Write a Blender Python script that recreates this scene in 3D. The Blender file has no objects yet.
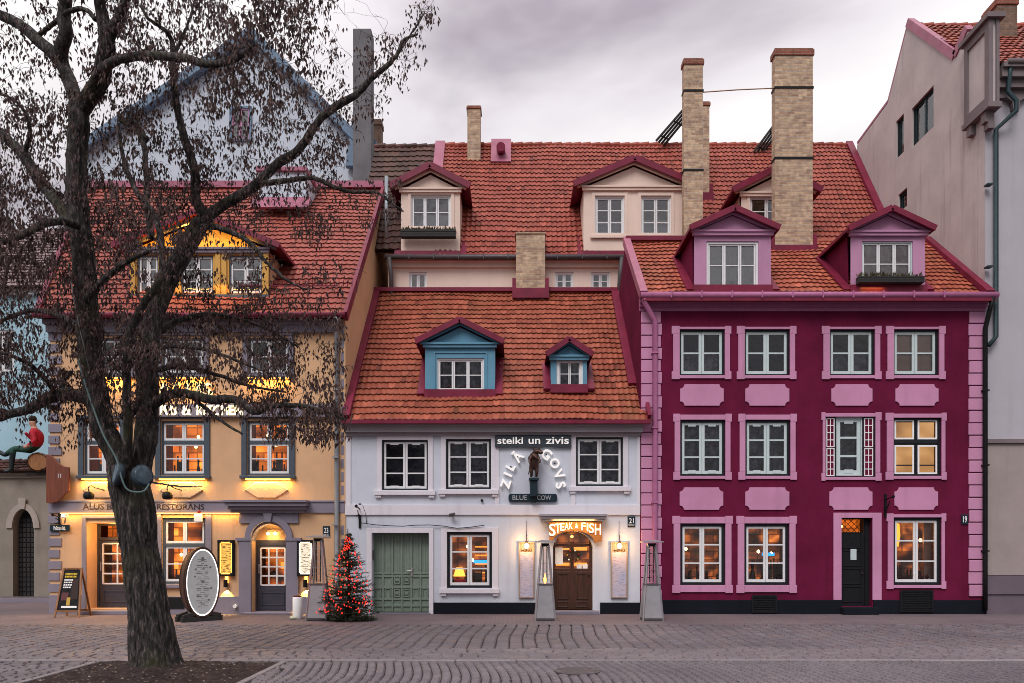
import bpy, math, random
from mathutils import Vector, Matrix, noise
random.seed(7)
sc = bpy.context.scene
col = sc.collection

# ------------------------------------------------------------------ camera, world, sun, exposure
F = 760.0          # focal length in pixels of the 1024 px wide picture
D = 20.5           # distance of the row of facades
H = 1.726          # eye height
cam_d = bpy.data.cameras.new('camera')
cam_d.sensor_width = 36.0
cam_d.lens = 36.0 * F / 1024.0
cam_d.shift_y = (550 - 341.5) / 1024.0
cam_d.clip_start, cam_d.clip_end = 0.1, 2000
cam = bpy.data.objects.new('camera', cam_d)
col.objects.link(cam)
cam.location = (0, 0, H)
cam.rotation_euler = (math.radians(90), 0, 0)
sc.camera = cam

SUN_EL, SUN_AZ = math.radians(48), math.radians(200)
world = bpy.data.worlds.new('World')
sc.world = world
world.use_nodes = True
wt = world.node_tree
wt.nodes.clear()
def wn(t, **k):
    n = wt.nodes.new(t)
    for a, b in k.items(): setattr(n, a, b)
    return n
def wl(a, b): wt.links.new(a, b)
w_out = wn('ShaderNodeOutputWorld'); w_bg = wn('ShaderNodeBackground')
w_bg.inputs['Strength'].default_value = 0.1
w_sky = wn('ShaderNodeTexSky', sky_type='NISHITA', sun_disc=False)
w_sky.sun_elevation = SUN_EL; w_sky.sun_rotation = SUN_AZ
w_tc = wn('ShaderNodeTexCoord'); w_sep = wn('ShaderNodeSeparateXYZ')
wl(w_tc.outputs['Generated'], w_sep.inputs[0])
w_z = wn('ShaderNodeMath', operation='MAXIMUM'); wl(w_sep.outputs['Z'], w_z.inputs[0]); w_z.inputs[1].default_value = 0.0
w_za = wn('ShaderNodeMath', operation='ADD'); wl(w_z.outputs[0], w_za.inputs[0]); w_za.inputs[1].default_value = 0.22
w_dx = wn('ShaderNodeMath', operation='DIVIDE'); wl(w_sep.outputs['X'], w_dx.inputs[0]); wl(w_za.outputs[0], w_dx.inputs[1])
w_dy = wn('ShaderNodeMath', operation='DIVIDE'); wl(w_sep.outputs['Y'], w_dy.inputs[0]); wl(w_za.outputs[0], w_dy.inputs[1])
w_cmb = wn('ShaderNodeCombineXYZ'); w_sh = wn('ShaderNodeMath', operation='SUBTRACT'); w_sh.inputs[1].default_value = 0.33
wl(w_dx.outputs[0], w_sh.inputs[0]); wl(w_sh.outputs[0], w_cmb.inputs[0]); wl(w_dy.outputs[0], w_cmb.inputs[1])
w_cmb.inputs[2].default_value = 14.1
w_n = wn('ShaderNodeTexNoise'); w_n.inputs['Scale'].default_value = 0.95; w_n.inputs['Detail'].default_value = 6
w_n.inputs['Roughness'].default_value = 0.52; w_n.inputs['Distortion'].default_value = 0.35
wl(w_cmb.outputs[0], w_n.inputs['Vector'])
w_r = wn('ShaderNodeValToRGB')                       # cloud cover: mauve undersides, pale breaks
e = w_r.color_ramp.elements
e[0].position = 0.37; e[0].color = (0.40, 0.35, 0.395, 1)
e[1].position = 0.585; e[1].color = (1.0, 0.968, 0.958, 1)
m_ = e.new(0.462); m_.color = (0.77, 0.72, 0.75, 1)
wl(w_n.outputs['Fac'], w_r.inputs[0])
w_up = wn('ShaderNodeMapRange'); wl(w_sep.outputs['Z'], w_up.inputs[0])   # an overcast sky is brighter towards the zenith
w_up.inputs[1].default_value = 0.45; w_up.inputs[2].default_value = 1.0
w_up.inputs[3].default_value = 8.6; w_up.inputs[4].default_value = 14.5
w_lo = wn('ShaderNodeMapRange'); wl(w_sep.outputs['Z'], w_lo.inputs[0])          # and dimmer in the haze along the horizon
w_lo.inputs[1].default_value = 0.02; w_lo.inputs[2].default_value = 0.42; w_lo.inputs[3].default_value = 0.28; w_lo.inputs[4].default_value = 1.0
w_b = wn('ShaderNodeMath', operation='MULTIPLY'); wl(w_up.outputs[0], w_b.inputs[0]); wl(w_lo.outputs[0], w_b.inputs[1])
w_mul = wn('ShaderNodeMix', data_type='RGBA', blend_type='MULTIPLY'); w_mul.inputs[0].default_value = 1
wl(w_r.outputs[0], w_mul.inputs[6]); wl(w_b.outputs[0], w_mul.inputs[7])
w_mix = wn('ShaderNodeMix', data_type='RGBA'); w_mix.inputs[0].default_value = 0.92
wl(w_sky.outputs[0], w_mix.inputs[6]); wl(w_mul.outputs[2], w_mix.inputs[7])
wl(w_mix.outputs[2], w_bg.inputs['Color']); wl(w_bg.outputs[0], w_out.inputs[0])

sun_d = bpy.data.lights.new('sun', 'SUN')
sun_d.energy = 1.45; sun_d.angle = math.radians(28); sun_d.color = (1.0, 0.94, 0.93)
sun = bpy.data.objects.new('sun', sun_d); col.objects.link(sun)
sd = Vector((math.sin(SUN_AZ) * math.cos(SUN_EL), math.cos(SUN_AZ) * math.cos(SUN_EL), math.sin(SUN_EL)))
sun.rotation_euler = sd.to_track_quat('Z', 'Y').to_euler()
sc.view_settings.view_transform = 'Standard'
sc.view_settings.look = 'None'
sc.view_settings.exposure = 0.36
sc.view_settings.gamma = 1.0
sc.view_settings.use_curve_mapping = False
sc.cycles.use_denoising = True
sc.cycles.filter_width = 0.95
sc.cycles.max_bounces = 6
sc.cycles.transparent_max_bounces = 16
sc.cycles.sample_clamp_indirect = 4.0
sc.cycles.caustics_reflective = False
sc.cycles.caustics_refractive = False

def X(px, Y=D): return (px - 512) * Y / F
def Z(py, Y=D): return H + (550 - py) * Y / F
def R(x0, x1, yt, yb, Y=D): return X(x0, Y), X(x1, Y), Z(yb, Y), Z(yt, Y)

# ------------------------------------------------------------------ objects
ORG = {}
def tag(o, label=None, cat=None, group=None, kind=None):
    if label: o['label'] = label
    if cat: o['category'] = cat
    if group: o['group'] = group
    if kind: o['kind'] = kind
    return o
def thing(name, label, cat, loc, group=None):
    o = bpy.data.objects.new(name, None); col.objects.link(o)
    o.empty_display_size = 0.3
    o.location = loc; ORG[o.name] = Vector(loc)
    return tag(o, label, cat, group)
def root_of(o):
    while o.parent: o = o.parent
    return o

class MB:
    """collects faces in world metres; build() links them as one mesh object"""
    def __init__(s, T=None):
        s.v = []; s.f = []; s.uv = []; s.mi = []; s.sm = []; s.T = T; s.cur = 0; s.smooth = False
    def vert(s, p):
        p = Vector(p)
        if s.T is not None: p = s.T @ p
        s.v.append(p); return len(s.v) - 1
    def face(s, ids, uv=None):
        s.f.append(list(ids)); s.uv.append(uv); s.mi.append(s.cur); s.sm.append(s.smooth)
    def poly(s, pts, uv=None): s.face([s.vert(p) for p in pts], uv)
    def box(s, x0, x1, y0, y1, z0, z1):
        if x0 > x1: x0, x1 = x1, x0
        if y0 > y1: y0, y1 = y1, y0
        if z0 > z1: z0, z1 = z1, z0
        i = [s.vert(p) for p in ((x0,y0,z0),(x1,y0,z0),(x1,y1,z0),(x0,y1,z0),(x0,y0,z1),(x1,y0,z1),(x1,y1,z1),(x0,y1,z1))]
        for q in ((0,3,2,1),(4,5,6,7),(0,1,5,4),(1,2,6,5),(2,3,7,6),(3,0,4,7)): s.face([i[k] for k in q])
    def prism(s, pts, y0, y1):
        """polygon of (x, z), counter-clockwise seen from the front, pushed from y0 (front) to y1"""
        a = [s.vert((x, y0, z)) for x, z in pts]; b = [s.vert((x, y1, z)) for x, z in pts]
        n = len(pts)
        s.face(a); s.face(b[::-1])
        for k in range(n): s.face([a[(k+1) % n], a[k], b[k], b[(k+1) % n]])
    def ring(s, x0, x1, z0, z1, w, y0, y1, wb=None):
        wb = w if wb is None else wb
        s.box(x0, x0+w, y0, y1, z0, z1); s.box(x1-w, x1, y0, y1, z0, z1)
        s.box(x0+w, x1-w, y0, y1, z1-w, z1); s.box(x0+w, x1-w, y0, y1, z0, z0+wb)
    def bar(s, p0, p1, w, h, up=(0,0,1)):
        """box beam from p0 to p1, w wide, h tall along up"""
        p0, p1 = Vector(p0), Vector(p1); d = (p1-p0).normalized()
        u = Vector(up); sx = d.cross(u)
        if sx.length < 1e-5: sx = d.cross(Vector((1,0,0)))
        sx.normalize(); n = sx.cross(d).normalized()
        i = []
        for p in (p0, p1):
            for a, b in ((-1,-1),(1,-1),(1,1),(-1,1)): i.append(s.vert(p + sx*(a*w/2) + n*(b*h/2)))
        for q in ((0,3,2,1),(4,5,6,7),(0,1,5,4),(1,2,6,5),(2,3,7,6),(3,0,4,7)): s.face([i[k] for k in q])
    def tube(s, pts, r, n=10, cap=True, mod=None):
        pts = [Vector(p) for p in pts]; rs = r if hasattr(r, '__len__') else [r]*len(pts)
        rings = []; ref = None; L = 0
        for k, p in enumerate(pts):
            t = (pts[min(k+1, len(pts)-1)] - pts[max(k-1, 0)])
            t = t.normalized() if t.length > 1e-9 else Vector((0,0,1))
            if ref is None:
                ref = Vector((1,0,0)) if abs(t.x) < .9 else Vector((0,1,0))
            ref = (ref - t*ref.dot(t)).normalized(); b = t.cross(ref)
            if k: L += (p - pts[k-1]).length
            row = []
            for j in range(n):
                a = 2*math.pi*j/n
                rr = rs[k] * (mod(a, L, rs[k]) if mod else 1)
                row.append(s.vert(p + (ref*math.cos(a) + b*math.sin(a))*rr))
            rings.append(row)
        for k in range(len(rings)-1):
            for j in range(n):
                s.face([rings[k][j], rings[k][(j+1)%n], rings[k+1][(j+1)%n], rings[k+1][j]])
        if cap and n > 2: s.face(rings[0][::-1]); s.face(rings[-1])
    def lathe(s, c, prof, n=20, axis='z', sx=1.0):
        """profile of (radius, height) round an axis through c"""
        c = Vector(c); rows = []
        for r, h in prof:
            row = []
            for j in range(n):
                a = 2*math.pi*j/n; x, y = r*math.cos(a)*sx, r*math.sin(a)
                q = (x, y, h) if axis == 'z' else ((x, h, y) if axis == 'y' else (h, x, y))
                row.append(s.vert(c + Vector(q)))
            rows.append(row)
        for k in range(len(rows)-1):
            for j in range(n):
                q = [rows[k][j], rows[k][(j+1)%n], rows[k+1][(j+1)%n], rows[k+1][j]]
                s.face(q if axis != 'y' else q[::-1])
        s.face(rows[0][::-1] if axis != 'y' else rows[0]); s.face(rows[-1] if axis != 'y' else rows[-1][::-1])
    def build(s, name, m, parent=None, label=None, cat=None, group=None, kind=None, bevel=0, origin=None):
        if parent is not None:
            o0 = ORG[root_of(parent).name]
        elif origin is not None: o0 = Vector(origin)
        elif kind == 'structure': o0 = Vector((0,0,0))
        else:
            xs = [p.x for p in s.v]; ys = [p.y for p in s.v]; zs = [p.z for p in s.v]
            o0 = Vector(((min(xs)+max(xs))/2, (min(ys)+max(ys))/2, min(zs)))
        me = bpy.data.meshes.new(name)
        me.from_pydata([p - o0 for p in s.v], [], s.f)
        me.update()
        uvl = me.uv_layers.new(name='uv').data
        for pl in me.polygons:
            u = s.uv[pl.index]
            if u is not None:
                for k, li in enumerate(pl.loop_indices): uvl[li].uv = u[k]
            else:
                n = pl.normal
                for li in pl.loop_indices:
                    p = s.v[me.loops[li].vertex_index]
                    if abs(n.z) > .75: uvl[li].uv = (p.x, p.y)
                    elif abs(n.x) > abs(n.y): uvl[li].uv = (p.y, p.z)
                    else: uvl[li].uv = (p.x, p.z)
        for mm in (m if isinstance(m, (list, tuple)) else [m]): me.materials.append(mm)
        for pl in me.polygons:
            pl.material_index = s.mi[pl.index]; pl.use_smooth = s.sm[pl.index]
        o = bpy.data.objects.new(name, me); col.objects.link(o)
        if parent is not None: o.parent = parent
        else:
            o.location = o0; ORG[o.name] = o0
        if bevel:
            b = o.modifiers.new('bevel', 'BEVEL'); b.width = bevel; b.segments = 2; b.limit_method = 'ANGLE'
        return tag(o, label, cat, group, kind)

def copy_tree(o, parent=None):
    c = o.copy(); col.objects.link(c)
    if parent is not None: c.parent = parent
    for ch in list(o.children):
        copy_tree(ch, c)
    return c

def lamp(parent, kind, loc, power, color=(1, .6, .22), **k):
    d = bpy.data.lights.new('glow', kind); d.energy = power; d.color = color
    for a, b in k.items(): setattr(d, a, b)
    o = bpy.data.objects.new('glow', d); col.objects.link(o)
    if parent is not None:
        o.parent = parent; o.location = Vector(loc) - ORG[root_of(parent).name]
    else: o.location = loc
    return o

# ------------------------------------------------------------------ materials
MATS = {}
def new_mat(name):
    m = bpy.data.materials.new(name); m.use_nodes = True
    nt = m.node_tree; b = nt.nodes['Principled BSDF']
    return m, nt, b
def node(nt, t, **k):
    n = nt.nodes.new(t)
    for a, b in k.items(): setattr(n, a, b)
    return n
def mixc(nt, fac, a, b, blend='MIX'):
    n = node(nt, 'ShaderNodeMix', data_type='RGBA', blend_type=blend)
    for s_, v in ((n.inputs[0], fac), (n.inputs[6], a), (n.inputs[7], b)):
        if hasattr(v, 'is_output'): nt.links.new(v, s_)
        elif isinstance(v, (tuple, list)): s_.default_value = (*v[:3], 1)
        else: s_.default_value = v
    return n.outputs[2]
def noise_t(nt, vec, scale, detail=4, rough=.55, dist=0):
    n = node(nt, 'ShaderNodeTexNoise'); n.inputs['Scale'].default_value = scale
    n.inputs['Detail'].default_value = detail; n.inputs['Roughness'].default_value = rough; n.inputs['Distortion'].default_value = dist
    if vec is not None: nt.links.new(vec, n.inputs['Vector'])
    return n.outputs['Fac']
def ramp(nt, fac, stops):
    r = node(nt, 'ShaderNodeValToRGB'); e = r.color_ramp.elements
    while len(e) < len(stops): e.new(.5)
    for k, (p, c) in enumerate(stops):
        e[k].position = p; e[k].color = (*c, 1) if len(c) == 3 else c
    nt.links.new(fac, r.inputs[0]); return r.outputs[0]
def mapping(nt, vec, scale):
    m = node(nt, 'ShaderNodeMapping'); m.inputs['Scale'].default_value = scale
    nt.links.new(vec, m.inputs['Vector']); return m.outputs[0]
def bump(nt, b, h, strength=.3, dist=.02):
    n = node(nt, 'ShaderNodeBump'); n.inputs['Strength'].default_value = strength; n.inputs['Distance'].default_value = dist
    nt.links.new(h, n.inputs['Height']); nt.links.new(n.outputs[0], b.inputs['Normal'])
def objc(nt): return node(nt, 'ShaderNodeTexCoord').outputs['Object']
def uvc(nt): return node(nt, 'ShaderNodeTexCoord').outputs['UV']

def plaster(name, c, rough=.85, var=.16, stain=None, sc_=.9, bmp=.25, streaks=.5):
    """painted render: broad unevenness, rain streaks and a fine grain"""
    m, nt, b = new_mat(name); v = objc(nt)
    dark = tuple(x*(1-var) for x in c); lite = tuple(min(1, x*(1+var*.35)) for x in c)
    base = ramp(nt, noise_t(nt, v, sc_, 5, .6), [(.3, dark), (.62, lite)])
    streak = noise_t(nt, mapping(nt, v, (3.2, 3.2, .22)), 1.0, 5, .65)
    st = stain or tuple(x*.62 for x in c)
    fac = ramp(nt, streak, [(.56, (0,0,0)), (.82, (streaks,)*3)])
    nt.links.new(mixc(nt, fac, base, st), b.inputs['Base Color'])
    b.inputs['Roughness'].default_value = rough; b.inputs['Specular IOR Level'].default_value = .12
    bump(nt, b, noise_t(nt, v, 34, 5, .6), bmp, .012)
    MATS[name] = m; return m
def paint(name, c, rough=.45, var=.14, scale=6, bmp=.12, metal=0, spec=None):
    m, nt, b = new_mat(name); v = objc(nt)
    dark = tuple(x*(1-var) for x in c)
    nt.links.new(ramp(nt, noise_t(nt, v, scale, 5, .6), [(.35, dark), (.65, c)]), b.inputs['Base Color'])
    nt.links.new(ramp(nt, noise_t(nt, v, scale*2.1, 3), [(.3, (rough*.8,)*3), (.7, (min(1, rough*1.25),)*3)]), b.inputs['Roughness'])
    b.inputs['Metallic'].default_value = metal; b.inputs['Specular IOR Level'].default_value = .28
    bump(nt, b, noise_t(nt, v, scale*7, 4), bmp, .006)
    MATS[name] = m; return m
def wood(name, c1, c2, rough=.5, stretch=(9, 9, .8)):
    m, nt, b = new_mat(name); v = objc(nt)
    g = noise_t(nt, mapping(nt, v, stretch), 2.4, 6, .65, .6)
    nt.links.new(ramp(nt, g, [(.3, c1), (.7, c2)]), b.inputs['Base Color'])
    b.inputs['Roughness'].default_value = rough; bump(nt, b, g, .2, .006)
    MATS[name] = m; return m
def glow(name, c, s):
    m, nt, b = new_mat(name)
    b.inputs['Base Color'].default_value = (*c, 1)
    b.inputs['Emission Color'].default_value = (*c, 1); b.inputs['Emission Strength'].default_value = s
    MATS[name] = m; return m
def tiles(name, c_lo, c_mid, c_hi, moss=.25, mossc=(.10, .095, .035), mscale=.55):
    m, nt, b = new_mat(name); uv = uvc(nt); v = objc(nt)
    fl = node(nt, 'ShaderNodeVectorMath', operation='FLOOR'); nt.links.new(uv, fl.inputs[0])
    wn_ = node(nt, 'ShaderNodeTexWhiteNoise', noise_dimensions='2D'); nt.links.new(fl.outputs[0], wn_.inputs['Vector'])
    base = ramp(nt, wn_.outputs['Value'], [(0, tuple(x*.6 for x in c_lo)), (.03, c_lo), (.5, c_mid), (.97, c_hi), (1, tuple(x*1.25 for x in c_hi))])
    soot = ramp(nt, noise_t(nt, v, 1.1, 5, .65), [(.42, (0,0,0)), (.78, (.28,.28,.28))])
    base = mixc(nt, soot, base, tuple(x*.5 for x in c_lo))
    ms = noise_t(nt, mapping(nt, v, (1.6, .6, .6)), mscale, 5, .6)
    mf = ramp(nt, ms, [(.52, (0,0,0)), (.74, (moss,)*3)])
    base = mixc(nt, mf, base, mossc)
    # step shade painted in with grime and lichen on every tile's lower lip
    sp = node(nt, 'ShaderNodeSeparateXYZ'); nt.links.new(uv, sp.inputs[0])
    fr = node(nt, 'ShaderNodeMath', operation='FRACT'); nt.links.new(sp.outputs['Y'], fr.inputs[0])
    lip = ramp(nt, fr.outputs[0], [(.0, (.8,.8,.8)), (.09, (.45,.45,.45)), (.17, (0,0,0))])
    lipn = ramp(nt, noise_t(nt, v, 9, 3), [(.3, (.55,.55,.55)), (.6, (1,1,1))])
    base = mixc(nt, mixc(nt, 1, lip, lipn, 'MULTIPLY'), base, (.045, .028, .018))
    nt.links.new(base, b.inputs['Base Color'])
    b.inputs['Roughness'].default_value = .6; b.inputs['Specular IOR Level'].default_value = .3
    bump(nt, b, noise_t(nt, v, 30, 4), .25, .01)
    MATS[name] = m; return m
def brick(name, c1, c2, mortar, w=.235, h=.075, dirt=(.1,.07,.05), dirt_amt=.25, bumpd=.015):
    m, nt, b = new_mat(name); uv = uvc(nt); v = objc(nt)
    t = node(nt, 'ShaderNodeTexBrick'); nt.links.new(uv, t.inputs['Vector'])
    t.inputs['Scale'].default_value = 1; t.inputs['Brick Width'].default_value = w; t.inputs['Row Height'].default_value = h
    t.inputs['Mortar Size'].default_value = .008; t.inputs['Color1'].default_value = (*c1, 1); t.inputs['Color2'].default_value = (*c2, 1)
    t.inputs['Mortar'].default_value = (*mortar, 1); t.inputs['Bias'].default_value = -.1
    d = ramp(nt, noise_t(nt, v, 1.3, 5, .65), [(.4, (0,0,0)), (.75, (dirt_amt,)*3)])
    cc = mixc(nt, d, t.outputs['Color'], dirt)
    cc = mixc(nt, .45, cc, ramp(nt, noise_t(nt, v, 7, 3), [(.32, (.35,.33,.32)), (.68, (1.25,1.2,1.1))]), 'MULTIPLY')
    nt.links.new(cc, b.inputs['Base Color']); b.inputs['Roughness'].default_value = .9
    inv = node(nt, 'ShaderNodeMath', operation='SUBTRACT'); inv.inputs[0].default_value = 1; nt.links.new(t.outputs['Fac'], inv.inputs[1])
    bump(nt, b, inv.outputs[0], .6, bumpd)
    MATS[name] = m; return m
def glass(name, tint=(.95,.97,1), f0=.0, ior=1.72):
    m, nt, b = new_mat(name); nt.nodes.remove(b)
    o = nt.nodes['Material Output']
    tr = node(nt, 'ShaderNodeBsdfTransparent'); tr.inputs[0].default_value = (*tint, 1)
    gl = node(nt, 'ShaderNodeBsdfGlossy'); gl.inputs['Roughness'].default_value = .02
    lw = node(nt, 'ShaderNodeFresnel'); lw.inputs[0].default_value = ior
    ad = node(nt, 'ShaderNodeMath', operation='ADD', use_clamp=True); nt.links.new(lw.outputs[0], ad.inputs[0]); ad.inputs[1].default_value = f0
    bp = node(nt, 'ShaderNodeBump'); bp.inputs['Strength'].default_value = .16; bp.inputs['Distance'].default_value = .05
    nt.links.new(noise_t(nt, objc(nt), 3.5, 2), bp.inputs['Height']); nt.links.new(bp.outputs[0], gl.inputs['Normal'])
    mx = node(nt, 'ShaderNodeMixShader'); nt.links.new(ad.outputs[0], mx.inputs[0]); nt.links.new(tr.outputs[0], mx.inputs[1]); nt.links.new(gl.outputs[0], mx.inputs[2])
    nt.links.new(mx.outputs[0], o.inputs[0]); MATS[name] = m; return m
def lit_room(name, stops, strength=1.0, scale=2.2, off=0.0, shelf=.82):
    """the lit far side of a room: warm lamps, shelves and dark furniture as soft shapes that give off light"""
    m, nt, b = new_mat(name); uv = uvc(nt)
    mp = node(nt, 'ShaderNodeMapping'); mp.inputs['Location'].default_value = (off, off*.7, 0); nt.links.new(uv, mp.inputs['Vector'])
    n1 = noise_t(nt, mapping(nt, mp.outputs[0], (1, 1.2, 1)), scale*.62, 2, .5)
    br = node(nt, 'ShaderNodeTexBrick'); nt.links.new(mp.outputs[0], br.inputs['Vector'])
    br.inputs['Scale'].default_value = 1; br.inputs['Brick Width'].default_value = .31; br.inputs['Row Height'].default_value = .235; br.offset = .37; br.squash = 1.6
    br.inputs['Mortar Size'].default_value = .02
    br.inputs['Color1'].default_value = (.10,.09,.09,1); br.inputs['Color2'].default_value = (1.5,1.5,1.5,1); br.inputs['Mortar'].default_value = (.25,.22,.2,1)
    c = mixc(nt, shelf, ramp(nt, n1, stops), br.outputs['Color'], 'MULTIPLY')
    nt.links.new(c, b.inputs['Emission Color']); b.inputs['Emission Strength'].default_value = strength
    b.inputs['Base Color'].default_value = (.05,.02,.01,1)
    MATS[name] = m; return m
# colours are the things' own (linear) colours
M_burg = plaster('burgundy_render', (.138, .009, .040), var=.30, stain=(.055,.006,.02), bmp=.15)
M_pink = plaster('pink_paint', (.56, .265, .42), var=.14, bmp=.12)
M_pinkmetal = paint('pink_metal', (.45, .155, .30), rough=.5)
M_burgmetal = paint('burgundy_sheet_metal', (.21, .018, .05), rough=.42, var=.3, scale=2)
M_mauvemetal = paint('mauve_sheet_metal', (.40, .13, .20), rough=.45, var=.2, scale=2)
M_lilac = plaster('lilac_white_render', (.60, .635, .71), var=.1, stain=(.42,.40,.48))
M_lilactrim = plaster('pale_trim', (.72, .69, .74), var=.06, bmp=.1)
M_greycorn = plaster('grey_cornice', (.36, .33, .36), var=.12, bmp=.1)
M_plinth = plaster('dark_plinth', (.009, .011, .017), var=.3, bmp=.3)
M_ochre = plaster('ochre_render', (.68, .425, .245), var=.12, stain=(.42,.24,.12))
M_tan = plaster('tan_side_render', (.66, .42, .24), var=.12, stain=(.4,.26,.16))
M_bluegrey = plaster('blue_grey_stone', (.24, .22, .27), var=.14, bmp=.15)
M_cream = plaster('cream_render', (.78, .62, .53), var=.08, stain=(.5,.4,.33))
M_greywall = plaster('mauve_grey_render', (.53, .47, .46), var=.16, stain=(.27,.22,.21), streaks=.85)
M_lilacgrey = plaster('lilac_grey_render', (.45, .435, .475), var=.08)
M_stonetrim = plaster('dark_stone_trim', (.20, .165, .17), var=.2)
M_beige = plaster('beige_lower_render', (.35, .30, .285), var=.12)
M_gable = plaster('pale_blue_white_render', (.56, .63, .71), var=.08, stain=(.40,.42,.48))
M_bluetrim = paint('blue_grey_boards', (.16, .24, .34), rough=.6)
M_blue = plaster('dormer_blue', (.135, .31, .43), var=.14, stain=(.08,.18,.25), bmp=.1)
M_paleblue = plaster('pale_blue_render', (.36, .56, .66), var=.12, stain=(.25,.38,.44))
M_gate = plaster('gate_wall_render', (.26, .235, .20), var=.2, stain=(.12,.11,.10))
M_goldwall = plaster('dormer_gold', (.62, .36, .10), var=.12)
M_white = paint('white_window_paint', (.78, .79, .80), rough=.4, var=.06)
M_teal = paint('teal_white_paint', (.56, .66, .66), rough=.45, var=.06)
M_dark = paint('dark_window_paint', (.012, .015, .020), rough=.45)
M_slate = paint('slate_blue_paint', (.075, .095, .12), rough=.5)
M_greydoor = paint('grey_door_paint', (.055, .055, .075), rough=.45)
M_green = paint('sage_green_door_paint', (.20, .26, .21), rough=.5, var=.12)
M_brown = wood('brown_door_wood', (.026, .009, .005), (.085, .030, .014), .42)
M_oak = wood('oak_wood', (.16, .06, .02), (.36, .17, .07), .5)
M_signwood = wood('red_brown_sign_wood', (.12, .028, .012), (.22, .055, .022), .45)
M_blackwood = wood('weathered_black_wood', (.010,.010,.010), (.035,.032,.03), .8)
M_iron = paint('black_iron', (.012, .012, .013), rough=.5, metal=.4)
M_zinc = paint('zinc_pipe', (.33, .36, .39), rough=.4, metal=.5)
M_tealpipe = paint('teal_pipe', (.022, .050, .058), rough=.45)
M_greymetal = paint('grey_gutter', (.10, .09, .095), rough=.5, metal=.2)
M_steel = paint('brushed_steel', (.42, .41, .43), rough=.36, metal=.55, var=.1, scale=3)
M_glass = glass('window_glass')
M_coated = glass('coated_window_glass', ior=2.35)
M_tube = glass('heater_glass', (.95, .9, .9), .03)
M_black = paint('black_board', (.006, .007, .009), rough=.7)
M_navy = paint('navy_enamel', (.012, .028, .040), rough=.35)
M_letter = paint('white_letter', (.90, .90, .89), rough=.5, var=.03)
M_brownletter = paint('brown_letter', (.045, .025, .018), rough=.6)
M_bronze = paint('bronze', (.10, .055, .045), rough=.42, metal=.55, var=.4, scale=9, bmp=.4)
M_room = paint('unlit_room', (.040, .046, .080), rough=.9)
M_roomwarm = paint('warm_room_wall', (.16, .06, .03), rough=.9)
M_curtain = paint('white_curtain', (.80, .80, .82), rough=.95, var=.2, scale=3, bmp=.3)
M_greycurtain = paint('crumpled_grey_net', (.34, .35, .39), rough=.95, var=.85, scale=5, bmp=.15)
M_peach = paint('peach_curtain', (.70, .44, .34), rough=.9, var=.2, scale=2)
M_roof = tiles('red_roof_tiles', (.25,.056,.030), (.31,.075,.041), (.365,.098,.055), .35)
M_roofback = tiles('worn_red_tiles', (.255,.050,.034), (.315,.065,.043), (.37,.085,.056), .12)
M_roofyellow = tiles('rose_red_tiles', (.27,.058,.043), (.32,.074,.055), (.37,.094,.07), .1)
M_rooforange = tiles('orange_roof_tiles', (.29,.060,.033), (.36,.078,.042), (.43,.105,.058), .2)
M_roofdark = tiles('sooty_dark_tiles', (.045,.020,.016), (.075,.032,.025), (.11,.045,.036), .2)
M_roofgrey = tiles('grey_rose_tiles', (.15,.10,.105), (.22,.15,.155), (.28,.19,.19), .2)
M_brickp = brick('pale_yellow_brick', (.66,.48,.31), (.36,.22,.15), (.50,.44,.38))
M_brickd = brick('sooty_brick', (.25,.15,.10), (.15,.085,.06), (.2,.17,.15))
M_concrete = plaster('grey_chimney_render', (.17,.17,.18), var=.3, bmp=.4)
M_bricktop = brick('red_cap_brick', (.32,.10,.06), (.24,.07,.045), (.3,.2,.16))
M_warm = lit_room('orange_lit_room', [(.34,(.010,.004,.003)), (.46,(.15,.026,.004)), (.57,(.42,.092,.010)), (.75,(.72,.20,.025))], 2.3)
M_warm2 = lit_room('amber_lit_room', [(.38,(.010,.005,.004)), (.50,(.060,.015,.006)), (.62,(.25,.058,.010)), (.8,(.6,.20,.05))], 2.0, 2.8, 4.3)
M_warmcloth = lit_room('gold_lit_curtain', [(.25,(.20,.085,.022)), (.5,(.46,.22,.07)), (.75,(.70,.38,.15))], .95, 1.6, 1.7, 0)
M_orangeroom = lit_room('dark_orange_room', [(.28,(.06,.010,.002)), (.48,(.30,.058,.005)), (.62,(.50,.110,.010)), (.8,(.75,.20,.02))], 2.1, 2.0, 9.1)
M_bulb = glow('warm_bulb', (1, .62, .22), 5)
M_ledstrip = glow('amber_led', (1, .50, .10), 3.2)
M_litwhite = glow('lit_letter', (1, .82, .50), 1.4)
M_litgold = glow('lit_gold_letter', (1, .62, .14), 1.2)

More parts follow.
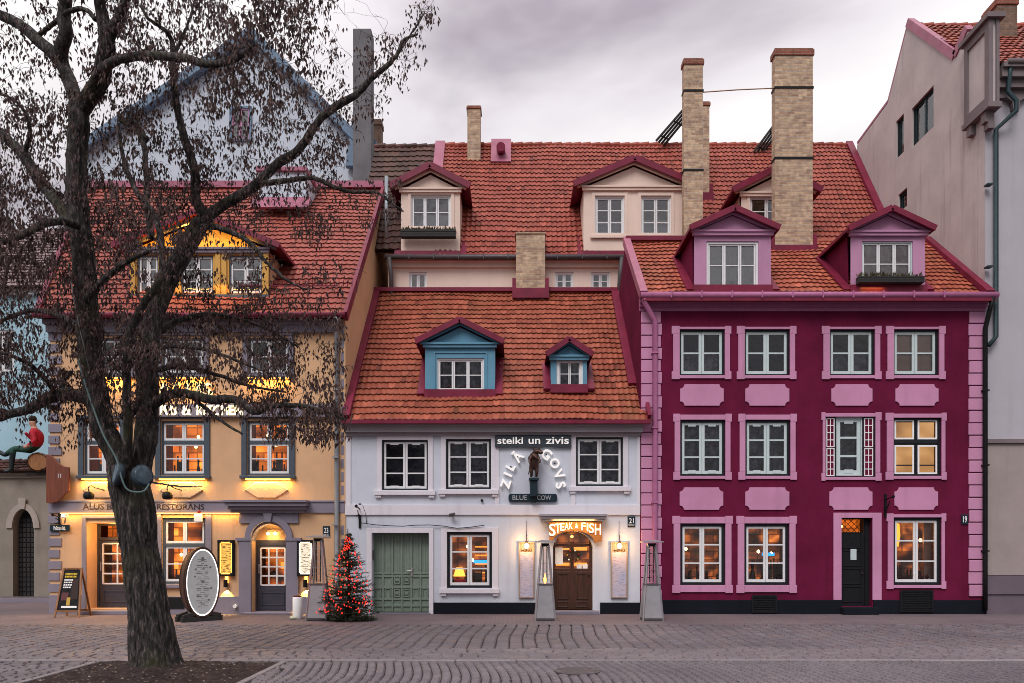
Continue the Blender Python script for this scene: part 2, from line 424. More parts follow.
# ------------------------------------------------------------------ builders for the houses
def wall(mb, x0, x1, z0, z1, y, ops=(), depth=.22):
    """upright sheet in the plane y with real openings and their reveals"""
    xs = sorted({x0, x1, *[a for o in ops for a in o[:2]]}); zs = sorted({z0, z1, *[a for o in ops for a in o[2:4]]})
    xs = [a for a in xs if x0-1e-6 <= a <= x1+1e-6]; zs = [a for a in zs if z0-1e-6 <= a <= z1+1e-6]
    for i in range(len(xs)-1):
        for j in range(len(zs)-1):
            cx, cz = (xs[i]+xs[i+1])/2, (zs[j]+zs[j+1])/2
            if any(o[0] < cx < o[1] and o[2] < cz < o[3] for o in ops): continue
            mb.poly([(xs[i],y,zs[j]), (xs[i+1],y,zs[j]), (xs[i+1],y,zs[j+1]), (xs[i],y,zs[j+1])])
    for o in ops:
        a, b, c, d = o[:4]; e = o[4] if len(o) > 4 else depth
        mb.poly([(a,y,c), (a,y,d), (a,y+e,d), (a,y+e,c)])
        mb.poly([(b,y,d), (b,y,c), (b,y+e,c), (b,y+e,d)])
        mb.poly([(a,y,d), (b,y,d), (b,y+e,d), (a,y+e,d)])
        if c > z0+.02: mb.poly([(a,y+e,c), (b,y+e,c), (b,y,c), (a,y,c)])

def roof(name, par, m, x0, x1, ye, ze, yr, zr, tw=.22, cl=.33, amp=.022, yb=None, zb=None, seed=1, skew=0):
    """interlocking clay tiles on a slope from the eave (ye, ze) up to the ridge (yr, zr); plain tiles down the hidden back"""
    rnd = random.Random(seed); mb = MB(); mb.smooth = True
    L = math.hypot(yr-ye, zr-ze); sy, sz = (yr-ye)/L, (zr-ze)/L; ny, nz = -sz, sy
    sag = lambda u, v: .055*noise.noise(Vector((u*.42, v*.5, seed*3.3)))+.03*noise.noise(Vector((u*1.3, v*1.2, seed*1.7)))
    nc = max(1, round((x1-x0)/tw)); tw = (x1-x0)/nc; nr = max(1, round(L/cl)); cl = L/nr; S = 6
    prof = [math.cos(2*math.pi*k/S) for k in range(S)]
    for j in range(nr):
        lo, hi, rise = [], [], []
        for i in range(nc):
            dj = rnd.uniform(-.005, .005); dn = rnd.uniform(-.004, .006)
            for k in range(S+1 if i == nc-1 else S):
                u = x0+(i+k/S)*tw; h = amp*(.5+.5*prof[k % S])**1.4
                v0, v1 = j*cl+dj-.012, (j+1)*cl+.03
                for lst, v, hh in ((lo, v0, h+.042+dn), (hi, v1, h+.004), (rise, v0+.004, -.01)):
                    hh += sag(u, v); lst.append(mb.vert((u, ye+sy*v+ny*hh, ze+sz*v+nz*hh)))
        lo2 = [mb.vert(mb.v[q]) for q in lo]
        for q in range(len(lo)-1):
            u0, u1 = q/S, (q+1)/S
            if skew and u1*tw < skew*(1-(j+.5)/nr): continue
            mb.smooth = True
            mb.face([lo[q], lo[q+1], hi[q+1], hi[q]], [(u0, j+.02), (u1, j+.02), (u1, j+.98), (u0, j+.98)])
            mb.smooth = False
            mb.face([rise[q], rise[q+1], lo2[q+1], lo2[q]], [(u0, j+.01), (u1, j+.01), (u1, j+.03), (u0, j+.03)])
    # deck under the tiles and the far slope
    def uvq(n): return [(0, 0), (nc, 0), (nc, n), (0, n)]
    mb.poly([(x0+skew, ye+.06, ze-.07), (x1, ye+.06, ze-.07), (x1, yr+.06, zr-.07), (x0, yr+.06, zr-.07)], uvq(nr))
    if yb is not None: mb.poly([(x1, yb, zb), (x0, yb, zb), (x0, yr, zr), (x1, yr, zr)], uvq(nr))
    o = mb.build(name, m, par)
    # ridge caps
    rb = MB(); n = max(1, round((x1-x0)/.36)); w = (x1-x0)/n
    for k in range(n):
        a = x0+k*w; lift = rnd.uniform(-.008, .008)
        rb.tube([(a-.02, yr, zr-.02+lift), (a+w+.02, yr, zr+.01+lift)], [.10, .115], 10)
    rb.build('ridge_tiles', m, o)
    return o

def window(par, r, y, T=None, cols=2, bars=(.5,), fw=.05, frame=None, sash=None, sw=.05, inside='dark', sub=False, transom=None, seed=0, depth=.06, crown=None, bw=None):
    """one window in the opening r: outer frame, sashes with glazing bars, a pane and what is behind it"""
    rnd = random.Random(seed*31+int(abs(r[0])*100)+int(r[2]*37))
    frame, sash = frame or M_dark, sash or M_white
    x0, x1, z0, z1 = r; y += depth; bw = bw or sw*.62
    f = MB(T); f.ring(x0, x1, z0, z1, fw, y-.02, y+.12)
    zt = None
    a0, a1, b0, b1 = x0+fw, x1-fw, z0+fw, z1-fw
    if transom:
        zt = b0+(b1-b0)*transom; f.box(a0, a1, y-.015, y+.11, zt-.045, zt+.045)
    wo = f.build('window_frame' if sub else 'window', frame, par)
    P = par if sub else wo
    s = MB(T)
    def sashes(c0, c1, n, br):
        w = (a1-a0)/n
        for k in range(n):
            l, rr = a0+k*w+.004, a0+(k+1)*w-.004
            s.ring(l, rr, c0, c1, sw, y+.01, y+.06, sw*1.25)
            for t in br:
                zz = c0+(c1-c0)*t; s.box(l+sw, rr-sw, y+.02, y+.055, zz-bw/2, zz+bw/2)
            if crown:
                s.box(l+w*.3, rr-w*.3, y, y+.01, c1-sw*1.5, c1-sw*.4); s.box(l+w*.3, rr-w*.3, y, y+.01, c0+sw*.4, c0+sw*1.5)
    if transom:
        sashes(b0, zt-.045, cols, bars); sashes(zt+.045, b1, cols, ())
    else: sashes(b0, b1, cols, bars)
    s.build('window_sash' if sub else 'sash', sash, P)
    g = MB(T); t1, t2 = rnd.uniform(-.006, .006), rnd.uniform(-.006, .006)
    g.poly([(a0+.01, y+.036+t1, b0+.01), (a1-.01, y+.036-t1, b0+.01), (a1-.01, y+.036+t2, b1-.01), (a0+.01, y+.036-t2, b1-.01)])
    g.build('window_pane' if sub else 'pane', M_coated if z0 > 7 else M_glass, P)
    lit = inside in ('warm', 'warm2', 'orange', 'cloth', 'shop', 'grid')
    rm = MB(T); dp = .55 if inside != 'cloth' else .16
    yb = y+.12+dp
    rm.poly([(x0,y+.121,z0), (x0,yb,z0), (x0,yb,z1), (x0,y+.121,z1)]); rm.poly([(x1,yb,z0), (x1,y+.121,z0), (x1,y+.121,z1), (x1,yb,z1)])
    rm.poly([(x0,yb,z1), (x1,yb,z1), (x1,y+.121,z1), (x0,y+.121,z1)]); rm.poly([(x0,y+.121,z0), (x1,y+.121,z0), (x1,yb,z0), (x0,yb,z0)])
    rm.cur = 1; rm.poly([(x0,yb,z0), (x1,yb,z0), (x1,yb,z1), (x0,yb,z1)])
    backm = {'warm': M_warm, 'warm2': M_warm2, 'orange': M_orangeroom, 'cloth': M_warmcloth, 'shop': M_warm2, 'grid': M_warm2}.get(inside, M_room)
    rm.build('room', [M_roomwarm if lit else M_room, backm], P)
    def drape(l, rr, m, c0=z0, c1=z1, yy=None, waves=9, amp=.02, nm='curtain'):
        cm = MB(T); cm.smooth = True; yy = yy or y+.17; n = 40; ph = rnd.uniform(0, 6)
        top = [cm.vert((l+(rr-l)*k/n, yy+amp*math.sin(ph+k/n*waves*6.28), c1)) for k in range(n+1)]
        bot = [cm.vert((l+(rr-l)*k/n, yy+1.3*amp*math.sin(ph+.4+k/n*waves*6.28), c0)) for k in range(n+1)]
        for k in range(n): cm.face([bot[k], bot[k+1], top[k+1], top[k]])
        cm.build(nm, m, P)
    w = x1-x0
    if inside == 'net': drape(x0+.02, x1-.02, M_greycurtain, waves=3, amp=.05, yy=y+.21)
    elif inside == 'white': drape(x0+.05, x1-.05, M_curtain, waves=7, yy=y+.095, amp=.012)
    elif inside == 'half':
        drape(x0+.02, x1-.02, M_curtain, waves=8, c1=z0+(z1-z0)*rnd.uniform(.3, .5), nm='cafe_curtain')
    elif inside == 'halfnet': drape(x0+.02, x1-.02, M_greycurtain, waves=3, amp=.05, yy=y+.21, c1=z0+(z1-z0)*.52)
    elif inside == 'sides':
        drape(x0+.02, x0+w*.22, M_curtain, waves=3); drape(x1-w*.22, x1-.02, M_curtain, waves=3)
    elif inside == 'peach': drape(x0+.05, x1-.05, M_peach, waves=4, amp=.012, yy=y+.095)
    if lit and inside not in ('cloth',):
        sl = MB(T)
        for q in range(5):
            fx = x0+w*(.08+.2*q)+rnd.uniform(-.05, .05); fh = (z1-z0)*rnd.uniform(.10, .34); fw_ = rnd.uniform(.05, .13); yy = y+rnd.uniform(.2, .45)
            if rnd.random() < .5: sl.box(fx-fw_, fx+fw_, yy, yy+.05, z0, z0+fh); sl.box(fx-fw_, fx-fw_+.03, yy+.001, yy+.049, z0+fh, z0+fh+.16); sl.box(fx+fw_-.03, fx+fw_, yy+.001, yy+.049, z0+fh, z0+fh+.16)
            else: sl.lathe((fx, yy, z0), [(fw_*.7, 0), (fw_*.8, fh*.5), (fw_*.35, fh*.75), (fw_*.55, fh), (fw_*.2, fh*1.2)], 9)
        sl.build('furniture', M_brown, P)
        bl = MB(T)
        for q in range(2):
            bx, bz = x0+w*rnd.uniform(.2, .8), z0+(z1-z0)*rnd.uniform(.4, .8)
            bl.lathe((bx, y+.38, bz), [(.004,-.05), (.032,-.035), (.045,0), (.032,.035), (.004,.05)], 10)
        bl.build('pendant_bulb', M_bulb, P)
    return wo

def pipe(name, par, pts, m, r=.055, brackets=()):
    b = MB(); b.smooth = True; b.tube(pts, r, 12); b.smooth = False
    for z in brackets: b.box(pts[-1][0]-r*1.25, pts[-1][0]+r*1.25, pts[-1][1]-r*1.25, pts[-1][1]+r*1.6, z-.02, z+.02)
    return b.build(name, m, par)
def gutter(par, x0, x1, y, z, m, r=.075):
    b = MB(); b.smooth = True
    for x in (x0, ): b.tube([(x0, y, z), (x1, y, z)], r, 12)
    b.smooth = False
    n = int((x1-x0)/.8)
    for k in range(1, n): b.box(x0+k*.8-.015, x0+k*.8+.015, y-r*1.15, y+r*1.15, z-r*1.1, z+r*1.1)
    return b.build('gutter', m, par)
def verge(par, x, ye, ze, yr, zr, m, w=.16, h=.16, name='verge_flashing', lift=.05):
    b = MB(); b.bar((x, ye, ze+lift), (x, yr, zr+lift), w, h); return b.build(name, m, par)

def dormer(par, x0, x1, zb, ze, za, y, depth, wm, rm, wins, over=.2, front=.22, th=.09, cheek=None, trim=None, apron=None, slope=1.0, wk={}, ped=None, edge=.15, cheekm=None):
    """gabled dormer: front with its window openings, pediment, cheeks and a two-sided sheet roof that runs back into the slope"""
    cx = (x0+x1)/2
    b = MB()
    wall(b, x0, x1, zb, ze, y, wins, .2)
    d = b.build('dormer', wm, par)
    pm = MB(); g = (za-ze)/((x1-x0)/2+over)
    pm.prism([(x0, ze), (x1, ze), (cx, ze+g*(x1-x0)/2)], y, y+.2)
    pm.build('pediment', ped or wm, d)
    tb = MB()
    tb.box(x0-.05, x1+.05, y-.09, y-.003, ze-.10, ze+.02)
    tb.box(x0-.08, x1+.08, y-.13, y-.091, ze-.02, ze+.035)
    for s_ in (-1, 1):    # raking moulding
        e0 = Vector((cx+s_*((x1-x0)/2+over*.6), y-.05, ze+.02)); e1 = Vector((cx, y-.05, ze+.02+g*((x1-x0)/2+over*.6)))
        tb.bar(e0, e1, .09, .08, up=(0, 0, 1))
    tb.build('cornice', trim or wm, d)
    ck = MB(); h0 = zb-.1
    for xx in (x0, x1):
        ck.box(xx-.035 if xx == x1 else xx, xx if xx == x1 else xx+.035, y+.21, y+depth, h0, ze)
    ck.box(x0+.036, x1-.036, y+depth-.1, y+depth, h0, ze)
    ck.build('cheek', cheekm or wm, d)
    rb = MB(); hw = (x1-x0)/2+over; ea = ze-.01
    for s_ in (-1, 1):
        pts = [(cx, y-front, za), (cx+s_*hw, y-front, ea), (cx+s_*hw, y+depth, ea), (cx, y+depth, za)]
        lo = [rb.vert(p) for p in pts]; up = [rb.vert((p[0], p[1], p[2]+th)) for p in pts]
        if s_ < 0: lo, up = lo[::-1], up[::-1]
        rb.face(lo); rb.face(up[::-1])
        for k in range(4): rb.face([lo[(k+1) % 4], lo[k], up[k], up[(k+1) % 4]])
        rb.bar((cx+s_*hw, y-front-.012, ea+th*.4), (cx, y-front-.012, za+th*.4), .05, edge, up=(0,0,1))
    rb.build('dormer_roof', rm, d)
    if apron:
        ab = MB()
        ab.box(x0-.02, x1+.02, y-.09, y-.004, zb-.06, zb+.17)
        for s_, xx in ((-1, x0), (1, x1)):
            L = (ze-zb)/slope
            ab.bar((xx+s_*.10, y-.06, zb+.02), (xx+s_*.10, y+L, zb+.02+L*slope), .22, .09, up=(0,0,1))
        ab.build('flashing', apron, d)
    for k, w in enumerate(wins): window(d, w[:4], y, **{**dict(sub=True, seed=k+int(cx*10)), **wk})
    return d

def chimney(par, x0, x1, y0, y1, z0, z1, m, capm=None, cap=.14, bands=(), base=None):
    b = MB(); b.box(x0, x1, y0, y1, z0, z1-cap)
    o = b.build('chimney', m, par, bevel=.008)
    if cap:
        c = MB(); c.box(x0-.035, x1+.035, y0-.035, y1+.035, z1-cap, z1-.05); c.box(x0-.01, x1+.01, y0-.01, y1+.01, z1-.05, z1)
        c.build('chimney_cap', capm or M_bricktop, o, bevel=.01)
    for z in bands:
        s = MB(); s.ring(x0-.02, x1+.02, 0, 1, .02, y0, y1) if False else None
        s.box(x0-.02, x1+.02, y0-.02, y0-.004, z-.03, z+.03); s.box(x0-.02, x0-.004, y0, y1, z-.03, z+.03); s.box(x1+.004, x1+.02, y0, y1, z-.03, z+.03)
        s.build('iron_band', M_iron, o)
    if base:
        s = MB(); s.box(x0-.12, x1+.12, y0-.10, y0-.005, base-.22, base+.10); s.box(x0-.12, x0-.005, y0-.005, y1, base-.2, base+.45); s.box(x1+.005, x1+.12, y0-.005, y1, base-.2, base+.45)
        s.build('chimney_flashing', M_burgmetal, o)
    return o

def fontmesh(s, bold=.0, ext=.02, shear=0, space=1.0, res=3):
    cu = bpy.data.curves.new('lettering', 'FONT'); cu.body = s; cu.size = 1; cu.extrude = ext; cu.offset = bold; cu.shear = shear
    cu.space_character = space; cu.resolution_u = res
    o = bpy.data.objects.new('lettering', cu); col.objects.link(o)
    dg = bpy.context.evaluated_depsgraph_get()
    me = bpy.data.meshes.new_from_object(o.evaluated_get(dg))
    v = [p.co.copy() for p in me.vertices]; f = [list(p.vertices) for p in me.polygons]
    bpy.data.objects.remove(o); bpy.data.curves.remove(cu); bpy.data.meshes.remove(me)
    return v, f
def letters(mb, s, x0, x1, z0, z1, y, bold=.0, ext=.02, rot=0, keep=False, shear=0, space=1.0):
    """flat lettering that fills the box x0..x1, z0..z1 on the plane y, facing the square"""
    v, f = fontmesh(s, bold, ext, shear, space)
    ax, bx = min(p.x for p in v), max(p.x for p in v); ay, by = min(p.y for p in v), max(p.y for p in v)
    kx, kz = (x1-x0)/(bx-ax), (z1-z0)/(by-ay)
    if keep: kx = kz = min(kx, kz)
    cx, cz = (x0+x1)/2, (z0+z1)/2; ca, sa = math.cos(rot), math.sin(rot); ids = []
    for p in v:
        u, w = (p.x-(ax+bx)/2)*kx, (p.y-(ay+by)/2)*kz
        ids.append(mb.vert((cx+u*ca-w*sa, y-p.z, cz+u*sa+w*ca)))
    for q in f: mb.face([ids[k] for k in q])
# ------------------------------------------------------------------ the ground
def stone_mat(name, cs, rough=.7, wear=.4):
    m, nt, b = new_mat(name); uv = uvc(nt); v = objc(nt)
    w_ = node(nt, 'ShaderNodeTexWhiteNoise', noise_dimensions='2D')
    fl = node(nt, 'ShaderNodeVectorMath', operation='FLOOR'); nt.links.new(uv, fl.inputs[0]); nt.links.new(fl.outputs[0], w_.inputs['Vector'])
    base = ramp(nt, w_.outputs['Value'], [(k/(len(cs)-1), c) for k, c in enumerate(cs)])
    big = ramp(nt, noise_t(nt, v, .35, 5, .6), [(.35, (.72,.72,.74)), (.65, (1.1,1.08,1.08))])
    base = mixc(nt, 1, base, big, 'MULTIPLY')
    base = mixc(nt, wear, base, ramp(nt, noise_t(nt, v, 40, 3), [(.3, (.55,.55,.55)), (.7, (1.2,1.2,1.2))]), 'MULTIPLY')
    nt.links.new(base, b.inputs['Base Color'])
    nt.links.new(ramp(nt, noise_t(nt, v, 1.6, 4), [(.3, (rough*.7,)*3), (.7, (min(1, rough*1.2),)*3)]), b.inputs['Roughness'])
    bump(nt, b, noise_t(nt, v, 55, 4), .5, .01)
    return m
M_sett = stone_mat('granite_setts', [(.120,.105,.118), (.150,.128,.140), (.160,.120,.124), (.135,.118,.136), (.172,.148,.160)])
M_sett2 = stone_mat('worn_grey_setts', [(.140,.122,.136), (.160,.140,.156), (.150,.126,.137), (.176,.153,.167)])
def paver_mat(name, c1, c2, mort, w, h, rough=.7):
    m, nt, b = new_mat(name); v = objc(nt); t = node(nt, 'ShaderNodeTexBrick'); nt.links.new(v, t.inputs['Vector'])
    t.inputs['Scale'].default_value = 1; t.inputs['Brick Width'].default_value = w; t.inputs['Row Height'].default_value = h; t.inputs['Mortar Size'].default_value = .007
    t.inputs['Color1'].default_value = (*c1, 1); t.inputs['Color2'].default_value = (*c2, 1); t.inputs['Mortar'].default_value = (*mort, 1)
    big = ramp(nt, noise_t(nt, v, .4, 6, .65), [(.3, (.68,.68,.7)), (.7, (1.15,1.12,1.12))])
    c = mixc(nt, 1, t.outputs['Color'], big, 'MULTIPLY')
    c = mixc(nt, .5, c, ramp(nt, noise_t(nt, v, 26, 4), [(.3, (.6,.6,.6)), (.7, (1.2,1.2,1.2))]), 'MULTIPLY')
    nt.links.new(c, b.inputs['Base Color']); b.inputs['Roughness'].default_value = rough
    inv = node(nt, 'ShaderNodeMath', operation='SUBTRACT'); inv.inputs[0].default_value = 1; nt.links.new(t.outputs['Fac'], inv.inputs[1])
    bump(nt, b, inv.outputs[0], .5, .012); return m
M_side = paver_mat('mauve_pavers', (.205,.158,.168), (.165,.132,.144), (.08,.062,.068), .21, .105)
M_strip = paver_mat('smooth_pale_pavers', (.205,.170,.188), (.165,.138,.152), (.095,.08,.088), .30, .15, .6)
M_ground = paver_mat('ground_pavers', (.14,.115,.12), (.12,.095,.10), (.05,.04,.04), .2, .1)
M_joint = plaster('sandy_joints', (.040,.034,.036), var=.3, bmp=.5)
def sheet(name, x0, x1, y0, y1, z, m):
    b = MB(); b.poly([(x0,y0,z), (x1,y0,z), (x1,y1,z), (x0,y1,z)]); return b.build(name, m, kind='structure')
def stones(name, x0, x1, y0, y1, sx, sy, m, z, shape=lambda x: 0, skip=None, seed=1, gap=.014, swap=False):
    rnd = random.Random(seed); mb = MB(); ny = int((y1-y0)/sy)+2; nx = int((x1-x0)/sx)+1
    for j in range(-3, ny):
        off = rnd.uniform(0, sx); x = x0-off
        i = 0
        while x < x1:
            w = sx*rnd.uniform(.78, 1.22); cx = x+w/2; yy = y0+j*sy+shape(cx); i += 1
            sl = (shape(cx+.05)-shape(cx-.05))/.1
            if y0-sy*.2 <= yy and yy+sy <= y1+sy*.3 and x+w > x0 and not (skip and (skip(yy+sy/2, cx) if swap else skip(cx, yy+sy/2))):
                hh = z+rnd.uniform(-.008, .008); tx, ty = rnd.uniform(-.02, .02), rnd.uniform(-.025, .025)
                g = gap/2; c = min(.024, sy*.17); jx = rnd.uniform(-.006, .006)
                q = []
                for (a, bb, inset, zz) in ((0,0,g,-.035), (1,0,g,-.035), (1,1,g,-.035), (0,1,g,-.035), (0,0,g+c,0), (1,0,g+c,0), (1,1,g+c,0), (0,1,g+c,0)):
                    px = x+(inset if a == 0 else w-inset)+jx; py = yy+(inset if bb == 0 else sy-inset)
                    zt = hh+zz+((px-cx)*tx+(py-yy-sy/2)*ty if zz == 0 else 0)
                    q.append(mb.vert((py+sl*(px-cx), px, zt) if swap else (px, py+sl*(px-cx), zt)))
                uv = [(i+.5, j+.5)]*4
                for f in ((4,5,6,7), (0,1,5,4), (1,2,6,5), (2,3,7,6), (3,0,4,7)): mb.face([q[k] for k in f], uv)
            x += w
    return mb.build(name, m, kind='structure')
PIT = (-6.40, -3.52, 9.05, 11.85)
in_pit = lambda x, y: PIT[0]-.02 < x < PIT[1]+.02 and PIT[2]-.05 < y < PIT[3]+.02
sheet('ground', -500, 500, -60, 900, -.055, M_ground)
sheet('sidewalk', -60, 60, 17.55, 60, 0, M_side)
sheet('road_bed', -40, 40, 13.4, 17.55, -.034, M_joint)
stones('cobbled_road', 13.42, 17.55, -15, 15, .17, .25, M_sett, .0, lambda y: .03*math.sin(y*1.5+.6)+.04*(y-15.5), seed=3, gap=.012, swap=True)
sheet('paving_strip_bed', -40, 40, 11.9, 13.4, -.034, M_joint)
M_slab = stone_mat('smooth_paving_blocks', [(.158,.134,.148), (.176,.150,.163), (.168,.138,.148), (.186,.160,.172)], .6)
stones('paving_strip', -15, 15, 11.93, 13.36, .29, .158, M_slab, .0, seed=9, gap=.012)
sheet('plaza_bed', -40, 40, 4, 11.88, -.034, M_joint)
arc = lambda x: .30*(1-((x % 1.9)/.95-1)**2)
stones('plaza_paving', 8.6, 11.78, PIT[1]+.1, 9.5, .12, .135, M_sett2, 0, lambda y: .17*math.sin((y-8.6)*1.05), seed=5, gap=.010, swap=True)
def left_skip(x, y): return in_pit(x, y)
stones('plaza_paving', -10.5, PIT[1]+.1, 8.6, 11.8, .21, .125, M_sett2, 0, lambda x: .16*math.sin(x*.75), left_skip, seed=6, gap=.018)
kb = MB(); rk = random.Random(2)
x = -16
while x < 16:
    w = rk.uniform(.85, 1.15); kb.box(x+.006, x+w-.006, 11.80, 11.91, -.05, .014+rk.uniform(-.003, .004)); x += w
for (a, b_) in ((PIT[0], -1), (PIT[1], 1)):
    y = 8.4
    while y < 11.75:
        kb.box(a-.05, a+.05, y+.004, min(y+.9, 11.79), -.05, .012); y += .9
kb.build('kerb', paver_mat('kerb_granite', (.25,.22,.23), (.21,.19,.20), (.1,.1,.1), 3.1, .9), kind='structure', bevel=.012)
mc = MB(); mc.smooth = False
mc.lathe((.93, 10.84, -.02), [(.33, 0), (.33, .026), (.29, .028), (.285, .021), (.25, .021), (.245, .027), (.02, .027)], 32)
tag(mc.build('manhole_cover', paint('cast_iron', (.10,.085,.09), rough=.6, metal=.2)), 'round dark iron manhole cover set in the grey fan pattern paving', 'manhole cover')

# ------------------------------------------------------------------ yellow house
yh = thing('town_house', 'ochre yellow house with blue grey stone bands and gold gabled dormer, behind the bare tree', 'house', (-8.5, D, 0))
XL, XR = X(50), X(345); ZE = Z(319)
P = [(x, 338, 373) for x in (115, 182, 267)]
w3 = [R(a, b, 338, 374) for a, b in ((97, 131), (162, 204), (248, 289))]
w2 = [R(a, b, 421, 475) for a, b in ((84, 121), (161, 205), (247, 290))]
w1 = [R(162, 206, 518, 584)]
dA = (*R(87, 128, 523, 609)[:2], Z(609), Z(523), .55)
dB = (*R(252, 287, 524, 613)[:2], .03, Z(524), .34)
b = MB(); wall(b, XL, XR, 0, ZE, D, [*w3, *w2, *w1, dA, dB], .2)
b.poly([(XR, D, 0), (XR, 26.2, 0), (XR, 26.2, 14.2), (XR, D, ZE)])
XLR = X(86, 26.2)
b.poly([(XLR, 26.2, 0), (XL, D, 0), (XL, D, ZE), (XLR, 26.2, 14.2)])
b.poly([(XR, 31.5, 0), (XLR, 31.5, 0), (XLR, 31.5, 7.9), (XR, 31.5, 7.9)])
b.poly([(XR, 26.2, 0), (XR, 31.5, 0), (XR, 31.5, 7.9), (XR, 26.2, 14.2)]); b.poly([(XLR, 31.5, 0), (XLR, 26.2, 0), (XLR, 26.2, 14.2), (XLR, 31.5, 7.9)])
o = b.build('wall', M_ochre, yh)
s = MB(); s.poly([(XR+.004, D+.01, 0), (XR+.004, 26.2, 0), (XR+.004, 26.2, 14.1), (XR+.004, D+.01, ZE)]); s.build('side_render', M_tan, o)
t = MB()   # stone band, cornice, plinth
t.box(XL-.03, XR, D-.05, D-.002, Z(513), Z(501)); t.box(XL-.03, XR, D-.075, D-.051, Z(502.5), Z(500.5))
t.box(XL, X(82.8), D-.05, D-.002, 0, Z(595)); t.box(X(130), X(240), D-.095, D-.002, 0, Z(596.5)); t.box(X(299), XR, D-.095, D-.002, 0, Z(596.5))
t.box(X(158), X(212), D-.03, D-.002, Z(416), Z(404)) ; t.box(X(62), X(345), D-.03, D-.003, Z(417.5), Z(404.5)) if False else None
t.build('stone_band', M_bluegrey, yh, bevel=.006)
t = MB(); t.box(XL-.05, X(338), D-.12, D-.002, Z(333), Z(326)); t.box(XL-.08, X(338), D-.22, D-.002, Z(326), ZE); t.build('cornice', M_bluegrey, yh)
q = MB()
for k in range(24):
    z0 = Z(592-k*11.4)
    if z0 < Z(515) or z0 > Z(497): q.box(XL-.03, X(60 if k % 2 else 62), D-.035, D-.002, z0, z0+.22)
q.build('quoins', M_bluegrey, yh, bevel=.006); q = MB()
for k in range(14):
    z0 = Z(598-k*11.4-18)
    if z0 < Z(515) or z0 > Z(499): q.box(XL-.03, XL-.002, D-.03, D+.4, z0, z0+.2)
q.build('quoins', M_bluegrey, yh, bevel=.006)
q = MB(); q.box(X(340.5), XR+.02, D-.035, D-.002, Z(592), Z(326)); q.build('corner_pilaster', M_tan, yh)
q = MB()
for k in range(20):
    z0 = Z(588-k*13.3)
    if Z(515) < z0+.2 and z0 < Z(498): continue
    q.box(X(341.3), XR-.02, D-.045, D-.036, z0, z0+.25)
q.build('corner_panels', M_bluegrey, yh)
for k, r in enumerate(w3): window(yh, r, D, cols=2, bars=(.5,), frame=M_slate, inside='white' if k == 1 else 'half', seed=k)
kinds = ('warm', 'orange', 'orange')
for k, r in enumerate(w2): window(yh, r, D, cols=2, bars=(.5,), frame=M_slate, inside='orange', transom=.62, seed=10+k, fw=.045)
window(yh, w1[0], D, cols=2, bars=(.5,), frame=M_slate, inside='warm', transom=.60, seed=21, fw=.07)
for r in (*w2, *w3):
    s = MB(); ht = r[3]-r[2]
    s.box(r[0]-.14, r[0]-.002, D-.05, D-.002, r[2]-.10, r[3]+.06); s.box(r[1]+.002, r[1]+.14, D-.05, D-.002, r[2]-.10, r[3]+.06)
    s.box(r[0]-.16, r[1]+.16, D-.07, D-.002, r[3]+.061, r[3]+.14); s.box(r[0]-.17, r[1]+.17, D-.11, D-.002, r[2]-.10, r[2]-.02)
    s.build('window_surround', M_slate if r in w2 else M_bluegrey, yh, bevel=.006)
r = w1[0]; s = MB()
s.box(r[0]-.16, r[0]-.002, D-.05, D-.002, r[2], r[3]+.10); s.box(r[1]+.002, r[1]+.16, D-.05, D-.002, r[2], r[3]+.10)
s.box(r[0]-.16, r[1]+.16, D-.06, D-.002, r[3]+.101, r[3]+.2); s.box(r[0]-.2, r[1]+.2, D-.1, D-.002, r[2]-.10, r[2]-.01); s.build('window_surround', M_bluegrey, yh, bevel=.006)
M_tanplaque = plaster('pale_tan_plaque', (.62, .44, .30))
def lozenge(px0, px1, pt, pb):
    x0, x1, z0, z1 = R(px0, px1, pt, pb); cz = (z0+z1)/2; w = x1-x0
    s = MB(); s.prism([(x0, cz), (x0+w*.18, z0+.08), (x0+w*.30, z0), (x1-w*.30, z0), (x1-w*.18, z0+.08), (x1, cz), (x1-w*.18, z1-.06), (x1-w*.25, z1), (x0+w*.25, z1), (x0+w*.18, z1-.06)], D-.055, D-.002)
    s.build('plaque', M_tanplaque, yh, bevel=.02)
for a in ((83, 123), (160, 204), (245, 289)): lozenge(*a, 482, 498)
for k, r in enumerate((*w2, *w3)):     # light strips tucked under the sills
    s = MB(); s.box(r[0]-.02, r[1]+.02, D-.085, D-.045, r[2]-.135, r[2]-.105)
    o = s.build('sill_light', M_ledstrip, yh)
    lamp(o, 'AREA', ((r[0]+r[1])/2, D-.09, r[2]-.15), 21 if k < 3 else 11, (1, .52, .09), shape='RECTANGLE', size=r[1]-r[0], size_y=.05)
s = MB(); s.box(X(62), X(240), D-.09, D-.055, Z(513.9), Z(513.1)); o = s.build('band_light', M_ledstrip, yh)
for (a, c) in ((62, 150), (150, 240)): lamp(o, 'AREA', ((X(a)+X(c))/2, D-.09, Z(514.4)), 9, (1, .52, .12), shape='RECTANGLE', size=X(c)-X(a), size_y=.04)
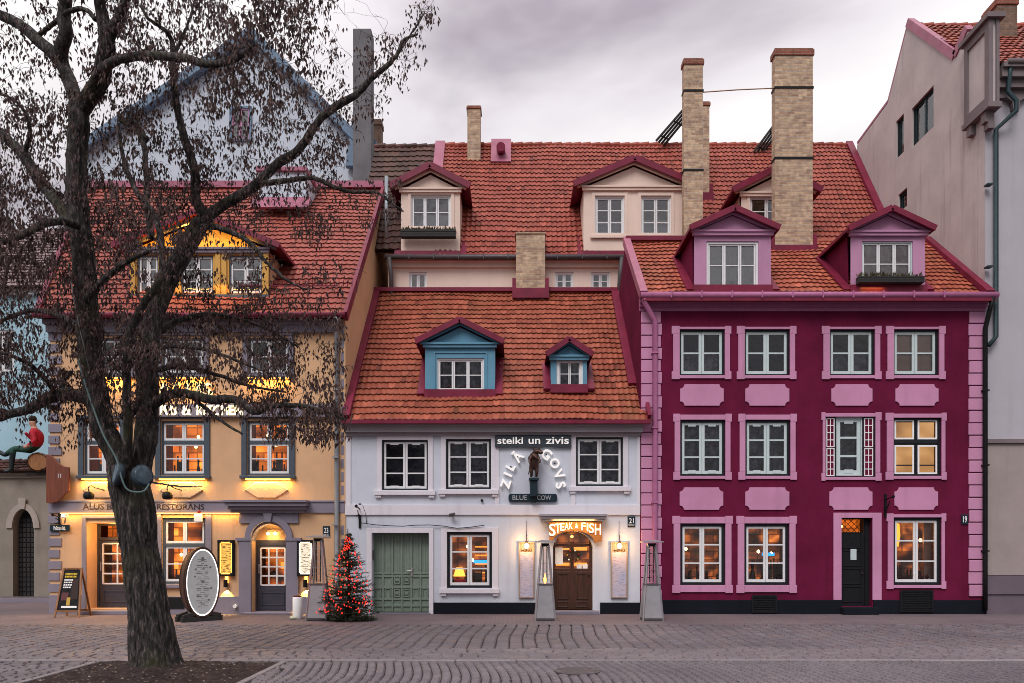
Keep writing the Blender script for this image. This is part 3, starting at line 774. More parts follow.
# main door with its deep porch
def glazed_door(par, x0, x1, z0, z1, y, m, rows, colsn, gz, inside):
    d = MB(); hz = z0+(z1-z0)*gz
    d.ring(x0, x1, hz, z1, .09, y, y+.06); d.box(x0, x1, y, y+.06, z0, hz)
    d.ring(x0+.1, x1-.1, z0+.12, hz-.1, .035, y-.012, y-.001)
    o = d.build('door', m, par, bevel=.005)
    s = MB(); w = (x1-x0-.18)/colsn; h = (z1-hz-.18)/rows
    for k in range(colsn+1): s.box(x0+.09+k*w-.02, x0+.09+k*w+.02, y-.008, y+.05, hz+.09, z1-.09)
    for k in range(rows+1): s.box(x0+.09, x1-.09, y-.004, y+.048, hz+.09+k*h-.02, hz+.09+k*h+.02)
    s.build('glazing_bars', M_white, o)
    g = MB(); g.poly([(x0+.09, y+.02, hz+.09), (x1-.09, y+.02, hz+.09), (x1-.09, y+.022, z1-.09), (x0+.09, y+.022, z1-.09)]); g.build('pane', M_glass, o)
    g = MB(); g.box(x0+.05, x1-.05, y+.55, y+.6, z0, z1); g.build('lit_room', inside, o)
    g = MB(); g.tube([(x0+.06, y-.06, z0+1.0), (x0+.06, y-.06, z0+1.25)], .014, 8); g.tube([(x0+.06, y-.06, z0+1.02), (x0+.06, y, z0+1.02)], .01, 6); g.tube([(x0+.06, y-.06, z0+1.22), (x0+.06, y, z0+1.22)], .01, 6); g.build('handle', M_steel, o)
    return o
x0, x1, z0, z1, dp = dA
t = MB(); t.box(X(83), x0-.002, D-.06, D-.002, .0, z1+.12); t.box(x1+.002, X(136), D-.06, D-.002, 0, z1+.12); t.box(X(82.5), X(136), D-.06, D-.002, z1+.121, z1+.2); t.build('door_surround', M_bluegrey, yh, bevel=.006)
fr = MB(); fr.ring(x0, x1, z0, z1, .06, D+.5, D+.58); fr.box(x0+.06, x1-.06, D+.5, D+.58, Z(540), Z(537)); fr.build('door_frame', M_greydoor, yh)
glazed_door(yh, x0+.062, x1-.062, z0+.02, Z(540)-.003, D+.52, M_greydoor, 4, 2, .3, M_warm)
fl = MB(); fl.box(x0+.06, x1-.06, D+.95, D+1.0, Z(537), z1); fl.build('transom_room', M_orangeroom, yh)
st = MB(); st.box(X(84), X(140), D-.34, D+.54, 0, .11); st.build('door_step', M_bluegrey, yh, bevel=.015)
# arched door
x0, x1, z0, z1, dp = dB; cxb = (x0+x1)/2; rr = (x1-x0)/2
zs = z1-rr
def spandrels(mb, x0, x1, zs, z1, y0, y1, n=14, cz=None):
    """fills the corners over a round arch that spans x0..x1 and springs at zs"""
    cx = (x0+x1)/2; rx, rz = (x1-x0)/2, z1-zs
    L = [(cx-rx*math.cos(a), zs+rz*math.sin(a)) for a in [math.pi/2*k/n for k in range(n+1)]]
    mb.prism([*L, (x0, z1+.001)], y0, y1); mb.prism([(2*cx-a, c) for a, c in [*L, (x0, z1+.001)]][::-1], y0, y1)
t = MB(); spandrels(t, x0, x1, zs, z1, D-.012, D+.335)
t.box(X(240), x0-.001, D-.10, D-.002, 0, zs+.02); t.box(x1+.001, X(299), D-.10, D-.002, 0, zs+.02)
t.box(X(237), x0+.02, D-.13, D-.002, zs+.021, zs+.10); t.box(x1-.02, X(302), D-.13, D-.002, zs+.021, zs+.10)
n = 16
for k in range(n):
    a0, a1 = math.pi*k/n, math.pi*(k+1)/n; r0, r1 = rr+.005, rr+.17
    t.prism([(cxb+r0*math.cos(a0), zs+.1+r0*math.sin(a0)*.92), (cxb+r1*math.cos(a0), zs+.1+r1*math.sin(a0)*.95), (cxb+r1*math.cos(a1), zs+.1+r1*math.sin(a1)*.95), (cxb+r0*math.cos(a1), zs+.1+r0*math.sin(a1)*.92)], D-.10, D-.013)
t.prism([(cxb-.07, z1+.05), (cxb+.07, z1+.05), (cxb+.12, Z(513.5)), (cxb-.12, Z(513.5))], D-.16, D-.101)
t.box(X(240), X(299), D-.06, D-.0135, z1+.02, Z(513.2))
t.build('arched_surround', M_bluegrey, yh, bevel=.006)
t = MB()
for k, (e_, za, zb_) in enumerate(((.16, 513, 510), (.26, 510, 506.5), (.36, 506.5, 503), (.42, 503, 501))):
    t.box(X(240)-.1-e_*.5, X(299)+.1+e_*.5, D-e_, D-.051, Z(za), Z(zb_))
t.build('door_canopy', M_bluegrey, yh)
fr = MB(); fr.box(x0, x1, D+.28, D+.34, Z(543), Z(540)); fr.ring(x0, x1, z0, Z(543), .05, D+.28, D+.34); fr.build('door_frame', M_greydoor, yh)
glazed_door(yh, x0+.052, x1-.052, z0+.06, Z(543)-.05, D+.29, M_greydoor, 4, 3, .33, M_warm)
fl = MB(); fl.box(x0, x1, D+.342, D+.36, Z(543), z1); fl.build('tympanum', M_ochre, yh)
st = MB(); st.box(X(246), X(294), D-.25, D+.35, 0, .06); st.build('door_step', M_bluegrey, yh, bevel=.01)
for (a, c) in ((152, 160), (214, 222)):
    pass
vt = MB(); vt.box(X(166), X(186), D-.115, D-.096, .15, Z(597)); vt.build('vent', M_black, yh)
# roof, gutter, pipe
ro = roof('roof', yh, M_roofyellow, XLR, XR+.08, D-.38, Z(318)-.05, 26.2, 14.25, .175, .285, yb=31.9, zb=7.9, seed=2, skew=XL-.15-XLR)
s = MB(); s.bar((XL-.12, D-.38, Z(318)), (XLR-.02, 26.2, 14.28), .12, .2); s.build('verge_flashing', M_burgmetal, yh)
verge(yh, XR+.10, D-.38, Z(318)-.05, 26.2, 14.25, M_burgmetal, .10, .26, lift=-.02)
gutter(yh, XL-.2, XR+.1, D-.44, ZE-.03, M_burgmetal, .075)
pipe('downpipe', yh, [(X(340), D-.44, ZE-.05), (X(340), D-.42, ZE-.2), (X(337.5), D-.11, ZE-.55), (X(337.5), D-.11, .25), (X(337.5), D-.2, .1)], M_zinc, .06, (6, 4.2, 2.4, .8))
sg = MB()
for k in range(28):
    xx = X(233)+k*.12; sg.bar((xx, 20.92, 8.98), (xx+.02, 20.85, 9.12), .02, .012)
sg.bar((X(233), 20.92, 9.0), (X(334), 20.92, 9.0), .03, .03); sg.build('snow_guard', M_burgmetal, yh)
# gold dormer: three windows under a wide pediment
YD = 20.86
px0, px1 = X(131, YD), X(268, YD); zb, ze, za = Z(300, YD), Z(250, YD), Z(217, YD)
wins = [R(137, 158, 255, 294, YD), R(181, 213, 255, 294, YD), R(229, 262, 255, 294, YD)]
dm = dormer(yh, px0, px1, zb, ze, za, YD, 2.6, M_goldwall, M_burgmetal, wins, over=.40, front=.26, trim=M_bluegrey, apron=None, slope=1.1, ped=M_goldwall, cheekm=M_tan, wk=dict(cols=2, bars=(.33, .66), frame=M_slate, inside='white', fw=.035))
s = MB()
for a in (131, 160, 170, 216, 222, 264): s = MB(); s.box(X(a, YD), X(a+5, YD), YD-.05, YD-.002, Z(297, YD), ze-.1); s.build('pilaster', M_goldwall, dm)
s = MB(); s.box(px0-.05, px1+.05, YD-.1, YD-.002, Z(299, YD), Z(295.5, YD)); s.build('sill', M_slate, dm)
s = MB(); g_ = (za-ze)/((px1-px0)/2+.40)
cxd = (px0+px1)/2
for sg_ in (-1, 1): s.bar((cxd+sg_*(px1-px0)*.47, YD-.06, ze+.28), (cxd+sg_*.05, YD-.06, za-.16), .04, .02)
led = s.build('pediment_light', M_ledstrip, dm)
lamp(dm, 'AREA', (cxd, YD-.20, ze+.05), 15, (1, .50, .06), shape='RECTANGLE', size=3.0, size_y=.06).rotation_euler = (math.radians(172), 0, 0)
lamp(dm, 'AREA', (cxd, YD-.18, zb+.42), 10, (1, .45, .07), shape='RECTANGLE', size=3.2, size_y=.06)
# small white hatch on the tiles and mauve flashing along the top
hb = MB(); hx0, hx1, hy = X(255, 24.6), X(312, 24.6), 24.45
hb.box(hx0+.15, hx1-.15, hy, 26.1, Z(198, hy), Z(172, hy)); h = hb.build('roof_hatch', M_gable, yh)
hb = MB(); hb.bar(((hx0+hx1)/2, hy-.30, Z(213, hy)+.03), ((hx0+hx1)/2, hy-.01, Z(198, hy)+.0), hx1-hx0, .06); hb.box(hx0+.1, hx1-.1, hy-.1, 26.15, Z(172, hy)+.003, Z(168, hy)); hb.build('hatch_flashing', M_mauvemetal, h)
s = MB(); s.bar((XLR, 26.1, 14.22), (XR+.1, 26.1, 14.22), .35, .22); s.build('ridge_flashing', M_mauvemetal, yh)

# ------------------------------------------------------------------ white house with the red roof and blue dormers
wh = thing('town_house', 'low lilac white house with green gate, blue dormers and a glowing arched door', 'house', (-.6, D, 0))
XL2, XR2 = XR+.01, X(640); ZE2 = Z(425)
u2 = [R(382, 428, 440, 490), R(446, 491, 439, 489), R(576, 623, 437, 486)]
lw = R(447, 492, 532, 588)
gt = (*R(372, 429, 533, 613)[:2], .04, Z(533), .34)
dc = (*R(553, 593, 531, 610)[:2], .10, Z(531), .30)
b = MB(); wall(b, XL2, XR2-.001, 0, ZE2, D, [*u2, lw, gt, dc], .18)
spandrels(b, dc[0], dc[1], Z(549), dc[3], D-.002, D+.3)
b.poly([(XR2-.004, 29, 0), (XL2+.004, 29, 0), (XL2+.004, 29, 5.2), (XR2-.004, 29, 5.2)]); b.poly([(XL2+.004, 29, 0), (XL2+.004, D, 0), (XL2+.004, D, ZE2), (XL2+.004, 24.9, 10), (XL2+.004, 29, 5.2)]); b.poly([(XR2-.004, D, 0), (XR2-.004, 29, 0), (XR2-.004, 29, 5.2), (XR2-.004, 24.9, 10), (XR2-.004, D, ZE2)])
b.build('wall', M_lilac, wh)
t = MB()
for (c0, c1) in ((345, 351), (495, 499), (571, 575.5), (637, 640)):
    t.box(X(c0), X(c1), D-.03, D-.002, Z(505), Z(437))
t.box(XL2, XR2-.002, D-.05, D-.002, Z(515), Z(505)); t.box(XL2, XR2-.002, D-.06, D-.002, Z(526), Z(523.5)) if False else None
for r, e_ in ((u2[0], 5), (u2[1], 5), (u2[2], 5), (lw, 6)):
    w = e_/37; t.box(r[0]-w, r[0]-.001, D-.036, D-.0025, r[2]-.02, r[3]+w*.8); t.box(r[1]+.001, r[1]+w, D-.036, D-.0025, r[2]-.02, r[3]+w*.8); t.box(r[0]-.001, r[1]+.001, D-.036, D-.0025, r[3]+.001, r[3]+w*.8)
    t.box(r[0]-.2, r[1]+.2, D-.10, D-.002, r[2]-.14, r[2]-.021)
    t.box(r[0]-.17, r[0]-.02, D-.07, D-.002, r[2]-.21, r[2]-.141); t.box(r[1]+.02, r[1]+.17, D-.07, D-.002, r[2]-.21, r[2]-.141)
t.box(gt[0]-.14, gt[0]-.001, D-.05, D-.002, 0, gt[3]+.13); t.box(gt[1]+.001, gt[1]+.12, D-.05, D-.002, 0, gt[3]+.13); t.box(gt[0]-.001, gt[1]+.001, D-.05, D-.002, gt[3]+.001, gt[3]+.13)
t.build('trim', M_lilactrim, wh, bevel=.006)
t = MB()
for (p0, p1) in ((430.5, 545), (600, 640)): t.box(X(p0)-.0, X(p1), D-.04, D-.002, 0, Z(602.5))
t.build('plinth', M_plinth, wh, bevel=.008)
t = MB(); t.box(XL2+.02, XR2+.0, D-.10, D-.002, Z(436), Z(433)); t.box(XL2+.01, XR2+.04, D-.22, D-.002, Z(433), Z(427)); t.box(XL2, XR2+.06, D-.32, D-.002, Z(427), Z(422)); t.build('cornice', M_greycorn, wh)
for k, r in enumerate(u2):
    if k == 0: window(wh, r, D, cols=2, bars=(.33, .66), inside='dark', seed=30, fw=.04, sw=.055, crown=True)
    else: window(wh, r, D, cols=2, bars=(.33, .66), inside='net', seed=31+k, fw=.05, sw=.055, crown=True, frame=M_dark)
wo = window(wh, lw, D, cols=2, bars=(.33, .66), inside='shop', seed=40, fw=.07, sw=.06)
s = MB(); s.lathe((lw[0]+.30, D+.5, lw[2]+.30), [(.17, 0), (.09, .24), (.08, .24)], 16); s.build('table_lamp_shade', glow('lit_lampshade', (1, .45, .06), 1.7), wo)
s = MB(); s.box(lw[0]+.14, lw[0]+.55, D+.45, D+.6, lw[2]+.02, lw[2]+.22); s.build('red_seat', paint('red_upholstery', (.5,.015,.03)), wo)
s = MB(); s.box(lw[1]-.52, lw[1]-.10, D+.44, D+.46, lw[2]+.66, lw[2]+.75); s.build('screen', glow('blue_screen', (.03, .35, .95), 1.3), wo)
s = MB()
for k in range(4): s.box(lw[1]-.48, lw[1]-.14, D+.46, D+.5, lw[2]+.38+k*.17*1.4, lw[2]+.42+k*.17*1.4)
s.build('lit_shelf', glow('shelf_light', (1,.32,.04), 1.0), wo)
# green gate
x0, x1, z0, z1, dp = gt; y = D+.27
g = MB(); g.box(x0, x1, y, y+.07, z0, z1); go = g.build('gate', M_green, wh)
g = MB(); w = (x1-x0)/6
for k in range(7):
    xx = x0+k*w; g.box(max(x0, xx-.022), min(x1, xx+.022), y-.035, y-.002, z0, z1-.02)
for zz in (.12, .30, .62, .92, 1.0): g.box(x0+.01, x1-.01, y-.028, y-.0025, z0+zz-.03+.05, z0+zz+.03+.05)
for ix in (2, 3):
    for zc in (.52, .85):
        cxg = x0+(ix+.5)*w
        if zc == .52 or True:
            zz = z0+(.42 if zc == .52 else .78)
            g.ring(cxg-w*.32, cxg+w*.32, zz-.02, zz+.20, .025, y-.03, y-.003); g.box(cxg-.05, cxg+.05, y-.03, y-.003, zz+.05, zz+.13)
for ix in (0, 1, 4, 5):
    cxg = x0+(ix+.5)*w; g.ring(cxg-w*.3, cxg+w*.3, z0+.38, z0+.64, .02, y-.025, y-.003)
for k in range(24): g.box(x0+k*(x1-x0)/24-.004, x0+k*(x1-x0)/24+.004, y-.008, y-.0015, z0+1.08, z1-.03)
g.build('gate_panels', M_green, go, bevel=.006)
g = MB(); hx = x0+4.05*w; g.box(hx-.025, hx+.025, y-.05, y-.036, 1.02, 1.24); g.tube([(hx, y-.09, 1.16), (hx-.13, y-.09, 1.16)], .012, 8); g.tube([(hx, y-.09, 1.16), (hx, y-.04, 1.16)], .012, 8); g.build('handle', M_steel, go)
s = MB(); s.box(x0-.1+.105, x0+.025, D+.06, D+.16, 1.45, 1.72); s.build('intercom', M_greymetal, wh)
s = MB(); s.box(gt[0]-.05, gt[1]+.05, D-.10, D+.30, 0, .04); s.box(dc[0]-.06, dc[1]+.14, D-.32, D+.28, 0, .10); s.build('doorstep', M_bluegrey, wh, bevel=.012)
# brown arched door
x0, x1, z0, z1, dp = dc; y = D+.24; zs_ = Z(549); cxb = (x0+x1)/2
d = MB(); d.box(x0, x1, y, y+.07, z0, Z(573)+.04); d.ring(x0, x1, Z(573)+.04, z1, .075, y, y+.07)
d.box(cxb-.04, cxb+.04, y-.012, y+.06, z0, Z(541)); d.box(x0+.075, x1-.075, y-.004, y+.06, Z(545)-.03, Z(545)+.03)
for s_ in (-1, 1):
    c_ = cxb+s_*(x1-x0)*.24; w = (x1-x0)*.15
    d.ring(c_-w, c_+w, z0+.28, Z(573), .04, y-.022, y-.001); d.ring(c_-w, c_+w, z0+.06, z0+.22, .03, y-.018, y-.001)
do = d.build('door', M_brown, wh, bevel=.006)
g = MB(); g.poly([(x0+.07, y+.03, Z(573)), (x1-.07, y+.03, Z(573)), (x1-.07, y+.033, z1), (x0+.07, y+.033, z1)]); g.build('pane', M_glass, do)
g = MB(); g.box(x0+.0, x1, y+.5, y+.55, Z(575)-.1, z1); g.build('lit_room', M_warm2, do)
g = MB()
for (a, c, s1, s2) in ((558, 556, 11, 17), (560, 572, 5, 6), (580, 567, 5, 5), (586, 567, 5, 5), (580, 573, 4, 4), (587, 574, 5, 4)):
    g.box(X(a)-s1/74, X(a)+s1/74, y+.012, y+.018, Z(c)-s2/74, Z(c)+s2/74)
g.build('notice', M_letter, do)
g = MB(); g.box(x0+.11, cxb-.06, y+.25, y+.3, Z(566), Z(563)); g.box(cxb+.06, x1-.11, y+.25, y+.3, Z(566), Z(563)); g.box(x0+.11, cxb-.06, y+.25, y+.3, Z(550), Z(548)); g.box(cxb+.06, x1-.11, y+.25, y+.3, Z(550.5), Z(547)); g.build('shelf_lights', glow('amber_shelf', (1,.36,.05), 1.1), do)
g = MB(); g.lathe((x1-.09, y-.03, 1.05), [(.005,-.03), (.028,-.02), (.028,.02), (.005,.03)], 10); g.build('handle', M_bronze, do)
cn = MB(); cn.box(X(540), X(605), D-.30, D-.051, Z(519), Z(516.5)); cn.box(X(541), X(604), D-.26, D-.051, Z(521), Z(519)); cn.box(X(539), X(606), D-.34, D-.051, Z(516.5), Z(514.5)); cn.build('door_canopy', M_greycorn, wh)
# roof
YE, ZEV, YR, ZR = D-.36, Z(420, D-.36), 24.9, 10.16
SL = (ZR-ZEV)/(YR-YE)
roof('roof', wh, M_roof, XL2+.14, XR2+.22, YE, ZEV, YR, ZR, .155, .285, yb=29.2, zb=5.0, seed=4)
verge(wh, XL2+.09, YE, ZEV, YR, ZR, M_burgmetal, .20, .22, lift=.04); verge(wh, XR2-.10, YE+1.0, ZEV+SL*1.0, YR, ZR, M_burgmetal, .24, .16, lift=.09); verge(wh, XR2+.19, YE, ZEV, YE+.55, ZEV+.55*SL, M_burgmetal, .10, .22)
s = MB(); s.bar((XL2, YR, ZR+.05), (XR2, YR, ZR+.05), .4, .12); s.build('ridge_flashing', M_burgmetal, wh)
s = MB(); s.box(XL2, XR2+.22, YE-.07, YE+.05, ZEV-.10, ZEV+.0); s.build('eave_trim', M_burgmetal, wh)
def onslope(Y): return ZEV+(Y-YE)*SL
YD = 20.92
wk = dict(cols=3, bars=(.5,), frame=M_white, inside='net', fw=.04, sw=.04)
d1 = dormer(wh, X(425, YD), X(495, YD), Z(396, YD), Z(344.5, YD), Z(323, YD), YD, 2.6, M_blue, M_burgmetal, [R(437, 484, 358, 391, YD)], over=.24, apron=M_burgmetal, slope=SL, wk=wk)
s = MB(); s.ring(X(434, YD), X(487, YD), Z(391, YD)+0, Z(352, YD), .03, YD-.03, YD-.002); s.build('moulding', M_blue, d1)
d2 = dormer(wh, X(551, YD), X(587, YD), Z(391, YD), Z(357, YD), Z(342, YD), YD, 2.0, M_blue, M_burgmetal, [R(556.5, 583, 357.5+1.2, 388, YD)], over=.14, apron=M_burgmetal, slope=SL, wk=dict(cols=2, bars=(.5,), frame=M_white, inside='net', fw=.075, sw=.03), th=.08)
chimney(wh, X(516, 24.6), X(545, 24.6), 24.5, 25.1, 9.7, Z(232, 24.5), M_brickp, capm=M_brickp, cap=.06, base=10.05)

# ------------------------------------------------------------------ burgundy house
bh = thing('town_house', 'deep burgundy house with pink window surrounds and quoins, beside the grey corner building', 'house', (8, D, 0))
XL3, XR3 = X(640)+.001, X(985); ZE3 = Z(300)
cols_ = ((681, 723), (746, 788), (831, 873), (895, 937))
top = [R(a-1.5, c+1.5, 329.5, 375.5) for a, c in cols_]
mid = [R(a-1, c+2, 420, 476) for a, c in cols_[:2]]+[R(825, 875, 417, 477), R(893, 941, 418, 476)]
gnd = [R(680, 725, 523.5, 585), R(744, 789, 523.5, 585), R(893, 941, 517.5, 585)]
dr = (*R(841, 872, 518, 606)[:2], Z(606.5), Z(518), .25)
b = MB(); wall(b, XL3, XR3, 0, ZE3, D, [*top, *mid, *gnd, dr], .16)
b.poly([(XL3, 23.2, 0), (XL3, D, 0), (XL3, D, ZE3), (XL3, 23.2, 11.05)]); b.poly([(XL3, 27, 0), (XL3, 23.2, 0), (XL3, 23.2, 11.05), (XL3, 27, 7.8)])
b.poly([(XR3, D, 0), (XR3, 23.2, 0), (XR3, 23.2, 11.05), (XR3, D, ZE3)]); b.poly([(XR3, 27, 0), (XL3, 27, 0), (XL3, 27, 7.8), (XR3, 27, 7.8)])
b.build('wall', M_burg, bh)
t = MB()
for (p0, p1) in ((661, 841), (873, 985)): t.box(X(p0)-.0, X(p1)-.002, D-.045, D-.002, 0, Z(600))
t.box(XL3, X(661)-.001, D-.045, D-.002, 0, Z(601)); t.build('plinth', M_plinth, bh, bevel=.008)
for (a, c, p, q_) in ((751, 776, 595, 612.4), (899, 932, 590, 612)):
    v = MB(); x0, x1, z0, z1 = R(a, c, p, q_); v.ring(x0, x1, z0, z1, .04, D-.075, D-.046)
    for k in range(8): v.box(x0+.04, x1-.04, D-.066, D-.05, z0+.05+k*(z1-z0-.09)/8, z0+.075+k*(z1-z0-.09)/8)
    v.box(x0+.04, x1-.04, D-.0495, D-.0465, z0+.04, z1-.04); v.build('cellar_vent', M_black, bh)
def ears(r, par, l=9.5, rr=8, up=4.5, dn=5):
    x0, x1, z0, z1 = r; k = 1/37.07; X0, X1, Z0, Z1 = x0-l*k, x1+rr*k, z0-dn*k, z1+up*k; n = 1.4*k; h = 8*k
    s = MB(); y0, y1 = D-.045, D-.002
    for (a, c) in ((X0+n, x0-.001), (x1+.001, X1-n)): s.box(a, c, y0, y1, Z0+h, Z1-h)
    for (a, c) in ((X0, x0-.001), (x1+.001, X1)):
        s.box(a, c, y0, y1, Z1-h+.001, Z1); s.box(a, c, y0, y1, Z0, Z0+h-.001)
    s.box(x0, x1, y0, y1, z1+.001, Z1-.025); s.box(x0, x1, y0, y1, Z0+.025, z0-.001)
    return s.build('surround', M_pink, par, bevel=.007)
for k, r in enumerate(top):
    o = window(bh, r, D, cols=2, bars=(.5,), inside=('halfnet', 'dark', 'halfnet', 'peach')[k], seed=50+k, fw=.05, sw=.068, sash=M_teal); ears(r, o, 8, 6.5, 3.2, 4)
for k, r in enumerate(mid[:2]):
    o = window(bh, r, D, cols=2, bars=(.33, .66), inside='net', seed=60+k, fw=.06, sw=.07, sash=M_teal, crown=True); ears(r, o, 7, 6.5, 6, 4)
r = mid[2]   # narrow casement between two burgundy shutters with pale fretwork
inn = (r[0]+.31, r[1]-.33, r[2]+.04, r[3])
o = window(bh, inn, D, cols=1, bars=(.33, .66), inside='net', seed=66, fw=.035, sw=.09, sash=M_teal, frame=M_teal, crown=True); ears(r, o, 4, 6, 4.5, 4)
for (a, c) in ((r[0], inn[0]-.002), (inn[1]+.002, r[1])):
    s = MB(); s.box(a+.001, c-.001, D+.03, D+.07, r[2]+.001, r[3]-.001); so = s.build('shutter', M_burg, bh)
    s = MB(); h = (r[3]-r[2])
    for (z0, z1) in ((r[2]+.03, r[2]+h*.48), (r[2]+h*.5, r[3]-.03)):
        s.ring(a+.045, c-.045, z0, z1, .022, D+.012, D+.029)
        for kk in (1, 2, 3): zz = z0+(z1-z0)*kk/4; s.box(a+.067, c-.067, D+.016, D+.028, zz-.010, zz+.010)
        xm = (a+c)/2; s.box(xm-.010, xm+.010, D+.017, D+.0275, z0+.022, z1-.022)
    s.build('fretwork', M_letter, so)
    s = MB(); s.ring(a, c, r[2], r[3], .03, D+.008, D+.0295); s.build('shutter_frame', M_dark, so)
o = window(bh, mid[3], D, cols=2, bars=(.3,), inside='cloth', transom=.6, seed=70, fw=.05, sw=.05, sash=M_dark, frame=M_dark); ears(mid[3], o, 8, 5, 5, 4)
s = MB(); x0, x1, z0, z1 = mid[3]
for kx in (0, 1):
    for kz in (0, 1):
        cx0 = x0+.07+kx*((x1-x0)/2-.02); cw = (x1-x0)/2-.12; cz0 = z0+.06+kz*((z1-z0)*.6-.0); chh = (z1-z0)*(.5 if kz == 0 else .34)
        s.ring(cx0, cx0+cw, cz0, cz0+chh, .045, D+.058, D+.068)
s.build('inner_sash', M_letter, o)
for k, r in enumerate(gnd):
    o = window(bh, r, D, cols=2, bars=(.34, .67), inside=('warm2', 'warm2', 'grid')[k], seed=83+k, fw=.075, sw=.06, sash=M_white); ears(r, o, *((8, 7.5, 7.5, 8) if k < 2 else (7, 4.5, 4, 4)))
    s = MB(); rk_ = random.Random(k)
    for q in range(5):
        px = r[0]+.15+rk_.uniform(0, 1)*(r[1]-r[0]-.3); s.lathe((px, D+.24, r[2]+.02), [(.03, 0), (.05, .05), (.035, .11), (.02, .15), (.012, .16)], 10)
    s.build('sill_ornament', M_curtain, o)
o1 = [q for q in bh.children if q.name.startswith('window')]
r = gnd[1]; s = MB(); s.box(r[0]+.62, r[0]+.96, D+.40, D+.42, r[2]+.78, r[2]+.87); s.build('blue_screen', MATS['blue_screen'], o1[-2])
r = gnd[2]; s = MB(); s.lathe((r[0]+.24, D+.46, r[3]-.78), [(.13, 0), (.17, .3), (.15, .62), (.05, .66)], 14); s.build('lantern', glow('orange_lantern', (1, .30, .03), 1.8), o1[-1])
s = MB(); s.box(r[1]-.28, r[1]-.08, D+.34, D+.40, r[2], r[3]); s.build('curtain', M_peach, o1[-1])
def plaque(px0, px1, pt, pb):
    x0, x1, z0, z1 = R(px0, px1, pt, pb); c = .115; pts = []
    for (cx, cz, a0) in ((x0, z0, 90), (x1, z0, 180), (x1, z1, 270), (x0, z1, 0)):
        for k in range(7):
            a = math.radians(a0-k*15); pts.append((cx+c*math.cos(a), cz+c*math.sin(a)))
    s = MB(); s.prism(pts, D-.035, D-.002); s.build('plaque', M_pink, bh, bevel=.008)
for a, c in ((680, 723.5), (745, 789), (831, 872), (895, 938)): plaque(a, c, 384.5, 406)
for a, c in ((679.5, 723), (745, 789), (829, 872), (894, 937.5)): plaque(a, c, 487.5, 510)
x0, x1, z0, z1, dp = dr
s = MB(); s.box(X(833), x0-.001, D-.045, D-.002, Z(600)+.002, z1+.14); s.box(x1+.001, X(881), D-.045, D-.002, Z(600)+.002, z1+.14); s.box(x0-.001, x1+.001, D-.045, D-.002, z1+.001, z1+.14); s.build('door_surround', M_pink, bh, bevel=.007)
d = MB(); y = D+.17; zl = Z(534); d.box(x0, x1-.12, y, y+.06, z0, zl); d.box(x1-.12, x1, y-.03, y+.06, z0, z1)
for kk in range(4): d.ring(x0+.08, x1-.2, z0+.1+kk*.49, z0+.54+kk*.49, .03, y-.015, y-.001)
do = d.build('door', M_black, bh, bevel=.006)
s = MB(); s.box(X(853), X(859), y-.02, y-.016, Z(560), Z(549)); s.build('notice', M_teal, do); s = MB(); s.lathe((x1-.2, y-.03, 1.1), [(.005,-.03), (.025,-.02), (.025,.02), (.005,.03)], 10); s.build('handle', M_bronze, do)
fl = MB(); fl.ring(x0, x1-.12, zl, z1, .03, y, y+.05); fo = fl.build('transom_frame', M_dark, bh)
for s_ in (0, 1):
    g = MB(); w = x1-.12-x0-.06; h = z1-zl-.06
    for kk in range(-2, 5):
        a = x0+.03+kk*w/4; bx = a+h if s_ == 0 else a-h
        p0, p1 = (a, zl+.03), (bx, zl+.03+h); lo, hi = x0+.03, x1-.15
        def cl(p, q):
            (ax, az), (bx_, bz) = p, q
            if ax < lo: t_ = (lo-ax)/(bx_-ax); az += t_*(bz-az); ax = lo
            if ax > hi: t_ = (hi-ax)/(bx_-ax); az += t_*(bz-az); ax = hi
            return ax, az
        if max(a, bx) <= lo or min(a, bx) >= hi: continue
        c0, c1 = cl(p0, p1), cl(p1, p0); g.bar((c0[0], y+.01+.02*s_, c0[1]), (c1[0], y+.01+.02*s_, c1[1]), .012, .012)
    g.build('lattice', M_iron, fo)
g = MB(); g.box(x0, x1-.12, y+.30, y+.33, zl, z1); g.build('lit_room', M_orangeroom, fo)
g = MB(); g.lathe((X(847), y+.22, Z(526)), [(.005,-.045), (.045,-.02), (.045,.02), (.005,.045)], 12); g.build('pendant_bulb', M_bulb, fo)
st = MB(); st.box(x0-.05, x1+.05, D-.3, D+.2, 0, Z(607)); st.build('door_step', M_plinth, bh, bevel=.012)
q = MB()
for k in range(24):
    zt_, zb_ = Z(312+k*12.1), Z(312+k*12.1+11.2); q.box(X(641), X(660.5)+(.03 if k % 2 else 0), D-.05, D-.002, zb_, zt_)
q.build('quoins', M_pink, bh, bevel=.012); q = MB()
for k in range(23):
    zt_, zb_ = Z(312+k*12.4), Z(312+k*12.4+11.4); q.box(X(968.5)-(.02 if k % 2 else 0), X(984.3), D-.05, D-.002, zb_, zt_)
q.build('quoins', M_pink, bh, bevel=.012)
t = MB()
for (e_, a, c) in ((.06, 311.5, 308), (.14, 308, 305), (.22, 305, 301), (.28, 301, 298.5)): t.box(XL3-.03, XR3-.002, D-e_, D-.002, Z(a), Z(c))
t.build('cornice', M_pinkmetal, bh)
gutter(bh, XL3-.05, XR3+.1, D-.38, Z(300.5)+.02, M_pinkmetal, .085)
pipe('downpipe', bh, [(XL3+.05, D-.36, Z(303)), (XL3+.06, D-.34, Z(306)), (X(654), D-.13, Z(322)), (X(654), D-.13, 1.0), (X(654), D-.13, .2)], M_pinkmetal, .07, (7, 5, 3, 1.2))
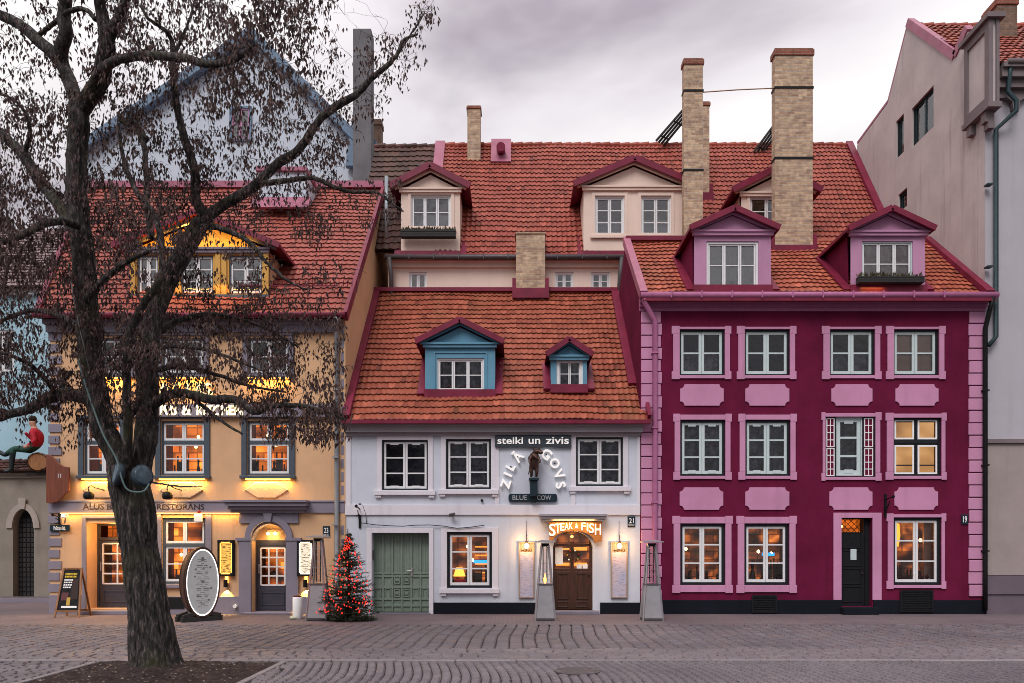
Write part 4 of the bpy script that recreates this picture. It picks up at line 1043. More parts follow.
pipe('downpipe', bh, [(XR3-.03, D-.4, Z(302)), (XR3-.05, D-.3, Z(312)), (XR3-.08, D-.14, Z(330)), (XR3-.07, D-.12, 1), (XR3-.07, D-.12, .12)], M_iron, .06, (6, 4, 1.7))
YE3, ZV3, YR3, ZR3 = D-.38, Z(297, D-.38), 23.2, 11.12; SL3 = (ZR3-ZV3)/(YR3-YE3)
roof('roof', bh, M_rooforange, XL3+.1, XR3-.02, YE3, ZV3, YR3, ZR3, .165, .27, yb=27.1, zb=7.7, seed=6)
s = MB(); s.box(XL3, XR3+.04, YE3-.04, YE3+.05, ZV3-.11, ZV3-.01); s.build('eave_trim', M_burgmetal, bh)
verge(bh, XL3+.03, YE3, ZV3, YR3, ZR3, M_mauvemetal, .20, .22, lift=.06); verge(bh, XR3-.09, YE3, ZV3, YR3, ZR3, M_burgmetal, .22, .14, lift=.11)
s = MB(); s.bar((XL3, YR3, ZR3+.07), (X(694, YR3), YR3, ZR3+.07), .35, .13); s.build('ridge_flashing', M_burgmetal, bh)
YD = 20.36
M_pinkd = plaster('dormer_pink', (.50, .255, .40), var=.1, bmp=.1)
for (a, c, w_, kk) in ((694, 771, (706.5, 758.5, 241, 288), 0), (850.5, 925, (862, 913, 241, 285), 1)):
    dd = dormer(bh, X(a, YD), X(c, YD), Z(292, YD), Z(232.5 if kk == 0 else 233, YD), Z(213, YD), YD, 2.8, M_pinkd, M_burgmetal, [R(*w_, YD)], over=.16, front=.24, apron=M_burgmetal, slope=SL3, ped=M_pinkd, cheekm=M_burg,
                wk=dict(cols=3, bars=(.5,), frame=M_white if kk == 0 else M_teal, inside='white' if kk == 0 else 'cloth' if False else 'peach', fw=.06 if kk == 0 else .04, sw=.04, seed=9))
Yc = 22.75
chimney(bh, X(775, Yc), X(813, Yc), Yc, Yc+.3, 10.3, Z(48, Yc), M_brickp, cap=.22, bands=(Z(87.5, Yc), Z(158, Yc)), base=ZV3+(Yc-YE3)*SL3)

# ------------------------------------------------------------------ tall cream house behind
YB = 25.0
ch = thing('town_house', 'tall cream house with steep tiled roof and cream dormers, rising behind the white house', 'house', (2, YB, 0))
XLb, XRb = X(388, YB), X(985)-.03
YEb, ZVb, YRb, ZRb = 24.75, Z(257, 24.75), 28.5, 16.9; SLb = (ZRb-ZVb)/(YRb-YEb)
sm = [R(409, 427, 272, 289, YB), R(555, 573.5, 272, 289, YB), R(591, 610, 272, 289, YB)]
b = MB(); wall(b, XLb, XRb, 0, ZVb+.1, YB, sm, .2)
b.poly([(XLb, 33, 0), (XLb, YB, 0), (XLb, YB, ZVb), (XLb, YRb, ZRb-.1), (XLb, 33, ZVb)]); b.poly([(XRb, YB, 0), (XRb, 33, 0), (XRb, 33, ZVb), (XRb, YRb, ZRb-.1), (XRb, YB, ZVb)])
b.poly([(XRb, 33, 0), (XLb, 33, 0), (XLb, 33, ZVb), (XRb, 33, ZVb)])
b.build('wall', M_cream, ch)
t = MB(); t.box(XLb, XRb, YB-.10, YB-.002, Z(268, YB), Z(263, YB)); t.box(XLb, XRb, YB-.18, YB-.002, Z(263, YB), ZVb); t.build('cornice', M_cream, ch)
for k, r in enumerate(sm): window(ch, r, YB, cols=2, bars=(.5,) if k else (), inside='dark' if k else 'peach', seed=90+k, fw=.04, sw=.045, frame=M_white)
gutter(ch, XLb-.05, X(640, YB), 24.66, ZVb-.03, M_greymetal, .075)
Xs = X(437, YRb)
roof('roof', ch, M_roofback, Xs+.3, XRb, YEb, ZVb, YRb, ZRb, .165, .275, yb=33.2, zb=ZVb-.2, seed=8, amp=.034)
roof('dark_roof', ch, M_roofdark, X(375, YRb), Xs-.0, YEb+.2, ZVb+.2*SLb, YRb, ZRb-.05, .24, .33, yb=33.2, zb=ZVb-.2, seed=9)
s = MB(); s.bar((Xs+.13, YEb+.3, ZVb+.3*SLb+.07), (Xs+.13, YRb, ZRb+.12), .36, .12); s.build('roof_flashing', M_mauvemetal, ch)
verge(ch, XRb-.1, YEb, ZVb, YRb, ZRb, M_burgmetal, .24, .14, lift=.10)
s = MB(); s.box(XLb, X(640, YB), YEb-.02, YEb+.25, ZVb-.02, ZVb+.10); s.build('eave_flashing', M_burgmetal, ch)
YD = 24.86
kw = dict(over=.34, front=.24, apron=M_burgmetal, slope=SLb, edge=.2)
zb_ = ZVb+.05
da = dormer(ch, X(401, YD), X(460, YD), zb_, Z(190, YD), Z(169.5, YD), YD, 2.9, M_cream, M_burgmetal, [R(411, 451, 195, 228, YD)], wk=dict(cols=3, bars=(.5,), frame=M_white, inside='half', fw=.04, sw=.045), **kw)
db = dormer(ch, X(583.5, YD), X(684, YD), zb_, Z(188, YD), Z(162.5, YD), YD, 3.2, M_cream, M_burgmetal, [R(595, 624.5, 196, 235, YD), R(641, 671, 196, 235, YD)], wk=dict(cols=2, bars=(.33, .66), frame=M_white, inside='half', fw=.04, sw=.05), **kw)
dc_ = dormer(ch, X(741, YD), X(809, YD), zb_, Z(194, YD), Z(172, YD), YD, 2.9, M_cream, M_burgmetal, [R(750, 800, 196, 225, YD)], wk=dict(cols=3, bars=(.5,), frame=M_white, inside='half', fw=.04, sw=.05), **kw)
for dd, rs in ((da, [R(411, 451, 195, 228, YD)]), (db, [R(595, 624.5, 196, 235, YD), R(641, 671, 196, 235, YD)]), (dc_, [R(750, 800, 196, 225, YD)])):
    s = MB()
    for r in rs:
        s.ring(r[0]-.1, r[1]+.1, r[2]-.05, r[3]+.1, .095, YD-.03, YD-.002); s.box(r[0]-.16, r[1]+.16, YD-.09, YD-.031, r[2]-.12, r[2]-.04)
    s.build('window_trim', M_cream, dd)
chimney(ch, X(467.5, 28), X(480.5, 28), 27.9, 28.4, 15.1, Z(107, 28), M_brickp, cap=.12, base=15.55)
s = MB(); s.bar(((X(491, 28)+X(511, 28))/2, 27.75, ZVb+(27.75-YEb)*SLb+.1), ((X(491, 28)+X(511, 28))/2, 28.5, 17.1), X(511, 28)-X(491, 28), .1); vo = s.build('vent_plate', M_mauvemetal, ch)
s = MB(); s.tube([(X(501, 28), 28.1, Z(151, 28)), (X(501, 28), 27.55, Z(153, 28))], .16, 14); s.build('vent_pipe', M_burgmetal, vo)
Yc = 23.9
ca = chimney(ch, X(684, Yc), X(703, Yc), Yc, Yc+.28, 9.0, Z(58, Yc), M_brickp, cap=.2, bands=(Z(90.5, Yc), Z(170, Yc)))
cb = chimney(ch, X(697, 26.8), X(708, 26.8), 26.6, 26.9, 13.4, Z(103, 26.7), M_brickp, cap=.15, base=14.1)
s = MB(); s.tube([(X(703, Yc)+.02, Yc+.1, Z(90.3, Yc)), ((X(703, Yc)+X(774, 22.75))/2, 23.3, Z(88.8, 23.3)-.03), (X(774, 22.75), 22.8, Z(87.2, 22.75))], .018, 6); s.build('chimney_stay_rod', M_oak, ch)
for (xa, xb, top_) in ((656, 686, 104), (754, 779, 113)):
    s = MB(); Yg = 28.1
    for k in range(4):
        f = k/3*.35; s.bar((X(xa, Yg)+f, Yg+.1*k, Z(141 if xa == 656 else 152, Yg)), (X(xb-1, Yg)+f*.8, Yg-.5+.1*k, Z(top_, Yg-.5)), .07, .06)
    for t_ in (.15, .55, .9):
        a = Vector((X(xa, Yg), Yg, Z(141 if xa == 656 else 152, Yg))).lerp(Vector((X(xb-1, Yg), Yg-.5, Z(top_, Yg-.5))), t_); s.bar(a, a+Vector((.38, .3, 0)), .04, .04)
    s.build('roof_ladder', M_blackwood, ch)
pipe('downpipe', ch, [(X(389, 24.6), 24.62, ZVb-.05), (X(390.5, 24.6), 24.75, Z(275, 24.6)), (X(390.5, 24.6), 24.85, 9.4)], M_greymetal, .07)
pipe('downpipe', ch, [(X(622, 24.6), 24.62, ZVb-.05), (X(620.5, 24.6), 24.75, Z(275, 24.6)), (X(619, 24.6), 24.85, 9.4)], M_greymetal, .07)
pipe('tall_downpipe', ch, [(X(387, 24.6), 24.5, Z(178, 24.6)), (X(387, 24.6), 24.5, Z(240, 24.6))], M_zinc, .06)

# ------------------------------------------------------------------ wide gabled house behind the yellow one
YG = 31.0
gh = thing('gabled_house', 'wide pale blue white gable with blue barge boards, seen over the yellow house roof', 'house', (X(225, YG), YG, 0))
ap, lf, rt = (X(253, YG), Z(40, YG)), (X(86, YG), Z(153, YG)), (X(390, YG), Z(177, YG))
b = MB(); gw = R(230, 252, 107, 142, YG)
b.prism([(lf[0], 0), (rt[0], 0), rt, ap, lf], YG, YG+.4); b.build('wall', M_gable, gh)
s = MB()
for (p, e_) in ((lf, -1), (rt, 1)):
    dxy = Vector((p[0]-ap[0], 0, p[1]-ap[1])).normalized()*.35
    s.bar((ap[0], YG-.2, ap[1]+.12), (p[0]+dxy.x, YG-.2, p[1]+dxy.z+.12), .40, .34)
s.build('barge_board', M_bluetrim, gh)
rb = MB()
for (p, q_) in ((lf, ap), (ap, rt)): rb.poly([(p[0], YG-.1, p[1]+.25), (q_[0], YG-.1, q_[1]+.25), (q_[0], YG+9, q_[1]+.25), (p[0], YG+9, p[1]+.25)])
rb.build('roof', M_roofdark, gh)
window(gh, gw, YG-.12, cols=2, bars=(.5,), frame=M_bluetrim, sash=M_pinkd, inside='peach', seed=101, fw=.1, sw=.05)
s = MB(); s.bar((ap[0], YG-.25, ap[1]+.2), (ap[0], YG-.25, ap[1]+.5), .2, .2); s.build('finial', M_blackwood, gh)
chimney(gh, X(354, 30.2), X(372, 30.2), 30.0, 30.62, 12, Z(32, 30.2), M_concrete, cap=0)
chimney(gh, X(370.5, 32), X(381, 32), 32, 32.5, 14, Z(119, 32), M_brickd, cap=.25, capm=M_brickd)
s = MB(); s.prism([(X(345, 30.6), Z(165, 30.6)), (X(372, 30.6), Z(165, 30.6)), (X(376, 30.6), Z(140, 30.6)), (X(352, 30.6), Z(118, 30.6))], 30.64, 30.9); s.build('roof_flashing', M_bluetrim, gh)

# ------------------------------------------------------------------ grey corner building
XG = XR3
gr = thing('corner_building', 'tall mauve grey corner building with stone oriel turret and blank side gable', 'building', (XG+3, D, 0))
prof = [(D+.0, 0), (28.1, 0), (28.1, 16.7), (25.8, 16.9), (24.5, 18.65), (21.9, 15.9), (21.3, 16.3), (D+.0, 15.0)]
T = Matrix(((0, 1, 0, XG), (-1, 0, 0, 0), (0, 0, 1, 0), (0, 0, 0, 1)))    # local x runs along the side wall towards the square, local y into it
side_w = [(-24.25, -23.0, 14.55, 15.8), (-25.25, -24.75, 14.7, 15.95), (-25.1, -24.55, 12.85, 13.45)]
# side wall: the profile cut in strips so that its windows are real openings
b = MB(T)
cuts = sorted({-28.1, -25.8, -24.5, -21.9, -21.3, -D, *[a for w in side_w for a in w[:2]]})
def topz(y):
    P_ = sorted([(p[0], p[1]) for p in prof[2:]])
    for (a, za_), (c, zc_) in zip(P_, P_[1:]):
        if a <= y <= c: return za_+(zc_-za_)*(y-a)/(c-a)
    return P_[-1][1]
for xa, xb in zip(cuts, cuts[1:]):
    holes = sorted([(w[2], w[3]) for w in side_w if w[0] <= (xa+xb)/2 <= w[1]]); z = 0
    for (a, c) in holes: b.poly([(xa,0,z), (xb,0,z), (xb,0,a), (xa,0,a)]); z = c
    b.poly([(xa,0,z), (xb,0,z), (xb,0,topz(-xb)), (xa,0,topz(-xa))])
for (a, c, z0, z1) in side_w:
    b.poly([(a,0,z0), (a,0,z1), (a,.2,z1), (a,.2,z0)]); b.poly([(c,0,z1), (c,0,z0), (c,.2,z0), (c,.2,z1)]); b.poly([(a,0,z1), (c,0,z1), (c,.2,z1), (a,.2,z1)]); b.poly([(a,.2,z0), (c,.2,z0), (c,0,z0), (a,0,z0)])
b.build('side_wall', M_greywall, gr)
for k, w in enumerate(side_w): window(gr, w, .02, T=T, cols=(2, 1, 1)[k], bars=(), frame=M_dark, sash=M_tealpipe, inside='dark', seed=110+k, fw=.05, sw=.04)
XE = XG+5.5
b = MB(); b.box(XG+.004, XE, D, D+.3, Z(443), Z(78)); b.box(XE-.3, XE, D+.31, 28, 0, 15); b.box(XG+.01, XE-.31, 27.8, 28.1, 0, 16.5); b.build('wall', M_lilacgrey, gr)
b = MB(); b.box(XG+.002, XE, D-.03, D+.3, Z(575), Z(443.5)); b.build('lower_wall', M_beige, gr)
b = MB(); b.box(XG+.002, XE, D-.08, D-.031, 0, Z(575.5)); b.box(XG+.002, XE, D-.12, D-.081, Z(594), Z(591)) ; b.build('plinth', plaster('grey_plinth', (.15,.12,.145), var=.15), gr)
b = MB(); b.box(XG+.003, XE, D-.10, D-.001, Z(443.4), Z(439.5)); b.build('string_course', M_stonetrim, gr)
b = MB()
for (e_, p, q_) in ((.10, 100, 92), (.22, 92, 84), (.34, 84, 76), (.42, 76, 71)): b.box(XG+.25, XE, D-e_, D-.001, Z(p), Z(q_))
for k in range(6):
    cx_ = XG+.75+k*.85; b.prism([(cx_-.28, Z(100)), (cx_-.1, Z(104)), (cx_-.08, Z(112)), (cx_+.08, Z(112)), (cx_+.1, Z(104)), (cx_+.28, Z(100))], D-.14, D-.002)
b.build('cornice', M_stonetrim, gr)
roof('roof', gr, M_roofback, XG+.05, XE, D-.3, Z(71), 24.5, 18.6, .2, .3, yb=25.75, zb=16.9, seed=12)
s = MB()
for (p, q_) in (((28.1, 16.7), (25.8, 16.9)), ((25.8, 16.9), (24.5, 18.65)), ((24.5, 18.65), (21.9, 15.9)), ((21.9, 15.9), (21.3, 16.3))):
    s.bar((XG+.06, p[0], p[1]+.08), (XG+.06, q_[0], q_[1]+.08), .12 if p[0] > 24.6 else .2, .08 if p[0] > 24.6 else .24)
s.build('gable_flashing', M_mauvemetal, gr)
ft = MB(); ty0, ty1, tz0, tz1 = 20.14, 21.2, Z(124, 20.6), Z(32, 20.6)
tx0, tx1 = XG-.10, XG+.10
ft.box(tx0, tx1, ty0, ty1, tz0+.3, tz1)
tu = ft.build('oriel', M_greywall, gr)
s = MB()
for yy in (ty0, ty1-.14): s.box(tx0-.05, tx0-.002, yy, yy+.14, tz0+.3, tz1)
s.box(tx0-.05, tx0-.002, ty0+.141, ty1-.141, tz0+.3, tz0+.5); s.box(tx0-.05, tx0-.002, ty0+.141, ty1-.141, tz1-.22, tz1)
s.box(tx0-.05, tx0+.06, ty0-.05, ty0-.002, tz0+.3, tz1); s.box(tx1-.05, tx1+.03, ty0-.05, ty0-.002, tz0+.3, tz1); pass
s.box(tx0-.09, tx1+.07, ty0-.09, ty1+.05, tz0+.16, tz0+.299)
for yy in (ty0+.12, ty1-.3): s.box(tx0-.04, tx1, yy, yy+.2, tz0-.12, tz0+.159)
s.box(tx0+.03, tx1, ty0+.1, ty0+.3, tz0-.3, tz0-.121)
s.build('oriel_mouldings', M_stonetrim, tu)
s = MB(); a = [(tx0-.14, ty0-.14), (tx1+.14, ty0-.14), (tx1+.14, ty1+.14), (tx0-.14, ty1+.14)]
lo = [s.vert((x, y, tz1+.01)) for x, y in a]; md = [s.vert((x, y, tz1+.14)) for x, y in a]; tp = s.vert(((tx0+tx1)/2+.1, (ty0+ty1)/2, tz1+.5))
s.face(lo[::-1])
for k in range(4): s.face([lo[k], lo[(k+1) % 4], md[(k+1) % 4], md[k]]); s.face([md[k], md[(k+1) % 4], tp])
s.build('oriel_cap', M_stonetrim, tu)
pipe('downpipe', gr, [(XG+.45, D-.35, Z(72)), (XG+.45, D-.33, Z(82)), (XG+.42, D-.30, Z(98)), (XG+.62, D-.34, Z(108)), (XG+.62, D-.34, Z(118)), (XG+.22, D-.12, Z(132)), (XG+.22, D-.12, Z(338)), (XG+.0, D-.16, Z(347))], M_tealpipe, .06, (13.5, 11.5, 9.3))
gutter(gr, XG+.35, XE, D-.42, Z(71), M_stonetrim, .07)
chimney(gr, X(993, 23), X(1013, 23), 22.8, 23.5, 16.8, Z(2, 23), M_brickd, cap=.22)

# ------------------------------------------------------------------ left: pale blue house and the gate wall in the side street
YP = 29.0
pb = thing('town_house', 'pale blue rendered house with grey rose roof, at the far left behind the gate wall', 'house', (X(-40, YP), YP, 0))
xa, xb = X(-230, YP), X(96, YP)
pw = [R(a, a+24, 330, 372, YP) for a in (-60, -10)]+[R(a, a+24, 420, 462, YP) for a in (-60,)]
b = MB(); wall(b, xa, xb, 0, Z(290, YP), YP, pw, .2); b.box(xb-.3, xb, YP+.01, 38, 0, Z(290, YP)); b.box(xa, xb, 37.7, 38, 0, Z(290, YP)); b.build('wall', M_paleblue, pb)
for k, w in enumerate(pw): window(pb, w, YP, cols=2, bars=(.5,), frame=M_white, inside='half', seed=130+k)
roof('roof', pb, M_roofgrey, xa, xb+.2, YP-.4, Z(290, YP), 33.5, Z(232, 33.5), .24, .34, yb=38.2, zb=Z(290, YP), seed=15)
b = MB(); b.box(xa, xb, YP-.2, YP-.002, Z(296, YP), Z(291, YP)); b.build('cornice', M_gable, pb)
YW = 26.6
gw_ = thing('gate_wall', 'weathered grey beige wall with arched gateway and small tiled coping, at the far left', 'wall', (X(10, YW), YW, 0))
xw0, xw1 = X(-160, YW), X(50, YW)-.0
ga = (*R(13, 34, 513, 597, YW)[:2], .0, Z(509, YW), .5)
b = MB(); wall(b, xw0, xw1+.5, 0, Z(478, YW), YW, [ga], .55); spandrels(b, ga[0], ga[1], Z(528, YW), ga[3], YW-.002, YW+.5)
b.box(xw0, xw1+.5, YW+.56, YW+.7, 0, Z(478, YW)); b.build('wall', M_gate, gw_)
t = MB(); cxa = (ga[0]+ga[1])/2; rx = (ga[1]-ga[0])/2; zs2 = Z(528, YW)
for k in range(12):
    a0, a1 = math.pi*k/12, math.pi*(k+1)/12
    t.prism([(cxa+(rx+.01)*math.cos(a0), zs2+.66*math.sin(a0)), (cxa+(rx+.22)*math.cos(a0), zs2+.86*math.sin(a0)), (cxa+(rx+.22)*math.cos(a1), zs2+.86*math.sin(a1)), (cxa+(rx+.01)*math.cos(a1), zs2+.66*math.sin(a1))], YW-.06, YW-.003)
t.prism([(cxa-.09, zs2+.66), (cxa+.09, zs2+.66), (cxa+.14, zs2+1.05), (cxa-.14, zs2+1.05)], YW-.10, YW-.061)
t.build('arch_moulding', plaster('worn_arch_moulding', (.36,.32,.29)), gw_)
t = MB(); t.box(ga[0], ga[1], YW+.3, YW+.36, 0, ga[3]); go = t.build('gate', M_black, gw_)
t = MB()
for i in range(5):
    for j in range(16): t.box(ga[0]+.03+i*(ga[1]-ga[0]-.03)/5, ga[0]-.01+(i+1)*(ga[1]-ga[0]-.03)/5, YW+.275, YW+.299, .08+j*.175, .22+j*.175)
t.build('gate_panels', M_blackwood, go, bevel=.01)
t = MB(); t.box(xw0, xw1+.5, YW-.10, YW+.7, Z(478, YW), Z(475, YW)); t.box(xw0, xw1+.5, YW-.2, YW+.72, Z(475, YW), Z(472, YW)); t.build('cornice', M_gate, gw_)
roof('coping_roof', gw_, M_roofdark, xw0, xw1+.55, YW-.32, Z(472, YW)+.02, YW+.35, Z(461, YW), .2, .26, yb=YW+.9, zb=Z(472, YW), seed=17)
sheet('side_pavement', -40, X(50)-.4, 25.2, YW+.0, .10, M_side)
kb = MB(); kb.box(-40, X(50)-.4, 25.08, 25.19, -.04, .12); kb.build('kerb', M_bluegrey, kind='structure', bevel=.01)
# ------------------------------------------------------------------ signs and lamps on the facades
def board(name, label, cat, r, y, m, th=.05, group=None):
    x0, x1, z0, z1 = r; t = thing(name, label, cat, ((x0+x1)/2, y, z0), group); return t
M_litletter = glow('softly_lit_letter', (.95, .93, .9), .22)
M_red_ = paint('bauble_red', (.35,.02,.03), rough=.25); M_gold_ = paint('bauble_gold', (.5,.3,.08), rough=.25)
# white house
t = thing('sign_board', 'dark slate sign board reading steiki un zivis in white blackletter', 'sign', (X(533), D, Z(447.5)))
s = MB(); x0, x1, z0, z1 = R(495, 571, 435, 447.5); s.box(x0, x1, D-.10, D-.052, z0, z1); s.build('board', paint('slate_sign', (.045,.06,.075), rough=.5), t, bevel=.008)
s = MB(); letters(s, 'steiki', X(497.5), X(523), Z(444.6), Z(437.6), D-.105, .012, .02); letters(s, 'un', X(528.5), X(540), Z(444.6), Z(439.4), D-.105, .012, .02); letters(s, 'zivis', X(545.5), X(568.5), Z(444.6), Z(437.6), D-.105, .012, .02); s.build('lettering', M_litletter, t)
def arcword(label, spec):
    cx = sum(q[1] for q in spec)/len(spec); t = thing('letter_sign', label, 'sign', (X(cx), D, Z(489)))
    s = MB()
    for ch_, px, py, h, ang in spec:
        hh = h/37.07/2; letters(s, ch_, X(px)-hh, X(px)+hh, Z(py)-hh, Z(py)+hh, D-.07, .026, .045, math.radians(ang), keep=True)
    s.build('lettering', M_litletter, t)
    s = MB()
    for ch_, px, py, h, ang in spec: s.box(X(px)-.02, X(px)+.02, D-.03, D-.002, Z(py)-.02, Z(py)+.02)
    s.build('spacer', M_iron, t)
arcword('white raised letters climbing in an arc on the left of the bronze cow', (('Z', 505.8, 484, 9.5, 72), ('I', 507.8, 474.8, 9, 66), ('L', 510.8, 467, 9, 60), ('Ā', 517, 456.5, 12, 50)))
arcword('white raised letters falling in an arc on the right of the bronze cow', (('G', 546.3, 454.6, 10.5, -38), ('O', 554.6, 463.6, 10, -50), ('V', 558.8, 474.6, 10, -62), ('S', 560.4, 485.4, 10, -74)))
t = thing('name_board', 'small dark rounded board with pale english lettering under the bronze cow', 'sign', (X(533), D, Z(502)))
x0, x1, z0, z1 = R(508.5, 557, 494, 502); c = (z1-z0)/2
s = MB(); s.prism([(x0+c*.3, z0), (x1-c*.3, z0), (x1, z0+c*.5), (x1, z1-c*.5), (x1-c*.3, z1), (x0+c*.3, z1), (x0, z1-c*.5), (x0, z0+c*.5)], D-.085, D-.035); s.build('board', M_navy, t, bevel=.006)
s = MB(); letters(s, 'BLUE', X(512.5), X(527), Z(500.2), Z(495.6), D-.09, .005, .012); letters(s, 'COW', X(537), X(551), Z(500.2), Z(495.6), D-.09, .005, .012); s.build('lettering', paint('faded_pale_letter', (.42,.45,.47)), t)
# bronze cow on its bracket
def skin_mesh(verts, edges, radii, sub=2):
    me = bpy.data.meshes.new('skin'); me.from_pydata(verts, edges, [])
    o = bpy.data.objects.new('skin', me); col.objects.link(o)
    o.modifiers.new('skin', 'SKIN')
    sv = me.skin_vertices[0].data
    for k, r in enumerate(radii): sv[k].radius = (r, r) if not isinstance(r, tuple) else r
    sv[0].use_root = True
    m2 = o.modifiers.new('sub', 'SUBSURF'); m2.levels = m2.render_levels = sub
    dg = bpy.context.evaluated_depsgraph_get(); dg.update()
    out = bpy.data.meshes.new_from_object(o.evaluated_get(dg))
    bpy.data.objects.remove(o); bpy.data.meshes.remove(me); return out
def skin_part(name, m, par, origin, verts, edges, radii, sub=2, matfn=None):
    me = skin_mesh(verts, edges, radii, sub)
    for mm in (m if isinstance(m, (list, tuple)) else [m]): me.materials.append(mm)
    for p in me.polygons:
        p.use_smooth = True
        if matfn: p.material_index = matfn(p.center)
    o = bpy.data.objects.new(name, me); col.objects.link(o); o.parent = par
    o.location = Vector(origin)-ORG[root_of(par).name]; return o
cx, cz = X(533.5), Z(481)
t = thing('cow_statue', 'small bronze cow standing upright on a dark wall bracket between the arched letters', 'statue', (cx, D-.3, Z(502)))
s = MB(); s.box(cx-.13, cx+.13, D-.42, D-.04, Z(481.5), Z(479)); s.box(cx-.10, cx+.10, D-.36, D-.03, Z(497), Z(481.5)); s.box(cx-.06, cx+.06, D-.16, D-.09, Z(503), Z(497)); s.build('bracket', M_navy, t, bevel=.008)
cv = [(0,0,.36), (.02,-.01,.50), (.03,-.03,.62), (.06,-.06,.70), (.14,-.10,.70), (.235,-.15,.645),            # trunk, neck, muzzle
      (-.07,-.02,.26), (-.06,-.05,.14), (-.07,.0,.02), (.07,-.02,.26), (.08,-.05,.14), (.07,.0,.02),          # hind legs: thigh, hock, hoof
      (-.10,-.09,.52), (-.12,-.17,.42), (-.09,-.20,.36), (.11,-.10,.52), (.16,-.18,.45), (.15,-.21,.38),      # fore legs held up
      (.02,.04,.76), (-.07,.03,.85), (.13,-.02,.775), (.19,.02,.875), (-.08,.06,.34), (-.14,.06,.10)]              # ears / horns, tail
ce = [(0,1),(1,2),(2,3),(3,4),(4,5),(0,6),(6,7),(7,8),(0,9),(9,10),(10,11),(2,12),(12,13),(13,14),(2,15),(15,16),(16,17),(3,18),(18,19),(4,20),(20,21),(0,22),(22,23)]
cr = [.115,.135,.12,.07,.062,.048,.075,.045,.035,.075,.045,.035,.05,.032,.026,.05,.032,.026,.024,.012,.024,.012,.014,.016]
skin_part('body', M_bronze, t, (cx, D-.24, Z(479)), cv, ce, cr)
# lit fascia over the arched door
t = thing('fascia_sign', 'arched wooden fascia with white steak and fish lettering, glowing over the brown door', 'sign', (X(575), D, Z(541)))
x0, x1 = X(549), X(601.5); n = 14; zb = Z(543); cx = X(573); r_ = X(594)-X(573)
arcp = [(cx+r_*math.cos(math.pi*k/n), Z(543)+(Z(531)-Z(543))*math.sin(math.pi*k/n)) for k in range(n+1)]
pts = [(x0, Z(541)), (cx-r_, zb), *arcp[::-1][1:-1], (cx+r_, zb), (x1, Z(541)), (x1, Z(522)), (cx, Z(520.8)), (x0, Z(522))]
s = MB(); s.prism(pts, D-.13, D-.055); fo = s.build('board', wood('orange_fascia_wood', (.30,.10,.02), (.55,.22,.05), .5, (1.2, 6, 8)), t, bevel=.008)
s = MB()
for ch_, px, py, h in (('S', 552, 530, 12), ('T', 557.5, 528.6, 9.5), ('E', 562, 527, 7.5), ('A', 566.3, 526.4, 7), ('K', 570.6, 526, 6.5), ('&', 576.2, 526, 5), ('F', 583, 526.6, 7.5), ('I', 587, 527.4, 8), ('S', 591, 528.4, 9.5), ('H', 597.4, 529.6, 11)):
    w = h*.52/37*(.32 if ch_ == 'I' else .95); letters(s, ch_, X(px)-w*.55, X(px)+w*.55, Z(py+h/2), Z(py-h/2), D-.135, .012, .012)
s.build('lettering', glow('lit_cream_letter', (1,.84,.64), .75), t)
lamp(t, 'AREA', (cx, D-.33, Z(520.2)), 6, (1,.62,.2), shape='RECTANGLE', size=1.1, size_y=.04).rotation_euler = (math.radians(25), 0, 0)
lamp(t, 'POINT', (cx, D+.12, Z(536)), 3, (1,.5,.14), shadow_soft_size=.05)
t = thing('door_wreath', 'small evergreen wreath with red and pale baubles on the brown door', 'wreath', (X(575), D+.2, Z(562)))
rw_ = random.Random(6); s = MB(); wc = Vector((X(573.5), D+.205, Z(556)))
for k in range(420):
    a = rw_.uniform(0, 6.283); r = .155+rw_.gauss(0, .022); c = wc+Vector((r*math.cos(a), rw_.uniform(-.05, .01), r*math.sin(a))); e_ = Vector((rw_.gauss(0,1), rw_.gauss(-.4,.6), rw_.gauss(0,1))).normalized()*rw_.uniform(.03, .06); w_ = e_.cross(Vector((rw_.gauss(0,1), 1, rw_.gauss(0,1)))).normalized()*.007
    s.poly([c-w_, c+e_*.6, c+e_, c+w_])
s.build('greenery', paint('wreath_green', (.03,.045,.02), rough=.7), t)
for q, mm in enumerate((M_red_, M_letter, M_red_, M_gold_, M_letter, M_red_, M_gold_)):
    a = q*.9+.3; s = MB(); s.smooth = True; c = wc+Vector((.155*math.cos(a), -.05, .155*math.sin(a))); s.lathe(c, [(.003,-.025), (.02,-.015), (.026,0), (.02,.015), (.003,.025)], 10); s.build('bauble', mm, t)
